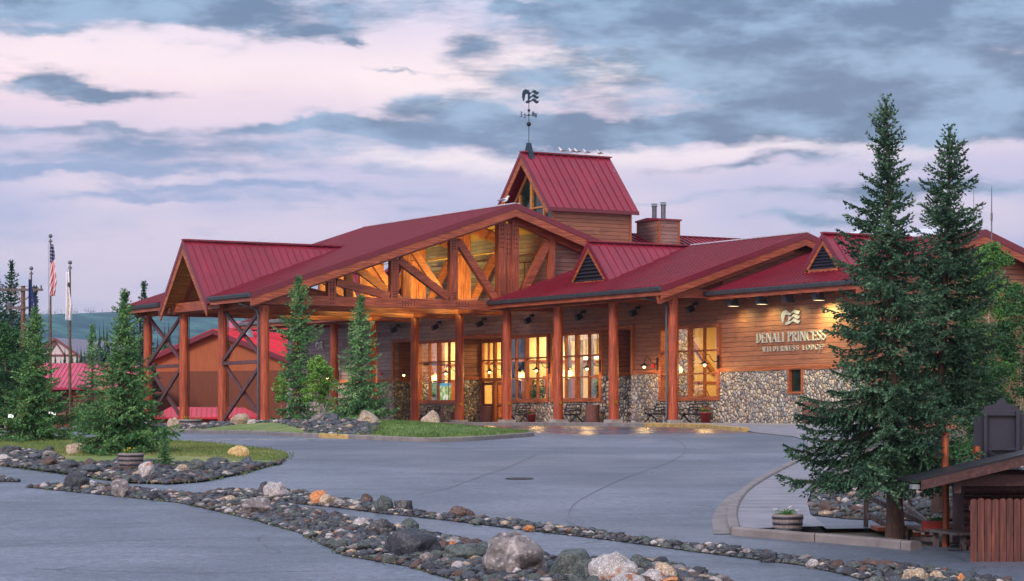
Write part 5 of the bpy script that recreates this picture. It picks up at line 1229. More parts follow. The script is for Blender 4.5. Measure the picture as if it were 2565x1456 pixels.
def boulder(u, v, wpx, hpx, mat, lab, seed, cuts=2, Y=None, sub=4, asp=.75, pointed=0, lift=0, group=None, rz=None, dz=0.0):
    p = gp(u, v, dz) if Y is None else at(u, Y); D = dist_of(p); w_ = wpx / FP * D; h_ = hpx / FP * D
    p = p + FW * (w_ * asp * .42); me = stone_mesh(seed, sub, 1.0, .15, cuts)
    zs_ = np.array([tuple(q.co) for q in me.vertices])
    if pointed:
        for q in me.vertices: k = 1 - pointed * max(0, (q.co.z + .3)) * .55; q.co.x *= k; q.co.y *= k
    X0 = [q.co.x for q in me.vertices]; Z0 = [q.co.z for q in me.vertices]; sx = w_ / (max(X0) - min(X0)); sz = h_ / (max(Z0) + .35)
    for q in me.vertices: q.co.x *= sx; q.co.y *= sx * asp; q.co.z = (q.co.z + .35) * sz
    me.materials.append(MATS[mat]); o = bpy.data.objects.new('boulder', me); COL.objects.link(o); o.location = (p.x, p.y, gz(p.x, p.y) + lift); o.rotation_euler = (0, 0, -YAW)
    tag(o, lab, 'boulder', group); BOULD.append((p.x, p.y, w_ * .42)); return o

def mound(A, B, h0, h1, wd): return lambda x, y: gz(x, y) + h0 + h1 * ss(edge_dist((x, y), A, B), 0, wd)
def AB(poly): A = np.array([[q[0], q[1]] for q in poly]); return A, np.roll(A, -1, 0)
def px(poly): return [gp(u, v) if not isinstance(u, str) else None for u, v in poly]
# left island: rocks in front, grass behind
ISL = [cw(-42, 95), cw(-41, 64)] + px([(-260, 1160), (-120, 1163), (0, 1167), (127, 1184), (222, 1197), (317, 1211), (428, 1214), (508, 1208), (603, 1189), (692, 1164), (722, 1145), (720, 1138), (680, 1129), (619, 1122), (508, 1110), (400, 1106), (222, 1101), (136, 1102), (0, 1098), (-120, 1096)])
iA, iB = AB(ISL); isl_z = lambda x, y: gz(x, y) + .03 + .16 * ss(edge_dist((x, y), iA, iB), 0, 3.2)
drape('lawn', ISL, isl_z, 'grass_dry', .8)
GR = px([(-260, 1163), (0, 1167.5), (127, 1184.5), (222, 1197.5), (317, 1211.5), (428, 1214.5), (508, 1208.5), (603, 1189.5), (692, 1164.5), (722, 1146)]) + [gp(u, v, .2) for u, v in [(700, 1149), (640, 1150), (524, 1154), (450, 1160), (381, 1160), (300, 1156), (190, 1156), (127, 1134), (0, 1128), (-260, 1126)]]
gA, gB = AB(GR); gr_z = lambda x, y: isl_z(x, y) + .02 + .03 * ss(edge_dist((x, y), gA, gB), 0, .8)
drape('gravel', GR, gr_z, 'gravel_dark', .7)
# strip between the front lot and the lane, and the thin strip behind it
S1 = px([(60, 1221), (222, 1214), (317, 1219), (333, 1224), (413, 1235), (540, 1247), (682, 1264), (751, 1275), (868, 1298), (994, 1321), (1190, 1360), (1366, 1400), (1500, 1414), (1643, 1405), (1700, 1420), (1800, 1452), (1900, 1500), (1500, 1530), (1138, 1455), (1032, 1422), (863, 1393), (751, 1336), (631, 1302), (454, 1261), (273, 1242)])
S2 = px([(514, 1235), (545, 1229), (647, 1233), (740, 1233), (860, 1254), (939, 1264), (1030, 1284), (1130, 1295), (1310, 1310), (1414, 1325), (1503, 1332), (1597, 1351), (1683, 1361), (1793, 1371), (1915, 1386), (2004, 1400), (2117, 1417), (2223, 1413), (2338, 1430), (2450, 1446), (2600, 1480), (2600, 1530), (2270, 1490), (2117, 1441), (2004, 1417), (1744, 1384), (1622, 1367), (1512, 1352), (1337, 1332), (1132, 1306), (939, 1285), (814, 1269), (647, 1256)])
S3 = px([(-200, 1190), (0, 1194), (20, 1200), (52, 1208), (20, 1208), (-200, 1209)])
strips_z = []
for P_, hh, wd in ((S1, .07, .9), (S2, .04, .5), (S3, .03, .5)):
    A_, B_ = AB(P_); f = (lambda A_, B_, hh, wd: lambda x, y: gz(x, y) + .015 + hh * ss(edge_dist((x, y), A_, B_), 0, wd))(A_, B_, hh, wd); strips_z.append((P_, A_, B_, f)); drape('gravel', P_, f, 'gravel_dark', .5)
# bank of cobbles right of the sidewalk, with a paved pad before the steps
BK = px([(2036, 1229), (2024, 1255), (2027, 1293), (2126, 1303), (2300, 1308), (2440, 1310)]) + [cw(13.5, 50), cw(15, 58), cw(13.5, 68)] + px([(2250, 1130), (2140, 1140), (2085, 1182)])
bA, bB = AB(BK); bk_z = lambda x, y: gz(x, y) + .03 + .5 * ss(to_cam(x, y)[0], 8.5, 13) + .12 * ss(edge_dist((x, y), bA, bB), 0, 1)
drape('gravel', BK, bk_z, 'gravel_dark', .9)
drape('path', px([(2027, 1294), (2069, 1327), (2180, 1326), (2300, 1322), (2440, 1322), (2440, 1311), (2300, 1309), (2126, 1304)]), lambda x, y: gz(x, y) + .02, 'asphalt', .6)
drape('lawn', [cw(-40, 113), cw(-30, 112), cw(-23, 112.5), cw(-20.5, 115), cw(-20, 120), cw(-21, 135), cw(-24, 158), cw(-44, 158)], lambda x, y: gz(x, y) + .05, 'grass_dry', 1.5)
kerb('kerb', [cw(-40, 112.8), cw(-30, 111.8), cw(-23, 112.3), cw(-20.3, 115), cw(-19.8, 120), cw(-20.8, 135)], .2, .15, 'kerb_concrete')
# bed between the lanes, under the canopy columns
BD = px([(420, 1081), (460, 1084), (560, 1087), (700, 1092), (805, 1096.5), (877, 1099.5), (983, 1104), (1072, 1107.3), (1184, 1104), (1290, 1096.5), (1331, 1091.5)]) + [Vector(q) for q in ((-18.4, -14.6), (-17.4, -9), (-15.2, -2), (-13.2, 6), (-12.6, 14), (-12.6, 36), (-19, 36))]
dA, dB = AB(BD); bd_z = lambda x, y: gz(x, y) + .14 + .26 * ss(edge_dist((x, y), dA, dB), 0, 3.4) * (1 - .75 * ss(y, 9, 15))
drape('planting_bed', BD, bd_z, 'grass_dry', .8)
front = px([(421, 1080.8), (460, 1084), (560, 1087), (700, 1092), (805, 1096.5), (877, 1099.5), (983, 1104), (1072, 1107.3), (1184, 1104), (1290, 1096.5), (1331, 1091.5)])
fl_ = smooth_line(front + [Vector((-18.4, -14.6)), Vector((-17.4, -9)), Vector((-15.2, -2)), Vector((-13.2, 6)), Vector((-12.6, 14))], k=4)
kerb('kerb', fl_[:17], .22, .16, 'kerb_concrete', joints=3.0); kerb('kerb', fl_[16:21], .22, .162, 'kerb_yellow', joints=3.0); kerb('kerb', fl_[20:], .22, .16, 'kerb_concrete', joints=3.2)
LG = px([(925, 1098.5), (983, 1102.5), (1072, 1105.6), (1184, 1102.5), (1290, 1095), (1328, 1091)]) + [Vector(q) for q in ((-18.6, -14.6), (-17.6, -9), (-16.5, -5.0), (-19.5, -6))]
lA, lB = AB(LG); drape('lawn', LG, lambda x, y: bd_z(x, y) + .012 + .05 * ss(edge_dist((x, y), lA, lB), 0, 1), 'grass_bright', .7)

def lift_of(x, y):
    for P_, f in ((GR, gr_z), (ISL, isl_z), (S1, strips_z[0][3]), (S2, strips_z[1][3])):
        if inside((x, y), P_): return f(x, y) - gz(x, y)
    return 0
for o in list(COL.objects):
    if o.name.startswith('half_barrel') and o.parent is None: l_ = lift_of(o.location.x, o.location.y); o.location.z += l_ + (.09 if l_ > .05 else 0)
# ------------------------------------------------------------------ boulders, each named by its look and place
bl = [
 (189, 1222, 73, 38, 'stone_dark', 'large dark speckled boulder at the left of the near rock strip', 3, 1), (300, 1237, 50, 37, 'stone_mauve', 'grey lichen-speckled boulder, second from the left in the near strip', 4, 1), (385, 1246, 24, 18, 'stone_dark', 'small dark boulder between the lane and the front lot', 5, 3),
 (570, 1260, 60, 18, 'stone_tan', 'flat tan boulder on the far edge of the near strip', 6, 2), (640, 1286, 92, 40, 'stone_mauve', 'jagged brown-grey boulder sloping like a wedge in the near strip', 7, 5), (904, 1324, 46, 27, 'stone_pale', 'round whitish boulder on the far edge of the near strip', 8, 0),
 (955, 1342, 76, 42, 'stone_speck', 'black boulder with white speckles left of the big dark one', 9, 1), (1028, 1391, 148, 66, 'stone_dark', 'huge dark brown-grey boulder in the near rock strip', 10, 2), (1024, 1330, 47, 32, 'stone_green', 'grey-green boulder peeking out above the huge dark one', 11, 1),
 (1169, 1405, 126, 40, 'stone_green', 'long low grey slab boulder left of the mauve one', 12, 3), (1133, 1378, 22, 22, 'stone_rust', 'small orange stone standing behind the long grey slab', 13, 2), (1168, 1373, 54, 17, 'stone_brown', 'brown rough stone behind the long grey slab', 14, 3),
 (1284, 1436, 167, 102, 'stone_mauve', 'largest boulder, mauve-grey and furrowed, at the bottom centre', 15, 3), (1269, 1427, 46, 35, 'stone_gold', 'golden round stone leaning against the largest boulder', 16, 0), (1295, 1440, 24, 18, 'stone_pale', 'small pale speckled stone at the foot of the largest boulder', 17, 0),
 (1068, 1403, 38, 18, 'stone_mauve', 'pinkish stone in front of the huge dark boulder', 18, 1), (1425, 1449, 112, 70, 'stone_green', 'big dark grey-green boulder right of the largest one', 19, 2), (1478, 1458, 56, 55, 'stone_green', 'greenish boulder tucked behind the white granite one', 20, 3),
 (1540, 1466, 126, 82, 'stone_pale', 'white granite boulder with rusty patches at the bottom right of centre', 21, 0), (1608, 1432, 70, 42, 'stone_green', 'flat-topped grey-green boulder behind the white granite', 22, 3), (1668, 1455, 68, 46, 'stone_tan', 'tan wedge-shaped boulder right of the white granite', 23, 2),
 (1637, 1465, 83, 37, 'stone_pale', 'pale grey granite boulder at the bottom edge', 24, 0), (1573, 1476, 98, 38, 'stone_pale', 'pale bluish boulder cut by the bottom edge of the picture', 25, 0), (1680, 1468, 48, 22, 'stone_rust', 'rusty red stone at the bottom edge', 26, 1), (1762, 1457, 61, 16, 'stone_tan', 'flat pale stone lying alone on the asphalt at the bottom', 27, 0), (1111, 1377, 27, 25, 'stone_brown', 'round brown stone right of the huge dark boulder', 28, 0),
 (661, 1240, 30, 34, 'stone_dark', 'upright blocky dark stone at the left end of the far strip', 29, 5), (691, 1246, 70, 38, 'stone_pale', 'big smooth white boulder in the far strip', 30, 0), (797, 1260, 48, 31, 'stone_rust', 'orange boulder in the far strip', 31, 1), (817, 1263, 42, 25, 'stone_tan', 'cream boulder in front of the orange one', 32, 1), (851, 1267, 33, 17, 'stone_mauve', 'speckled grey stone right of the orange boulder', 33, 0),
 (917, 1264, 36, 27, 'stone_brown', 'rough pinkish block in the far strip', 34, 5), (962, 1281, 50, 39, 'stone_green', 'pointed grey-green boulder in the far strip', 35, 1), (1011, 1282, 50, 28, 'stone_speck', 'mottled grey boulder right of the pointed one', 36, 2), (1151, 1300, 74, 31, 'stone_brown', 'brown domed boulder standing alone in the far strip', 37, 0), (1126, 1300, 36, 15, 'stone_dark', 'dark flat stone in front of the brown dome', 38, 1),
 (1194, 1312, 30, 12, 'stone_green', 'pale green stone right of the brown dome', 39, 1), (1324, 1328, 30, 12, 'stone_rust', 'small orange stone in the thin part of the far strip', 40, 0), (1378, 1330, 40, 15, 'stone_mauve', 'mottled stone in the thin part of the far strip', 41, 2), (1834, 1381, 35, 15, 'stone_dark', 'dark stone in the far strip below the kerb corner', 42, 1), (1902, 1392, 26, 15, 'stone_dark', 'dark pointed stone below the half barrel', 43, 1), (1925, 1406, 46, 22, 'stone_dark', 'larger dark stone below the half barrel', 44, 2),
 (2037, 1420, 34, 20, 'stone_pale', 'pale rounded stone near the bottom right', 45, 0), (2145, 1427, 42, 17, 'stone_green', 'green-grey flat stone near the bottom right', 46, 0), (2207, 1427, 90, 23, 'stone_brown', 'long reddish slab near the bottom right', 47, 4), (2223, 1444, 31, 23, 'stone_speck', 'black stone in front of the reddish slab', 48, 1), (2260, 1440, 38, 31, 'stone_dark', 'dark navy boulder right of the reddish slab', 49, 1),
 (2297, 1457, 73, 32, 'stone_tan', 'tan boulder at the bottom right corner', 50, 1), (2348, 1450, 38, 20, 'stone_tan', 'small tan stone beside the tan corner boulder', 51, 1), (2410, 1460, 24, 23, 'stone_rust', 'rusty stone at the far right of the bottom strip', 52, 1), (2200, 1463, 52, 19, 'stone_green', 'green speckled stone at the bottom edge', 53, 0),
 (186, 1137, 51, 26, 'stone_tan', 'tan boulder on the grass beside the left spruce', 54, 2), (595, 1143, 57, 26, 'stone_gold', 'golden tan boulder alone on the island lawn', 55, 2), (491, 1178, 46, 28, 'stone_green', 'grey-green egg-shaped boulder at the lawn edge', 56, 0), (544, 1163, 54, 18, 'stone_green', 'low grey-green boulder at the lawn edge', 57, 2), (455, 1180, 35, 17, 'stone_tan', 'cream stone left of the grey-green egg', 58, 1),
 (365, 1190, 42, 33, 'stone_pale', 'whitish round boulder right of the flower barrel', 59, 0), (225, 1184, 57, 22, 'stone_blue', 'blue-grey low boulder among the island cobbles', 60, 1), (177, 1175, 49, 23, 'stone_dark', 'dark blue-grey boulder among the island cobbles', 61, 1), (85, 1149, 36, 14, 'stone_blue', 'flat grey boulder below the leftmost spruce', 62, 1), (122, 1143, 36, 14, 'stone_mauve', 'mottled flat boulder below the leftmost spruce', 63, 2),
 (27, 1137, 48, 20, 'stone_dark', 'dark brown boulder at the left edge of the picture', 64, 1), (122, 1131, 26, 13, 'stone_dark', 'small dark boulder under the spruce branches', 65, 1), (119, 1163, 47, 20, 'stone_brown', 'brown mottled boulder in the left cobbles', 66, 1), (225, 1168, 38, 20, 'stone_brown', 'rough brown boulder left of the barrel', 67, 3), (8, 1151, 30, 13, 'stone_pale', 'pale flat stone at the left edge', 68, 0), (266, 1172, 26, 14, 'stone_blue', 'round grey stone left of the barrel', 69, 0),
 (372, 1163, 38, 13, 'stone_dark', 'dark stone behind the whitish round boulder', 70, 1), (620, 1161, 30, 16, 'stone_blue', 'blue-grey angular stone near the island tip', 71, 3), (165, 1103, 46, 32, 'stone_dark', 'big dark boulder behind the left spruce by the road', 72, 2), (153, 1090, 30, 20, 'stone_blue', 'second dark boulder behind the first, by the road', 73, 2)]
for (u, v, w_, h_, m_, lab, sd, ct) in bl: q_ = gp(u, v); lf_ = lift_of(*(q_ + FW * .25)[:2]); boulder(u, v, w_, h_, m_, lab, sd, ct, lift=lf_, dz=lf_, group='landscape boulders')
for (u, Y_, w_, h_, m_, lab, sd, ct, pt) in [(371, 112, 46, 22, 'stone_mauve', 'pinkish flat boulder left of the outermost column', 81, 3, 0), (405, 113, 24, 14, 'stone_dark', 'dark stone between two boulders near the outermost column', 82, 1, 0), (432, 110, 34, 34, 'stone_tan', 'upright tan boulder left of the barrel by the columns', 83, 3, 0), (192, 116, 34, 12, 'stone_mauve', 'flat grey boulder at the foot of the right flagpole', 84, 1, 0),
   (601, 108, 54, 30, 'stone_tan', 'big tan boulder between two canopy columns', 85, 3, 0), (630, 107, 24, 14, 'stone_pale', 'small pale stone right of the big tan boulder', 86, 1, 0), (803, 104, 50, 26, 'stone_mauve', 'grey mottled boulder beside the aspen trunk', 87, 2, 0), (830, 101, 44, 24, 'stone_blue', 'grey boulder right of the aspen trunk', 88, 1, 0),
   (922, 96, 60, 34, 'stone_tan', 'large pale boulder at the foot of the middle spruce', 89, 2, 0), (1079, 95, 56, 42, 'stone_tan', 'pointed pale brown boulder standing on the green mound', 90, 2, .55)]:
    p_ = at(u, Y_); o_ = boulder(u, 0, w_, h_, m_, lab, sd, ct, Y=Y_, pointed=pt, group='landscape boulders', lift=(bd_z(p_.x, p_.y) - gz(p_.x, p_.y) - .05) if u > 300 else 0)
# ------------------------------------------------------------------ cobbles: the largest as objects, the rest as one mass per bed
CM = ['stone_blue', 'stone_dark', 'stone_green', 'stone_brown', 'stone_dark', 'stone_green', 'stone_blue', 'stone_dark', 'stone_mauve', 'stone_green', 'stone_blue', 'stone_speck', 'stone_brown', 'stone_dark', 'stone_blue', 'stone_tan', 'stone_dark', 'stone_green', 'stone_mauve', 'stone_pale', 'stone_blue', 'stone_dark', 'stone_green', 'stone_brown']
VAR = []
for i in range(48):
    me = stone_mesh(200 + i, 3, random.uniform(.45, .8), .22, i % 4); me.materials.append(MATS[CM[i % 24]]); VAR.append(me)
LOW = [np.array([[me.vertices[k].co[:] for k in p.vertices] for p in me.polygons]) for me in (stone_mesh(300 + i, 1, .55, .2) for i in range(10))]
def scatter(P_, zf, smin, smax, n, seed, skip=None, dens=.72):
    rr = random.Random(seed); xs = [q[0] for q in P_]; ys = [q[1] for q in P_]; A_, B_ = AB(P_); cell = smax * 1.2; grid = {}; out = []
    for t_ in range(n):
        x = rr.uniform(min(xs), max(xs)); y = rr.uniform(min(ys), max(ys)); s_ = smin + (smax - smin) * (1 - t_ / n) ** 2.6 * rr.uniform(.7, 1)
        if not inside((x, y), P_) or (skip and skip(x, y)): continue
        if edge_dist((x, y), A_, B_) < s_ * .35: continue
        if any((x - bx) ** 2 + (y - by) ** 2 < (br_ * .8) ** 2 for bx, by, br_ in BOULD): continue
        k = (int(x // cell), int(y // cell)); ok = True
        for i in (-1, 0, 1):
            for j in (-1, 0, 1):
                for (a, b, c) in grid.get((k[0] + i, k[1] + j), ()):
                    if (a - x) ** 2 + (b - y) ** 2 < ((c + s_) * dens) ** 2: ok = False; break
                if not ok: break
            if not ok: break
        if ok: grid.setdefault(k, []).append((x, y, s_)); out.append((x, y, zf(x, y), s_))
    return out
def near_px(x, y):
    X, Y = to_cam(x, y); u = PX + FP * X / Y; return -40 < u < 2600 and Y > 30
seen_ = lambda x, y: not near_px(x, y)
C1 = scatter(S1, strips_z[0][3], .033, .145, 60000, 1, seen_); C2 = scatter(S2, strips_z[1][3], .033, .13, 42000, 2, seen_); C3 = scatter(GR, gr_z, .038, .165, 70000, 3, seen_)
C4 = scatter(BK, bk_z, .05, .17, 30000, 4, lambda x, y: not near_px(x, y) or to_cam(x, y)[0] > 13); C6 = scatter(S3, strips_z[2][3], .05, .12, 2500, 6, seen_)
rk = px([(770, 1094), (805, 1096), (877, 1098.8), (940, 1100)]) + [Vector((-18.5, -6)), Vector((-16.5, -1)), Vector((-16.5, 3)), Vector((-20, 3))]
rk2 = [Vector(q) for q in ((-23.0, 4), (-22.5, 12), (-19.5, 28), (-13.2, 30), (-13.2, 13.2), (-17, 5))]
C5 = scatter(rk, bd_z, .07, .20, 5000, 7) + scatter(rk2, bd_z, .07, .22, 9000, 8, lambda x, y: abs(x + 14.5) < .8 and min(abs(y - 16 - 5.333 * k) for k in range(4)) < .8)
alls = [(q[3] / dist_of(q), i, q) for i, c in enumerate((C1, C2, C3, C4, C5, C6)) for q in c]; alls.sort(key=lambda q: -q[0])
CL = ['smooth river cobble in the near rock strip beside the front lot', 'smooth river cobble in the thin rock strip beyond the lane', 'smooth river cobble in the bed below the left spruces', 'smooth river cobble on the bank right of the sidewalk', 'smooth river cobble in the bed under the canopy columns', 'smooth river cobble in the patch at the left edge']
CG = ['cobbles in the near strip', 'cobbles in the thin strip', 'cobbles of the left island', 'cobbles on the right bank', 'cobbles under the canopy', 'cobbles at the left edge']
rr = random.Random(99); rest = [[] for _ in range(6)]
for n_, (sz_, gi, (x, y, z, s_)) in enumerate(alls):
    if n_ < 300:
        o = bpy.data.objects.new('cobble', VAR[rr.randrange(48)]); COL.objects.link(o); k = rr.uniform(.8, 1.25); o.scale = (s_ * k, s_ / k, s_ * rr.uniform(.8, 1.15)); o.rotation_euler = (rr.uniform(-.3, .3), rr.uniform(-.3, .3), rr.uniform(0, 6.3)); o.location = (x, y, z + s_ * rr.uniform(-.05, .42)); tag(o, CL[gi], 'stone', CG[gi])
    else: rest[gi].append((x, y, z, s_))
def cobble_mass(lst, lab, cat, name='cobbles', k0=0):
    per = {}
    for (x, y, z, s_) in lst:
        m_ = rr.randrange(24); a = rr.uniform(0, 6.3); c, s__ = math.cos(a), math.sin(a); k = rr.uniform(.8, 1.3); sc = np.array([s_ * k, s_ / k, s_ * rr.uniform(.8, 1.2)])
        T = LOW[rr.randrange(10)] * sc; Rm = np.array([[c, s__, 0], [-s__, c, 0], [0, 0, 1]]); per.setdefault(CM[m_], []).append(T @ Rm + np.array([x, y, z + s_ * rr.uniform(-.1, .35)]))
    o = None; me = bpy.data.meshes.new(name); tr = []; mi = []
    for i, (m_, L) in enumerate(sorted(per.items())):
        T = np.concatenate(L); tr.append(T); mi.append(np.full(len(T), i)); me.materials.append(MATS[m_])
    tr = np.concatenate(tr); n = len(tr); me.vertices.add(n * 3); me.vertices.foreach_set('co', tr.astype(np.float32).ravel()); me.loops.add(n * 3); me.loops.foreach_set('vertex_index', np.arange(n * 3, dtype=np.int32)); me.polygons.add(n)
    me.polygons.foreach_set('loop_start', np.arange(0, n * 3, 3, dtype=np.int32)); me.polygons.foreach_set('loop_total', np.full(n, 3, dtype=np.int32)); me.polygons.foreach_set('material_index', np.concatenate(mi).astype(np.int32)); me.polygons.foreach_set('use_smooth', np.ones(n, dtype=bool)); me.update(calc_edges=True)
    b = bmesh.new(); b.from_mesh(me); bmesh.ops.remove_doubles(b, verts=b.verts, dist=1e-5); b.to_mesh(me); b.free()
    o = bpy.data.objects.new(name, me); COL.objects.link(o); tag(o, lab, cat, kind='stuff')
for i, q in enumerate(rest):
    if q: cobble_mass(q, ['mass of small river cobbles filling the near rock strip', 'mass of small cobbles filling the thin rock strip', 'mass of cobbles filling the rock bed of the left island', 'mass of cobbles covering the bank right of the sidewalk', 'mass of cobbles in the bed under the canopy columns', 'small cobbles in the patch at the left edge'][i], 'cobbles')

# ------------------------------------------------------------------ trees
def tufts(P, D, ln, wd, rng, k=3):
    """needle tufts: P points on twigs, D twig directions -> triangles leaning forward and outward"""
    P = np.repeat(P, k, 0); D = np.repeat(D, k, 0); n = len(P); r = rng.normal(size=(n, 3)); r[:, 2] += .25
    s_ = r - D * (r * D).sum(1, keepdims=True); s_ /= np.linalg.norm(s_, axis=1, keepdims=True) + 1e-9
    L = (ln * rng.uniform(.7, 1.3, n))[:, None] if np.ndim(ln) == 0 else (np.repeat(ln, k) * rng.uniform(.7, 1.3, n))[:, None]
    tip = P + D * L * .75 + s_ * L * .65; w_ = np.cross(D, s_) * wd * L; a = P - D * L * .25 + w_ * .5; b = P + D * L * .15 - w_ * .5
    return np.stack([a, b, tip], 1)
def spruce(label, base, H, prof, seed, tr=.12, mat='needles_dark', bark='trunk_bark', step=None, dens=1.0, nl=.055, lean=(0, 0), z0=.06, group=None, asym=0, leaders=1, gap=.0, twig=.34, name='spruce_tree', cat='spruce tree', drop=1.0, k=3):
    rng = np.random.default_rng(seed); base = Vector(base[:3]) if len(base) > 2 else Vector((base[0], base[1], gz(*base[:2])))
    t = thing(name, label, cat, base, 0, group); lf = lambda h: np.array([lean[0] * h, lean[1] * h, 0.0]); sway = lambda h: np.array([math.sin(h * 2.1 + seed), math.cos(h * 1.7 + seed), 0]) * .02 * H * .12
    hs = np.linspace(0, 1, 16); mb = MB(); pos = lambda h: lf(h) * H + sway(h * H) * h + np.array([0, 0, h * H])
    mb.tube([pos(h) - (np.array([0, 0, .15]) if h == 0 else 0) for h in hs], [tr * (1.25 if h == 0 else 1) * (1 - h) ** .85 + .008 for h in hs], 10); mb.build('trunk', bark, t)
    step = step or max(.09, H / 62); PP = []; DD = []; LL = []; wood = MB(); h = z0 * H; hp = [q[0] for q in prof]; rp = [q[1] for q in prof]
    lob = rng.uniform(-1, 1, 40)
    while h < H * .985:
        f = h / H; Rr = np.interp(f, hp, rp); nb = rng.integers(4, 7) if Rr > .3 else rng.integers(4, 6)
        a0 = rng.uniform(0, 6.28); c = pos(f)
        for j in range(nb):
            az_ = a0 + j * 6.283 / nb + rng.uniform(-.35, .35); dirx = np.array([math.cos(az_), math.sin(az_), 0]); lft = -(dirx[0] * RT.x + dirx[1] * RT.y)
            L = Rr * rng.uniform(.45 if f > .4 else .62, 1.18) * (1 + asym * lft) * (1 + .30 * lob[int(f * 17) % 40] * math.cos(az_ * 2 + lob[int(f * 9)] * 5))
            L = min(L, Rr * 1.12)
            if rng.random() < gap: continue
            if L < .04: L = .05
            up0 = (.75 - 1.0 * min(1, (1 - f) * 1.5)) * .8 * drop + rng.uniform(-.12, .12); n = max(3, int(L / .10)); pts = []
            for i in range(n + 1):
                s_ = i / n; z = L * (up0 * s_ + (-.30 * drop * s_ + .34 * s_ ** 3) * (1 - f * .6)); pts.append(c + dirx * L * s_ + np.array([0, 0, z]) + rng.normal(size=3) * .008)
            pts = np.array(pts)
            if L > .25: wood.tube([tuple(q) for q in pts[::max(1, n // 4)]], [max(.004, .013 * L * (1 - i / 6)) for i in range(len(pts[::max(1, n // 4)]))], 4, False)
            # side twigs
            seg = np.diff(pts, axis=0); segd = seg / (np.linalg.norm(seg, axis=1, keepdims=True) + 1e-9)
            sp_ = .075 / dens; nt = max(2, int(L / sp_))
            for q in range(nt):
                s_ = .12 + .88 * (q + rng.random() * .6) / nt if L > .3 else q / nt; s_ = min(s_, .999); i = int(s_ * n); p = pts[i] + seg[i] * (s_ * n - i); d = segd[i]
                side = np.cross(d, [0, 0, 1]); side /= np.linalg.norm(side) + 1e-9
                for sg in (1, -1):
                    l = L * twig * (1 - s_) ** .6 * rng.uniform(.6, 1.15) + .05; td = d * rng.uniform(.55, .95) + side * sg * .8 + np.array([0, 0, rng.uniform(-.38, .10)]); td /= np.linalg.norm(td)
                    m_ = max(1, int(l / (nl * .8))); e = (np.arange(m_) + rng.random()) / m_; PP.append(p + td * l * e[:, None] + np.array([0, 0, -.25 * l]) * (e[:, None] ** 2)); DD.append(np.repeat(td[None], m_, 0)); LL.append(np.full(m_, nl * (1 - .2 * f)))
            m_ = max(1, int(L / (nl * .8))); e = np.linspace(.1, .999, m_); ii = (e * n).astype(int); PP.append(pts[ii] + seg[ii] * (e * n - ii)[:, None]); DD.append(segd[ii]); LL.append(np.full(m_, nl))
        h += step * (1 + .4 * rng.random()) * (1 - .45 * f)
    for q in range(leaders):
        a = pos(.93) + (np.array([.12, .05, 0]) * q * H * .12); b = pos(1.0) + (np.array([.1, -.05, -.03 * H]) * q * .7); e = np.linspace(0, 1, max(8, int(H * .07 / (nl * .5))))
        PP.append(a + (b - a) * e[:, None]); DD.append(np.repeat(((b - a) / np.linalg.norm(b - a))[None], len(e), 0)); LL.append(np.full(len(e), nl * 1.1))
        for w_ in range(3):
            zc = a + (b - a) * (.35 + .25 * w_)
            for j in range(4):
                az_ = j * 1.57 + w_; d = np.array([math.cos(az_) * .55, math.sin(az_) * .55, .8]); l = H * .03 * (1 - w_ * .22) + .05; e2 = np.linspace(0, 1, max(3, int(l / nl * 1.5))); PP.append(zc + d * l * e2[:, None]); DD.append(np.repeat(d[None], len(e2), 0)); LL.append(np.full(len(e2), nl * .9))
    T = tufts(np.concatenate(PP), np.concatenate(DD), np.concatenate(LL), .62, rng, k)
    np_mesh('crown', T, mat, t); wood.build('branches', bark, t); return t
def sl_(du): return du
# foreground pair on the right
spruce('tall dark spruce in the right foreground, left of the two, its top the highest', at(2243, 46.3), 8.62, [(0, 1.3), (.10, 1.95), (.19, 2.15), (.26, 1.80), (.32, 1.75), (.38, 1.30), (.44, 1.05), (.50, 1.22), (.57, 1.15), (.62, 1.0), (.66, .98), (.70, .70), (.74, .86), (.77, .45), (.81, .62), (.85, .34), (.89, .46), (.92, .28), (.95, .30), (.98, .12), (1, .04)], 11, .17, step=.12, dens=1.0, nl=.07, lean=(-.016, .012), z0=.165, asym=.20, gap=.16, k=3)
spruce('slimmer dark spruce in the right foreground beside the tall one', at(2348, 50.5), 8.38, [(0, 1.3), (.2, 1.6), (.35, 1.5), (.45, 1.15), (.55, 1.25), (.64, 1.3), (.69, .60), (.76, .95), (.80, .48), (.86, .62), (.90, .36), (.94, .34), (.97, .14), (1, .05)], 23, .135, step=.115, dens=.95, nl=.074, lean=(.028, -.016), z0=.30, asym=-.06, gap=.15, k=3)
spruce('narrow spruce with a thin tip in front of the canopy, left of the aspen', at(748, 112), 7.25, [(0, 1.3), (.10, 1.4), (.20, .8), (.30, .6), (.38, 1.1), (.46, 1.1), (.52, .55), (.60, 1.1), (.68, 1.15), (.75, .6), (.85, .55), (.92, .3), (1, .03)], 31, .12, mat='needles_green', step=.15, dens=.5, nl=.12, z0=.04, gap=.06, k=3)
spruce('spruce with a wide skirt in front of the porch, right of the aspen', at(903, 104), 5.85, [(0, 1.9), (.08, 1.95), (.18, 1.7), (.28, 1.35), (.4, 1.1), (.5, .95), (.6, .8), (.72, .66), (.82, .48), (.92, .26), (1, .03)], 37, .10, mat='needles_light', step=.14, dens=.55, nl=.11, leaders=2, z0=.03, gap=.05, k=3)
spruce('large bushy spruce on the left island above the flower barrel', gp(310, 1150), 5.2, [(0, 1.5), (.06, 1.8), (.16, 1.75), (.3, 1.5), (.38, 1.15), (.46, 1.2), (.55, .9), (.66, .62), (.78, .44), (.88, .30), (.95, .16), (1, .03)], 41, .10, mat='needles_green', step=.095, dens=.8, nl=.08, leaders=2, z0=.03, bark='trunk_red', k=3)
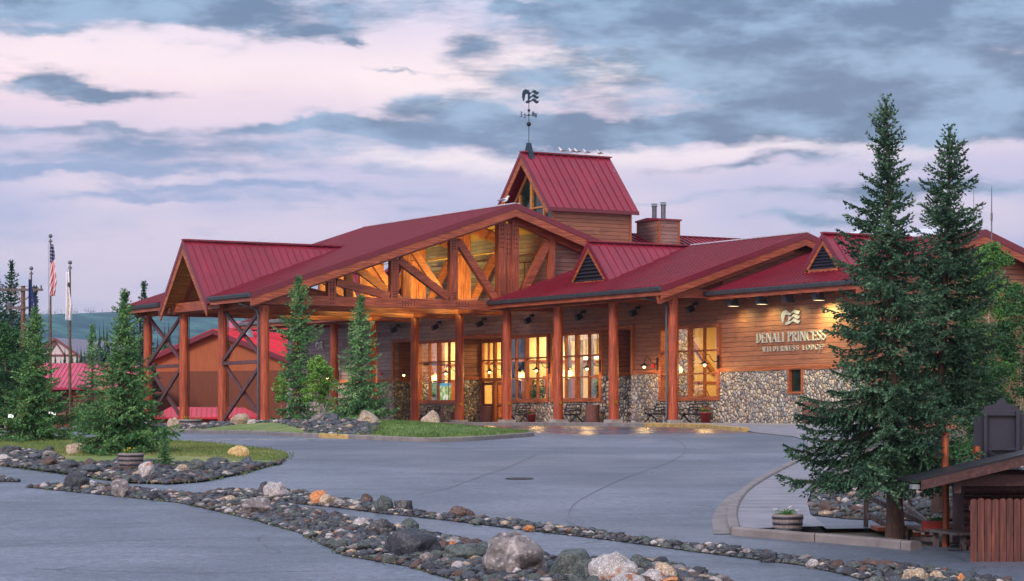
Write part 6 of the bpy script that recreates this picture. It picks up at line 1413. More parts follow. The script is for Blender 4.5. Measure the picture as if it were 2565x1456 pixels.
spruce('spruce at the far left of the island, lit from behind by floodlights', gp(88, 1117), 4.75, [(0, 1.6), (.08, 1.85), (.2, 1.5), (.34, 1.15), (.5, .85), (.62, .66), (.75, .48), (.86, .34), (.94, .18), (1, .03)], 43, .09, mat='needles_green', step=.10, dens=.75, nl=.085, z0=.03, bark='trunk_red', k=3)
spruce('younger light green spruce between the flagpoles and the big island spruce', at(231, 100), 4.6, [(0, 1.0), (.15, 1.1), (.3, .9), (.5, .62), (.65, .42), (.75, .40), (.86, .26), (1, .03)], 47, .07, mat='needles_green', step=.17, dens=.5, nl=.09, z0=.03)
spruce('knee-high spruce sapling between two boulders on the left island', gp(413, 1187), 1.25, [(0, .36), (.2, .34), (.45, .22), (.7, .12), (1, .02)], 53, .02, mat='needles_green', step=.055, dens=1.3, nl=.04, z0=.04, name='spruce_sapling')
spruce('sparse spruce seedling beside the road at the canopy bed', at(258, 90), .9, [(0, .2), (.5, .14), (1, .02)], 54, .012, mat='needles_green', step=.08, dens=1, nl=.04, name='spruce_sapling')
for (u, Y_, H_, r_, sd, lb) in [(361, 155, 9.6, 1.2, 61, 'dark spruce rising behind the left end of the canopy roof'), (28, 150, 10.6, 1.6, 62, 'tallest dark spruce behind the utility pole'), (-8, 158, 10.0, 1.7, 63, 'dark spruce cut by the left edge of the picture'), (88, 160, 9.6, 1.0, 64, 'slim dark spruce behind the blue flag'), (56, 175, 9.0, 1.5, 65, 'dark spruce behind the crossarms of the utility pole'), (2585, 190, 15.2, 1.6, 66, 'dark spruce tip at the right edge behind the gable')]:
    spruce(lb, at(u, Y_), H_, [(0, r_), (.2, r_), (.4, r_ * .8), (.6, r_ * .62), (.8, r_ * .36), (.9, r_ * .22), (1, .03)], sd, .14, mat='needles_far', step=.26, dens=.36, nl=.17, z0=.05, group='dark spruces behind the grounds', k=3)
def broadleaf(label, base, H, rad, seed, mat, bark='trunk_pale', tr=.06, size=.09, n=9000, trunk_h=.35, name='broadleaf_tree', cat='tree', squash=1.0, group=None, clumps=34):
    base = Vector(base[:3]); t = thing(name, label, cat, base, 0, group); rng = np.random.default_rng(seed); rr = random.Random(seed); mb = MB(); ends = []
    top = Vector((0, 0, H * .85)); mb.tube([(0, 0, -.1), (.01, 0, H * .3), (.0, .02, H * .6), tuple(top)], [tr * 1.2, tr, tr * .6, tr * .2], 8); mb.build('trunk', bark, t); mb = MB()
    for i in range(clumps):
        f = trunk_h + (1 - trunk_h) * (i + .5) / clumps; a = i * 2.4 + rr.uniform(-.4, .4); r_ = rad * rr.uniform(.3, 1.0) * math.sin(math.pi * min(.97, max(.12, (f - trunk_h * .6) / (1 - trunk_h * .6)))) ** .6
        e = Vector((math.cos(a) * r_, math.sin(a) * r_, H * f + rr.uniform(-.05, .05) * H)); s_ = Vector((0, 0, max(.1, H * f - r_ * .7))); mb.tube([s_, s_.lerp(e, .5) + Vector((0, 0, -.04 * H)), e], [tr * .4, tr * .22, tr * .08], 5, False); ends.append((e, rad * rr.uniform(.22, .42)))
    mb.build('branches', bark, t)
    m = n // clumps; C = np.concatenate([np.array(tuple(e)) + (lambda q: q / (np.linalg.norm(q, axis=1, keepdims=True) + 1e-9) * (rng.random((m, 1)) ** .45) * r_ * np.array([1, 1, .75 * squash]))(rng.normal(size=(m, 3))) for e, r_ in ends])
    d = rng.normal(size=C.shape); d[:, 2] *= .5; d /= np.linalg.norm(d, axis=1, keepdims=True); s_ = np.cross(d, rng.normal(size=C.shape)); s_ /= np.linalg.norm(s_, axis=1, keepdims=True); L = size * rng.uniform(.6, 1.3, (len(C), 1))
    T = np.concatenate([np.stack([C - d * L * .5, C + s_ * L * .38, C + d * L * .5], 1), np.stack([C - d * L * .5, C + d * L * .5, C - s_ * L * .38], 1)]); np_mesh('crown', T, mat, t); return t
def on(u, Y_, f=gz): p = at(u, Y_); return Vector((p.x, p.y, f(p.x, p.y)))
broadleaf('young aspen with pale trunk and bright leaves between the two canopy spruces', on(800, 106, bd_z), 2.75, .82, 71, 'leaves_bright', n=7000, size=.09, tr=.035, trunk_h=.36)
broadleaf('thin aspen shoots behind the narrow spruce', on(704, 116, bd_z), 2.4, .5, 72, 'leaves_bright', n=1800, size=.09, tr=.02, trunk_h=.4)
broadleaf('mid green birch at the left edge below the dark spruces', at(14, 128), 5.4, 1.55, 73, 'leaves_deep', n=12000, size=.13, tr=.07, trunk_h=.1, clumps=60)
broadleaf('mid green birch behind the leftmost island spruce', at(62, 138), 4.6, 1.2, 74, 'leaves_deep', n=7000, size=.13, tr=.06, trunk_h=.1, clumps=40)
broadleaf('tall bright green birch behind the slimmer foreground spruce', at(2478, 74), 6.6, 1.15, 75, 'leaves_mid', n=22000, size=.075, tr=.07, trunk_h=.18, clumps=80)
broadleaf('dark leafy birch at the right edge behind the sign board', at(2560, 66), 4.9, 1.15, 76, 'leaves_deep', n=16000, size=.075, tr=.07, trunk_h=.15, clumps=60)
broadleaf('low green birch right of the foreground spruces', at(2420, 62), 4.2, .95, 77, 'leaves_deep', n=13000, size=.07, tr=.05, trunk_h=.15, clumps=50)
for (u, Y_, H_, r_, sd, m_, lb) in [(212, 118, 1.0, .9, 81, 'leaves_mid', 'green shrub left of the younger spruce'), (108, 122, .8, .8, 82, 'leaves_mid', 'low shrub at the foot of the tall flagpole'), (2300, 58, 1.1, .7, 83, 'leaves_mid', 'low green shrub on the cobble bank behind the spruce trunks'), (2460, 57, 1.3, .9, 84, 'leaves_deep', 'green shrub below the sign board'), (250, 128, 1.6, 1.1, 85, 'leaves_mid', 'taller shrub beside the small red shed')]:
    broadleaf(lb, on(u, Y_), H_, r_, sd, m_, n=3000, size=.08, tr=.02, trunk_h=.05, name='shrub', cat='shrub', clumps=24)
# weeds and grass tufts along the edges of the beds
rng = np.random.default_rng(5); bl_ = []
def tuft_line(poly, n, h, zf, spread=.25):
    L = resample(poly, .15)
    for _ in range(n):
        q = L[rng.integers(len(L))]; x = q.x + rng.normal() * spread * .5; y = q.y + rng.normal() * spread * .5; z = zf(x, y)
        for _b in range(7):
            a = rng.uniform(0, 6.28); l = h * rng.uniform(.5, 1.3); tx = x + math.cos(a) * l * .5; ty = y + math.sin(a) * l * .5; bl_.append([(x - .012, y, z - .02), (x + .012, y, z - .02), (tx, ty, z + l)])
tuft_line(ISL, 1200, .05, isl_z, .3); tuft_line(LG, 900, .05, bd_z, .4); tuft_line(S1, 300, .035, strips_z[0][3], .15); tuft_line(BD, 500, .05, bd_z, .3)
tag(np_mesh('grass_tufts', np.array(bl_), 'grass_dry'), 'short grass growing along the edges of the beds', 'grass', kind='stuff')
xs_ = []
for _ in range(20000):
    u = rng.uniform(-60, 730); v = rng.uniform(1100, 1158); p = gp(u, v)
    if inside(p, ISL) and not inside(p, GR):
        z = isl_z(p.x, p.y); a = rng.uniform(0, 6.28); l = .07 * rng.uniform(.5, 1.3); xs_.append([(p.x - .014, p.y, z - .02), (p.x + .014, p.y, z - .02), (p.x + math.cos(a) * l * .5, p.y + math.sin(a) * l * .5, z + l)])
xb_ = []; XL = [q[0] for q in LG]; YL = [q[1] for q in LG]
for _ in range(26000):
    x, y = rng.uniform(min(XL), max(XL)), rng.uniform(min(YL), max(YL))
    if inside((x, y), LG):
        z = bd_z(x, y) + .03; a = rng.uniform(0, 6.28); l = .085 * rng.uniform(.4, 1.3); xb_.append([(x - .016, y, z - .02), (x + .016, y, z - .02), (x + math.cos(a) * l * .6, y + math.sin(a) * l * .6, z + l)])
tag(np_mesh('grass', np.array(xb_), 'grass_bright'), 'bright grass blades on the mound in front of the entrance', 'grass', kind='stuff')
tag(np_mesh('grass', np.array(xs_), 'grass_dry'), 'grass blades on the left island lawn', 'grass', kind='stuff')

# ------------------------------------------------------------------ neighbouring buildings
def frame_box(O, ex, ey):        # local (a, b, z) -> world
    return lambda a, b, z: (O.x + ex.x * a + ey.x * b, O.y + ex.y * a + ey.y * b, z)
def gable_house(name, label, O, ex, ey, hw, ln, zb, ze, zr, wall, roofm, over=.5, split=None, ribs=.45, wall2=None):
    """gable front centred on O; ex across the front, ey back along the ridge"""
    L = frame_box(O, ex, ey); g = L(0, 0, 0); t = thing(name, label, 'building', (g[0], g[1], zb)); off = (-g[0], -g[1], -zb)
    def bl(mb, n, m, par=t, rc=True):
        o = mb.build(n, m, par, recalc=rc); 
        if par is t: o.location = off
        return o
    mb = MB(); zs_ = split if split else zb
    vs = [L(-hw, 0, zs_), L(hw, 0, zs_), L(hw, 0, ze), L(0, 0, zr), L(-hw, 0, ze)]; bk = [L(-hw, ln, zs_), L(hw, ln, zs_), L(hw, ln, ze), L(0, ln, zr), L(-hw, ln, ze)]
    mb.add(vs + bk, [(0, 1, 2, 3, 4), (9, 8, 7, 6, 5), (1, 6, 7, 2), (0, 4, 9, 5)]); bl(mb, 'wall', wall)
    if split:
        mb = MB(); e = .04; mb.add([L(-hw - e, -e, zb), L(hw + e, -e, zb), L(hw + e, -e, zs_ + .02), L(-hw - e, -e, zs_ + .02), L(-hw - e, ln, zb), L(hw + e, ln, zb), L(hw + e, ln, zs_ + .02), L(-hw - e, ln, zs_ + .02)], [(0, 1, 2, 3), (1, 5, 6, 2), (0, 3, 7, 4), (3, 2, 6, 7)]); bl(mb, 'wall', wall2)
    k = (zr - ze) / hw; h2 = hw + over; zz = zr - k * h2
    for sg in (1, -1):
        mb = MB(); q = [L(0, -over, zr + .14), L(sg * h2, -over, zz + .14), L(sg * h2, ln + over, zz + .14), L(0, ln + over, zr + .14)]; mb.add(q + [(x, y, z - .13) for x, y, z in q], [(0, 1, 2, 3), (7, 6, 5, 4), (0, 4, 5, 1), (1, 5, 6, 2), (2, 6, 7, 3)])
        n = int((ln + 2 * over) / ribs)
        for i in range(n + 1):
            b = -over + i * ribs; mb.beam(L(0, b, zr + .17), L(sg * h2, b, zz + .17), .04, .06)
        bl(mb, 'roof', roofm)
        mb = MB(); mb.beam(L(0, -over - .03, zr - .02), L(sg * h2, -over - .03, zz - .02), .06, .34); bl(mb, 'fascia', 'roof_maroon' if roofm != 'far_roof' else 'far_timber')
    return t, L, bl
def cdir(x, y): v = (RT * x + FW * y); return v.normalized()
t, L, bl = gable_house('barn', 'large red-brown barn with red metal roof behind the canopy columns', at(545, 175, 0), cdir(.88, -.48), cdir(.48, .88), 6.4, 17, -.9, 4.35, 6.5, 'plank_brown', 'roof_red', .55, 3.55, wall2='ply_brown')
mb = MB(); c = L(.9, -.06, 5.1); ex = cdir(.88, -.48); mb.prism([(.34 * math.cos(a), .62 * math.sin(a)) for a in [R(22.5 + 45 * i) for i in range(8)]], c, tuple(ex), (0, 0, 1), tuple(cdir(-.48, -.88) * .1)); bl(mb, 'gable_vent', 'dark_brown')
mb = MB()
for i in range(6): q = Vector(c) - Vector(ex) * .26 + Vector((0, 0, -.4 + .16 * i)) + cdir(-.48, -.88) * .14; mb.beam(q, q + Vector(ex) * .52, .05, .03)
bl(mb, 'louver', 'black_metal')
for a_, b_, zt, m_ in ((-.6, 1.5, 7.7, 'black_metal'), (1.15, 2.2, 7.75, 'steel')):
    q = L(a_, b_, 6.2); mb = MB(); mb.tube([(q[0], q[1], 6.1), (q[0], q[1], zt)], .19, 12); mb.tube([(q[0], q[1], zt + .02), (q[0], q[1], zt + .12)], .26, 12); bl(mb, 'flue', m_)
mb = MB(); q = L(1.15, 2.2, 6.2); mb.tube([(q[0], q[1], 6.1), (q[0], q[1], 6.75)], [.5, .25], 12); bl(mb, 'flue_flashing', 'gutter_pale')
# low hipped kiosk
p = at(520, 150, 0); O = p; ex = cdir(.97, .10); ey = cdir(-.10, .97); L = frame_box(O, ex, ey); t = thing('kiosk', 'low red kiosk with a hipped red metal roof in front of the barn', 'building', (O.x, O.y, -.55)); off = (-O.x, -O.y, .55)
mb = MB(); a, b = 3.5, 3.0; q = [L(-a, -.3, .12), L(a, -.3, .12), L(a, b, .12), L(-a, b, .12), L(-2.4, 1.35, .78), L(2.3, 1.35, .74)]; mb.add(q + [(x, y, z - .12) for x, y, z in q[:4]], [(0, 1, 5, 4), (1, 2, 5), (2, 3, 4, 5), (3, 0, 4), (0, 6, 7, 1), (1, 7, 8, 2), (3, 9, 6, 0), (9, 8, 7, 6)])
for i in range(22):
    s_ = -a + .2 + i * .32; f = min(1, (s_ + a) / 1.1, (a - s_) / 1.2); mb.beam(L(s_, -.3, .145), L(s_, -.3 + 1.6 * f, .145 + .64 * f), .03, .04)
o = mb.build('roof', 'roof_red', t, recalc=True); o.location = off
mb = MB(); q0 = L(-3.1, 0, -.9); mb.add([L(-3.1, 0, -.9), L(3.1, 0, -.9), L(3.1, 2.7, -.9), L(-3.1, 2.7, -.9), L(-3.1, 0, .1), L(3.1, 0, .1), L(3.1, 2.7, .1), L(-3.1, 2.7, .1)], [(0, 1, 5, 4), (1, 2, 6, 5), (2, 3, 7, 6), (3, 0, 4, 7), (4, 5, 6, 7)]); o = mb.build('wall', 'log_wall', t, recalc=True); o.location = off
# clerestory building
p = at(655, 214, 0); L = frame_box(p, cdir(.99, .12), cdir(-.12, .99)); t = thing('clerestory_building', 'distant building with a row of clerestory windows under a red roof', 'building', (p.x, p.y, -1)); off = (-p.x, -p.y, 1)
mb = MB(); mb.add([L(-2.6, 0, -1), L(5, 0, -1), L(5, 5, -1), L(-2.6, 5, -1), L(-2.6, 0, 8.4), L(5, 0, 8.4), L(5, 5, 8.4), L(-2.6, 5, 8.4)], [(0, 1, 5, 4), (1, 2, 6, 5), (2, 3, 7, 6), (3, 0, 4, 7), (4, 5, 6, 7)]); o = mb.build('wall', 'dark_brown', t, recalc=True); o.location = off
mb = MB(); q = [L(-3, -.6, 8.25), L(5.5, -.6, 8.25), L(5.5, 3, 9.0), L(-3, 3, 9.0)]; mb.add(q + [(x, y, z - .15) for x, y, z in q], [(0, 1, 2, 3), (7, 6, 5, 4), (0, 4, 5, 1), (1, 5, 6, 2), (3, 7, 4, 0)])
for i in range(20): mb.beam(L(-2.9 + i * .42, -.6, 8.28), L(-2.9 + i * .42, 3, 9.03), .04, .05)
o = mb.build('roof', 'roof_red', t, recalc=True); o.location = off
for i in range(8):
    mb = MB(); a0 = -2.4 + i * .92; mb.add([L(a0, -.03, 7.62), L(a0 + .72, -.03, 7.62), L(a0 + .72, -.03, 8.12), L(a0, -.03, 8.12)], [(0, 1, 2, 3)]); o = mb.build('window', 'dark_glass', t); o.location = off
# log cabin at the left
p = at(215, 165, 0); L = frame_box(p, cdir(1, .03), cdir(-.03, 1)); t = thing('log_cabin', 'long log cabin with a pink-red metal roof behind the flagpoles', 'building', (p.x, p.y, -.6)); off = (-p.x, -p.y, .6)
mb = MB()
for sg, y0 in ((1, 0), ):
    q = [L(-5.2, -.5, 2.2), L(4.0, -.5, 2.2), L(4.0, 6, 4.05), L(-5.2, 6, 4.05), L(4.0, 12, 2.2), L(-5.2, 12, 2.2)]; mb.add(q + [(x, y, z - .15) for x, y, z in q], [(0, 1, 2, 3), (3, 2, 4, 5), (0, 6, 7, 1), (1, 7, 8, 2), (2, 8, 10, 4), (6, 0, 3, 9), (9, 3, 5, 11), (9, 8, 7, 6), (11, 10, 8, 9)])
for i in range(30): mb.beam(L(-5.1 + i * .31, -.5, 2.23), L(-5.1 + i * .31, 6, 4.08), .035, .05)
o = mb.build('roof', 'roof_pink', t, recalc=True); o.location = off
mb = MB()
for k in range(11): mb.tube([L(-4.6, 0, -.5 + .26 * k), L(3.5, 0, -.5 + .26 * k)], .14, 10); mb.tube([L(3.4, -.1, -.5 + .26 * k), L(3.4, 11, -.5 + .26 * k)], .14, 8)
mb.add([L(3.4, 0, 2.2), L(3.4, 11, 2.2), L(3.4, 6, 3.95)], [(0, 1, 2)]); o = mb.build('wall', 'log_wall', t); o.location = off
mb = MB(); q = L(-1.5, -.16, .7); mb.add([L(-2.1, -.17, .5), L(-.9, -.17, .5), L(-.9, -.17, 1.7), L(-2.1, -.17, 1.7)], [(0, 1, 2, 3)]); o = mb.build('window', 'dark_glass', t); o.location = off
mb = MB(); q = L(.2, 5.2, 4.1); mb.tube([(q[0], q[1], 3.8), (q[0], q[1], 4.5)], .12, 8); q = L(-.7, 6, 4.1); mb.tube([(q[0], q[1], 4.0), (q[0], q[1], 4.25)], .3, 8); o = mb.build('roof_vent', 'dark_box', t); o.location = off
gable_house('garden_shed', 'small red shed right of the log cabin', at(222, 132, 0), cdir(.9, .2), cdir(-.2, .9), 1.0, 2, -.7, .7, 1.15, 'log_wall', 'roof_maroon', .2)
# distant hotel
t, L, bl = gable_house('hotel', 'distant pale hotel wing with dark timbering and a grey roof', at(142, 340, 0), cdir(.95, -.3), cdir(.3, .95), 3.6, 20, 0, 9.3, 11.6, 'far_wall', 'far_roof', .5, ribs=1.2)
mb = MB(); 
for a_ in (-2.6, -1.3, 0, 1.3, 2.6): mb.beam(L(a_, -.08, 6), L(a_, -.08, 11.3 - abs(a_) * .64), .1, .22)
mb.beam(L(-3.4, -.1, 9.2), L(3.4, -.1, 9.2), .1, .25); mb.beam(L(-1.3, -.12, 9.2), L(0, -.12, 11), .1, .2); mb.beam(L(1.3, -.12, 9.2), L(0, -.12, 11), .1, .2); bl(mb, 'timbering', 'far_timber')
p = at(190, 356, 0); gable_house('hotel', 'second roof of the distant hotel, behind the first', p, cdir(.95, -.3), cdir(.3, .95), 3.5, 14, 0, 8.5, 10.6, 'far_wall', 'far_roof', .5, ribs=1.2)

# ------------------------------------------------------------------ flagpoles, flags, utility pole
def flag(name, label, base, z1, w_, h_, fn, mats, seed):
    rr = random.Random(seed); nx, nz = 12, 46; mb = MB(); t_vs = []
    for j in range(nz + 1):
        f = j / nz; ww = w_ * (.35 + .65 * min(1, f * 1.6)) * (1 - .28 * max(0, f - .62) / .38) * (1 + .08 * math.sin(f * 9 + seed)); dx = .05 * math.sin(f * 5 + seed)
        for i in range(nx + 1):
            s_ = i / nx; fold = math.sin(s_ * 9.5 + f * 2.2 + seed) * .085 * (.4 + f); t_vs.append(RT * (s_ * ww + dx * s_) + FW * fold + Vector((0, 0, -f * h_ - s_ * .12 * math.sin(f * 3))))
    me = bpy.data.meshes.new(name); fs = [(j * (nx + 1) + i, j * (nx + 1) + i + 1, (j + 1) * (nx + 1) + i + 1, (j + 1) * (nx + 1) + i) for j in range(nz) for i in range(nx)]
    me.from_pydata([tuple(v) for v in t_vs], [], fs)
    for m_ in mats: me.materials.append(MATS[m_])
    for j in range(nz):
        for i in range(nx): p = me.polygons[j * nx + i]; p.material_index = fn(i, j); p.use_smooth = True
    o = bpy.data.objects.new(name, me); COL.objects.link(o); o.location = (base.x, base.y, z1); tag(o, label, 'flag')
    s = o.modifiers.new('thickness', 'SOLIDIFY'); s.thickness = .006; return o
simple('flag_red', srgb(196, 44, 62), .8); simple('flag_white', srgb(225, 225, 232), .8, 0, .04); simple('flag_blue', srgb(34, 44, 92), .8); simple('flag_navy', srgb(36, 50, 104), .8); simple('flag_gold', srgb(220, 160, 50), .8)
POLES = [(126.5, 126, 587, 'tallest flagpole, bronze, flying the striped flag'), (175.5, 122, 653, 'right flagpole flying the white flag'), (78.5, 128, 668, 'left flagpole flying the dark blue flag')]
PB = []
for u, Y_, vt, lb in POLES:
    p = at(u, Y_); zt = hz(vt, Y_); H_ = zt - p.z; t = thing('flagpole', lb, 'flagpole', p, 0, 'flagpoles on the lawn by the log cabin')
    mb = MB(); mb.tube([(0, 0, -.1), (0, 0, H_ * .45), (0, 0, H_ - .25)], [.075, .065, .04], 12); mb.build('pole', 'bronze_pole', t)
    mb = MB(); mb.tube([(0, 0, 0), (0, 0, .05)], .16, 12); mb.build('base_flange', 'bronze_pole', t)
    mb = MB(); mb.sphere((0, 0, H_ - .1), .11, 12, 8); mb.tube([(0, 0, H_ - .42), (0, 0, H_ - .34)], .10, 10); mb.build('finial', 'steel', t)
    mb = MB(); mb.tube([tuple(-RT * .12 + Vector((0, 0, H_ - .45))), tuple(-RT * .09 + Vector((0, 0, .9)))], .008, 4); mb.build('halyard', 'black_metal', t); PB.append((p, zt))
us = lambda i, j: (2 if not (j % 3 == 1 and i % 3 == 1) else 1) if j < 17 - i // 2 else (0 if ((i + (j - 17) // 2) // 2) % 2 else 1)
p, zt = PB[0]; flag('flag', 'flag of red and white stripes with white stars on blue, hanging limp', p + RT * -.02 - FW * .12, zt - .55, .42, 2.75, us, ['flag_red', 'flag_white', 'flag_blue'], 1)
p, zt = PB[1]; flag('flag', 'white flag with orange lettering, hanging limp', p - RT * .20 - FW * .12, zt - .6, .36, 2.5, lambda i, j: 1 if (4 < i < 9 and j % 6 in (0, 1, 3) and 12 < j < 40 and (i + j) % 3) else (2 if 8 < j < 13 and i > 5 else 0), ['flag_white', 'flag_gold', 'stone_blue'], 2)
p, zt = PB[2]; flag('flag', 'dark blue flag with small gold stars, hanging limp', p - RT * .12 - FW * .12, zt - .7, .46, 2.4, lambda i, j: 1 if (i, j) in {(5, 20), (7, 24), (6, 28), (8, 31), (5, 34)} else 0, ['flag_navy', 'flag_gold'], 4)
p = at(58, 140); t = thing('utility_pole', 'weathered wooden utility pole with two crossarms and wires', 'utility pole', p); H_ = hz(716, 140) - p.z
mb = MB(); mb.tube([(0, 0, -.1), (0, 0, H_)], [.17, .12], 10); mb.build('pole', 'pole_wood', t)
for zz, a, b in ((H_ - .25, -1.35, 1.2), (H_ - 1.32, -.9, .45)):
    mb = MB(); mb.beam(RT * a + Vector((0, 0, zz)) - FW * .15, RT * b + Vector((0, 0, zz)) - FW * .15, .12, .14)
    if a < -1:
        mb.beam(RT * -.75 + Vector((0, 0, zz - .05)) - FW * .2, Vector((0, 0, zz - .75)) - FW * .2, .05, .06); mb.beam(RT * .75 + Vector((0, 0, zz - .05)) - FW * .2, Vector((0, 0, zz - .75)) - FW * .2, .05, .06)
    mb.build('crossarm', 'grey_wood', t)
mb = MB()
for a in (-1.2, -.6, .5, 1.1): mb.tube([RT * a + Vector((0, 0, H_ - .18)) - FW * .15, RT * a + Vector((0, 0, H_ + .02)) - FW * .15], .05, 6)
for a in (-.8,): mb.box(*[c for q in ((RT * a).x, (RT * a).y) for c in (q - .12, q + .12)], H_ - 1.5, H_ - 1.0)
mb.build('insulator', 'steel', t)
mb = MB()
for a, zz in ((-1.2, H_), (-.6, H_), (.5, H_), (-.8, H_ - 1.0)):
    s_ = RT * a + Vector((0, 0, zz)); e = s_ - RT * 22 - FW * 6 + Vector((0, 0, .6)); mb.tube([s_.lerp(e, k / 8) - Vector((0, 0, .9 * math.sin(math.pi * k / 8))) for k in range(9)], .010, 4, False)
mb.build('wire', 'black_metal', t)
p = at(70, 138); mb = MB(); mb.tube([(0, 0, -.1), (0, 0, hz(822, 138) - p.z)], [.08, .05], 8); o = mb.build('lamp_post', 'gutter_pale'); o.location = p; tag(o, 'slim grey metal post right of the utility pole', 'post')
# floodlights for the flags
for u, Y_, v, em, lb in ((122, 118, 1024, 1, 'bright floodlight shining beside the tall flagpole, seen through the spruce'), (131, 117, 1036, 1, 'lower bright floodlight seen through the spruce branches'), (27, 116, 1042, 1, 'small bright floodlight at the left edge'), (156, 115, 1038, 0, 'black floodlight on a short post left of the right flagpole')):
    p = at(u, Y_); zc = hz(v, Y_) - p.z; t = thing('floodlight', lb, 'floodlight', p, 0, 'floodlights for the flags'); s_ = .12 if u == 27 else .16
    mb = MB(); mb.tube([(0, 0, -.1), (0, 0, zc - s_)], .05, 8); mb.build('post', 'dark_brown', t)
    mb = MB(); mb.beam(FW * .02 + Vector((0, 0, zc)), FW * .26 + Vector((0, 0, zc)), s_ * 2.3, s_ * 1.6); mb.build('housing', 'black_metal', t)
    mb = MB(); mb.beam(-FW * .01 + Vector((0, 0, zc)), FW * .015 + Vector((0, 0, zc)), s_ * 2.1, s_ * 1.4); mb.build('lens', 'flood_white' if em else 'dark_glass', t)
for u, Y_, e in ((126.5, 124.5, 60), (175.5, 120.5, 90), (78.5, 126.5, 40)):
    p = at(u, Y_); a_ = at(u, Y_ + 1.5); light('lamp_light', 'SPOT', (p.x, p.y, p.z + .25), e, (1.0, .85, .5), .05, (Vector((a_.x, a_.y, p.z + 3.4)) - p).to_track_quat('-Z', 'Y').to_euler(), R(40))
p = at(57, 112); t = thing('lit_post', 'short wooden post glowing orange in lamplight at the left', 'post', p); mb = MB(); mb.box(-.16, .16, -.16, .16, -.1, 1.5); mb.build('post', 'post_orange', t); mb = MB(); mb.box(-.2, .2, -.2, .2, 1.5, 1.58); mb.build('cap', 'post_orange', t)

# ------------------------------------------------------------------ hut, steps and sign board at the right
O = cw(0, 0); CL_ = lambda X, Y, z: tuple(cw(X, Y, z))
def cbox(mb, X0, X1, Y0, Y1, z0, z1):
    mb.add([CL_(X0, Y0, z0), CL_(X1, Y0, z0), CL_(X1, Y1, z0), CL_(X0, Y1, z0), CL_(X0, Y0, z1), CL_(X1, Y0, z1), CL_(X1, Y1, z1), CL_(X0, Y1, z1)], [(0, 3, 2, 1), (4, 5, 6, 7), (0, 1, 5, 4), (1, 2, 6, 5), (2, 3, 7, 6), (3, 0, 4, 7)]); return mb
t = thing('hut', 'dark brown wooden hut with a low sloping roof at the right edge', 'building', (0, 0, 0)); hb = cw(9.6, 43.6, -2.5); t.location = hb; off = (-hb.x, -hb.y, -hb.z)
def hp(mb, n, m, par=None):
    o = mb.build(n, m, par or t, recalc=True)
    if not par: o.location = off
    return o
zroof = lambda X: -1.05 + (X - 7.28) * .235
mb = MB(); q = [CL_(7.28, 41.9, zroof(7.28)), CL_(11.6, 41.9, zroof(11.6)), CL_(11.6, 44.6, zroof(11.6) - .12), CL_(7.28, 44.6, zroof(7.28) - .06)]; q2 = [CL_(15.9, 41.9, zroof(7.28)), CL_(15.9, 44.6, zroof(7.28) - .06)]
mb.add(q + [(x, y, z - .05) for x, y, z in q], [(0, 1, 2, 3), (7, 6, 5, 4), (0, 4, 5, 1), (0, 3, 7, 4), (2, 6, 7, 3)]); mb.add([q[1], q2[0], q2[1], q[2]], [(0, 1, 2, 3)]); hp(mb, 'roof', 'black_metal')
mb = MB(); mb.add([CL_(7.28, 41.88, zroof(7.28) - .05), CL_(11.6, 41.88, zroof(11.6) - .05), CL_(11.6, 41.88, zroof(11.6) - .21), CL_(7.28, 41.88, zroof(7.28) - .21), CL_(7.28, 41.93, zroof(7.28) - .05), CL_(11.6, 41.93, zroof(11.6) - .05), CL_(11.6, 41.93, zroof(11.6) - .21), CL_(7.28, 41.93, zroof(7.28) - .21)], [(0, 1, 2, 3), (7, 6, 5, 4), (0, 4, 5, 1), (3, 2, 6, 7), (0, 3, 7, 4)]); hp(mb, 'fascia', 'dark_brown')
mb = MB(); cbox(mb, 7.14, 7.27, 42.0, 42.3, zroof(7.28) - .20, zroof(7.28) - .12); hp(mb, 'gutter', 'gutter_pale')
mb = MB(); cbox(mb, 8.6, 15, 43.9, 44.05, -2.6, -1.0); cbox(mb, 8.6, 8.75, 44.05, 46, -2.6, -1.0)
for k in range(6): mb.tube([CL_(8.4, 43.85, -2.3 + .25 * k), CL_(15, 43.85, -2.3 + .25 * k)], .11, 8)
hp(mb, 'wall', 'dark_brown')
mb = MB(); cbox(mb, 7.9, 8.03, 42.1, 42.28, zroof(7.9) - .42, zroof(7.9) - .06); cbox(mb, 7.9, 12, 42.3, 42.45, zroof(7.9) - .30, zroof(7.9) - .10); hp(mb, 'bracket', 'dark_brown')
f = thing('picket_fence', 'reddish brown picket fence with rounded tops in front of the dark hut', 'fence', cw(8.2, 41.7, gz_cam(8.2, 41.7))); off2 = tuple(-f.location)
mb = MB(); zb0 = -2.50
for k in range(32):
    X = 8.12 + k * .128; zt = -1.40 + random.uniform(-.015, .01); zb_ = min(gz_cam(X, 41.7), zb0) - .03
    pts = [(0, 0), (.113, 0), (.113, zt - zb_ - .03), (.085, zt - zb_ - .006), (.0565, zt - zb_), (.028, zt - zb_ - .006), (0, zt - zb_ - .03)]
    mb.prism(pts, CL_(X, 41.7 + random.uniform(0, .008), zb_), tuple(RT), (0, 0, 1), tuple(FW * .022))
o = mb.build('picket', 'fence_red', f, recalc=True); o.location = off2
mb = MB(); cbox(mb, 8.1, 12.2, 41.73, 41.77, -1.62, -1.53); cbox(mb, 8.1, 12.2, 41.73, 41.77, -2.35, -2.26)
for o in mb.pieces('rail', 'dark_brown', f): o.location = off2
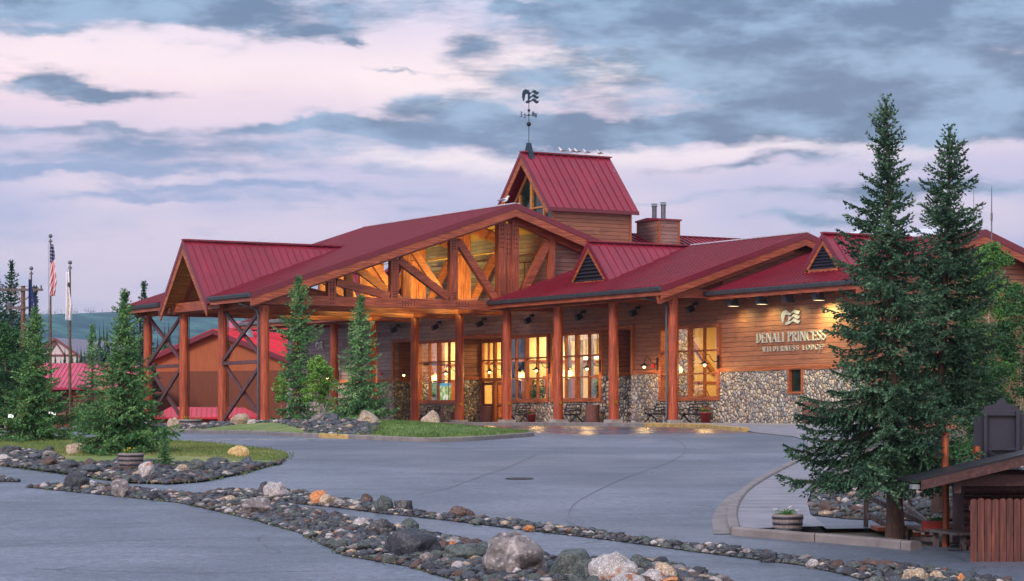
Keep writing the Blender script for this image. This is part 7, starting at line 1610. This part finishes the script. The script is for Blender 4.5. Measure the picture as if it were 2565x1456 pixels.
# sign board seen from behind
sX = lambda u: (u - PX) / FP * 47.0; sZ = lambda v: hz(v, 47.0)
t = thing('sign_board', 'large dark slate sign board seen from behind, with a crown-shaped top', 'sign', cw(sX(2500), 47, gz_cam(sX(2500), 47))); off3 = tuple(-t.location)
prof = [(2438, 1140), (2441, 1050), (2450, 1046), (2451, 1034), (2463, 1027), (2463, 1024), (2472, 1017), (2491, 1013), (2498, 1008), (2501, 1003), (2507, 999), (2513, 998), (2519, 1003), (2523, 1012), (2541, 1013), (2549, 1020), (2550, 1027), (2556, 1028), (2558, 1036), (2566, 1040), (2563, 1125), (2556, 1134), (2556, 1150), (2451, 1152), (2450, 1146)]
mb = MB(); mb.prism([(sX(u), sZ(v)) for u, v in prof], CL_(0, 47.0, 0), tuple(RT), (0, 0, 1), tuple(FW * .05)); o = mb.build('panel', 'slate_paint', t, recalc=True); o.location = off3
mb = MB(); cbox(mb, sX(2461), sX(2469), 46.86, 46.995, gz_cam(9.4, 47) - .2, sZ(1033)); cbox(mb, sX(2542), sX(2550), 46.86, 46.995, gz_cam(9.9, 47) - .2, sZ(1031)); o = mb.build('post', 'slate_paint', t, recalc=True); o.location = off3
mb = MB(); cbox(mb, sX(2469), sX(2542), 46.90, 46.99, sZ(1041), sZ(1038)); cbox(mb, sX(2469), sX(2542), 46.88, 46.99, sZ(1128), sZ(1123)); mb.beam(CL_(sX(2468), 46.9, sZ(1124)), CL_(sX(2490), 46.7, sZ(1150)), .04, .06); o = mb.build('crossbar', 'slate_paint', t, recalc=True); o.location = off3
for u, Y_, v0, v1, r_, lb in ((2369, 44.9, 1080, 1330, .068, 'tall peeled orange log post behind the low hut roof'), (2446, 46.2, 1118, 1330, .085, 'shorter splintered orange log post left of the dark sign board')):
    p = at(u, Y_); mb = MB(); z1 = hz(v0, Y_) - p.z; mb.tube([(0, 0, -.1), (.01, 0, z1 * .3), (-.008, .01, z1 * .6), (.006, 0, z1)], [r_ * 1.05, r_ * .96, r_ * 1.03, r_ * .9], 12); o = mb.build('log_post', 'post_orange'); o.location = p; tag(o, lb, 'post')
# stair rails, landing with planter box
def P3(u, v, Y_): return CL_((u - PX) / FP * Y_, Y_, hz(v, Y_))
t = thing('stair_railing', 'dark weathered handrail of the steps going down beside the spruces', 'railing', at(2170, 48.5)); of = tuple(-t.location)
mb = MB(); zg = gz_cam(7.3, 48.5)
for u, v0, Y_ in ((2169, 1238, 48.5), (2279, 1250, 50.0), (2322, 1307, 47.5)): mb.beam(P3(u, v0, Y_), P3(u, 1350, Y_), .09, .09, up=tuple(FW))
o = mb.build('post', 'grey_wood', t, recalc=True); o.location = of
mb = MB(); mb.beam(P3(2182, 1248, 48.4), P3(2318, 1312, 47.4), .10, .09); mb.beam(P3(2172, 1290, 48.4), P3(2238, 1326, 47.8), .05, .10); mb.beam(P3(2250, 1252, 50), P3(2322, 1306, 49), .09, .06); mb.beam(P3(2318, 1312, 47.4), P3(2362, 1312, 47.2), .10, .07); mb.beam(P3(2172, 1333, 48.4), P3(2195, 1347, 48), .05, .10)
for o in mb.pieces('rail', 'grey_wood', t): o.location = of
t = thing('retaining_board', 'long brown board edging the pavement above the steps', 'edging', at(2160, 48)); of = tuple(-t.location)
mb = MB(); mb.beam(P3(2075, 1334, 48.2), P3(2285, 1326, 49.4), .06, .14); o = mb.build('board', 'dark_brown', t, recalc=True); o.location = of
t = thing('steps', 'brown wooden steps going down beside the spruce trunk', 'steps', at(2230, 48)); of = tuple(-t.location); mb = MB()
for k in range(4): cbox(mb, 7.35 + .28 * k, 7.65 + .28 * k, 47.3, 48.3, zg - .02 - .05 * k, zg + .06 - .05 * k)
o = mb.build('tread', 'trim_wood', t, recalc=True); o.location = of
t = thing('landing_bench', 'grey weathered plank counter left of the picket fence', 'bench', at(2340, 45.5)); of = tuple(-t.location)
mb = MB(); a = Vector(P3(2274, 1318, 46.8)); b = Vector(P3(2420, 1338, 43.6)); mb.beam(a, b, .42, .05); mb.beam(Vector(P3(2350, 1316, 47.2)), Vector(P3(2420, 1316, 46.8)), .3, .10); o = mb.build('top', 'grey_wood', t, recalc=True); o.location = of
mb = MB()
for u, v, Y_ in ((2279, 1323, 46.6), (2344, 1334, 45.0), (2412, 1341, 43.8), (2412, 1322, 46.6)): q = Vector(P3(u, v, Y_)); mb.beam(q, q - Vector((0, 0, .62)), .10, .10, up=tuple(FW))
mb.beam(Vector(P3(2283, 1350, 46.4)), Vector(P3(2340, 1352, 45)), .05, .08)
for o in mb.pieces('leg', 'grey_wood', t): o.location = of
q = Vector(P3(2338, 1330, 45.3)); t = thing('planter_box', 'small red-brown planter box with white flowers on the plank counter', 'planter', q); mb = MB(); e = RT * .21; g_ = FW * .09
mb.beam(-e, e, .2, .18); mb.build('box', 'pot_red', t); t.location = q + Vector((0, 0, .10)); rr = random.Random(8)
np_mesh('foliage', np.concatenate([leaf_clump(tuple(RT * rr.uniform(-.18, .18) + Vector((0, 0, .13))), .05, 40, .035, rr) for _ in range(9)]), 'leaves_mid', t); np_mesh('flowers', np.concatenate([leaf_clump(tuple(RT * rr.uniform(-.17, .17) + Vector((0, 0, .17))), .025, 14, .03, rr) for _ in range(7)]), 'petal_white', t)
t = thing('patio_chair', 'black metal chair arm showing between the counter and the fence', 'chair', at(2385, 43.9)); of = tuple(-t.location); mb = MB()
mb.tube([P3(2372, 1388, 43.9), P3(2380, 1366, 43.9), P3(2398, 1362, 43.9), P3(2408, 1366, 43.9), P3(2410, 1388, 43.9)], .012, 6); mb.tube([P3(2372, 1388, 43.6), P3(2380, 1366, 43.6), P3(2398, 1362, 43.6), P3(2408, 1366, 43.6), P3(2410, 1388, 43.6)], .012, 6); mb.beam(P3(2372, 1380, 43.75), P3(2408, 1380, 43.75), .3, .02); o = mb.build('frame', 'black_metal', t); o.location = of

# ------------------------------------------------------------------ far wood, hills, haze
def cone_tree(x, y, z, H_, r_, rng, n=110):
    f = rng.random(n) ** .8; a = rng.uniform(0, 6.28, n); rad = r_ * (1 - f) * rng.uniform(.5, 1.15, n) + .03; c = np.stack([x + 0 * f, y + 0 * f, z + f * H_ * .97], 1); tip = np.stack([x + np.cos(a) * rad, y + np.sin(a) * rad, z + f * H_ * .97 - .05 * H_], 1)
    s_ = np.stack([-np.sin(a), np.cos(a), 0 * a], 1) * (rad * .5 + .04)[:, None]; A1 = np.stack([c + [0, 0, .03 * H_], tip + s_, tip - s_], 1); ld = np.array([[[x - .04 * r_, y, z + H_ * .8], [x + .04 * r_, y, z + H_ * .8], [x, y, z + H_ * 1.03]]]); return np.concatenate([A1, ld])
rng = np.random.default_rng(77); L_ = []
for _ in range(230):
    u = rng.uniform(-260, 470); Y_ = rng.uniform(250, 420); p = at(u, Y_); H_ = (hz(858, Y_) - p.z) * rng.uniform(.72, 1.02) * (1.25 if not 95 < u < 225 else 1); L_.append(cone_tree(p.x, p.y, p.z - .3, H_, H_ * .13, rng))
tag(np_mesh('far_wood', np.concatenate(L_), 'needles_far'), 'far wood of slim spruces behind the log cabin', 'wood', kind='stuff')
def hill(name, u0, u1, Yn, Yf, ridge, mat, n=160, m=34, rough=1.0, z0=-4):
    mb = MB(); vs = []; 
    for j in range(m + 1):
        f = j / m; Y_ = Yn + (Yf - Yn) * f
        for i in range(n + 1):
            u = u0 + (u1 - u0) * i / n; zr_t = hz(ridge(u), Yf); prf = ss(f, 0, 1) * (.55 + .45 * f); X = (u - PX) / FP * Yf; nz_ = noise.fractal(Vector((X * .0035, Y_ * .003, 1.7)), 1, 2, 6) * 17 * rough * (f * (1 - f) * 3 + .10)
            vs.append(CL_(X, Y_, z0 + (zr_t - z0) * prf + nz_))
    N = n + 1; mb.add(vs, [(j * N + i, j * N + i + 1, (j + 1) * N + i + 1, (j + 1) * N + i) for j in range(m) for i in range(n)], True); o = mb.build(name, mat); o['kind'] = 'structure'; return vs[m * N:], o
rid = lambda u: float(np.interp(u, [-900, -200, 0, 110, 215, 300, 400, 560, 700, 900, 1200, 2000], [842, 812, 802, 793, 783, 781, 784, 790, 800, 822, 880, 960]))
rv, ho = hill('hill', -900, 2000, 900, 2400, rid, 'hill_forest')
L_ = []
for k in range(520):
    u = rng.uniform(-200, 1000); f = 1 - rng.random() ** 2 * .25; X = (u - PX) / FP * 2400; Y_ = 900 + 1500 * f; zt = hz(rid(u), 2400); z = -4 + (zt + 4) * ss(f, 0, 1) * (.55 + .45 * f); q = CL_(X, Y_, z - 1); H_ = rng.uniform(4, 8); L_.append(cone_tree(q[0], q[1], q[2], H_, H_ * .2, rng, 16))
tag(np_mesh('hill_trees', np.concatenate(L_), 'needles_far'), 'spruces along the crest of the hill', 'wood', kind='stuff')
def mountain_mat():
    m, t, p, o = new_mat('mountain_rock'); co = obj_co(t); z = t.sep(co)[2]; n = t.noise(t.vm('MULTIPLY', co, (1, 1, .35)), .017, 5, .7)
    t.put(p.inputs['Base Color'], t.mix(t.smooth(t.m('MULTIPLY_ADD', n, 114, z), 262, 284), srgb(52, 66, 84), srgb(225, 228, 240))); p.inputs['Roughness'].default_value = .9
mountain_mat()
mr = lambda u: float(np.interp(u, [1700, 2000, 2120, 2160, 2200, 2250, 2300, 2330, 2380, 2500, 2700], [700, 640, 586, 564, 576, 583, 574, 572, 590, 640, 700]))
hill('mountain', 1700, 2700, 2300, 3000, mr, 'mountain_rock', 120, 30, 2.0)

mb = MB(); cbox(mb, -2400, 2400, -75, 3120, -14, 262)
m, t_, p_, o_ = new_mat('haze_air'); t_.nt.nodes.remove(p_); pv = t_.n('ShaderNodeVolumePrincipled'); pv.inputs['Color'].default_value = (.40, .64, 1.0, 1); pv.inputs['Density'].default_value = .00010; pv.inputs['Anisotropy'].default_value = .1
t_.nt.links.new(pv.outputs[0], o_.inputs['Volume'])
o = mb.build('haze', 'haze_air', recalc=True); o['kind'] = 'stuff'; o.display_type = 'WIRE'
SC.cycles.volume_bounces = 0
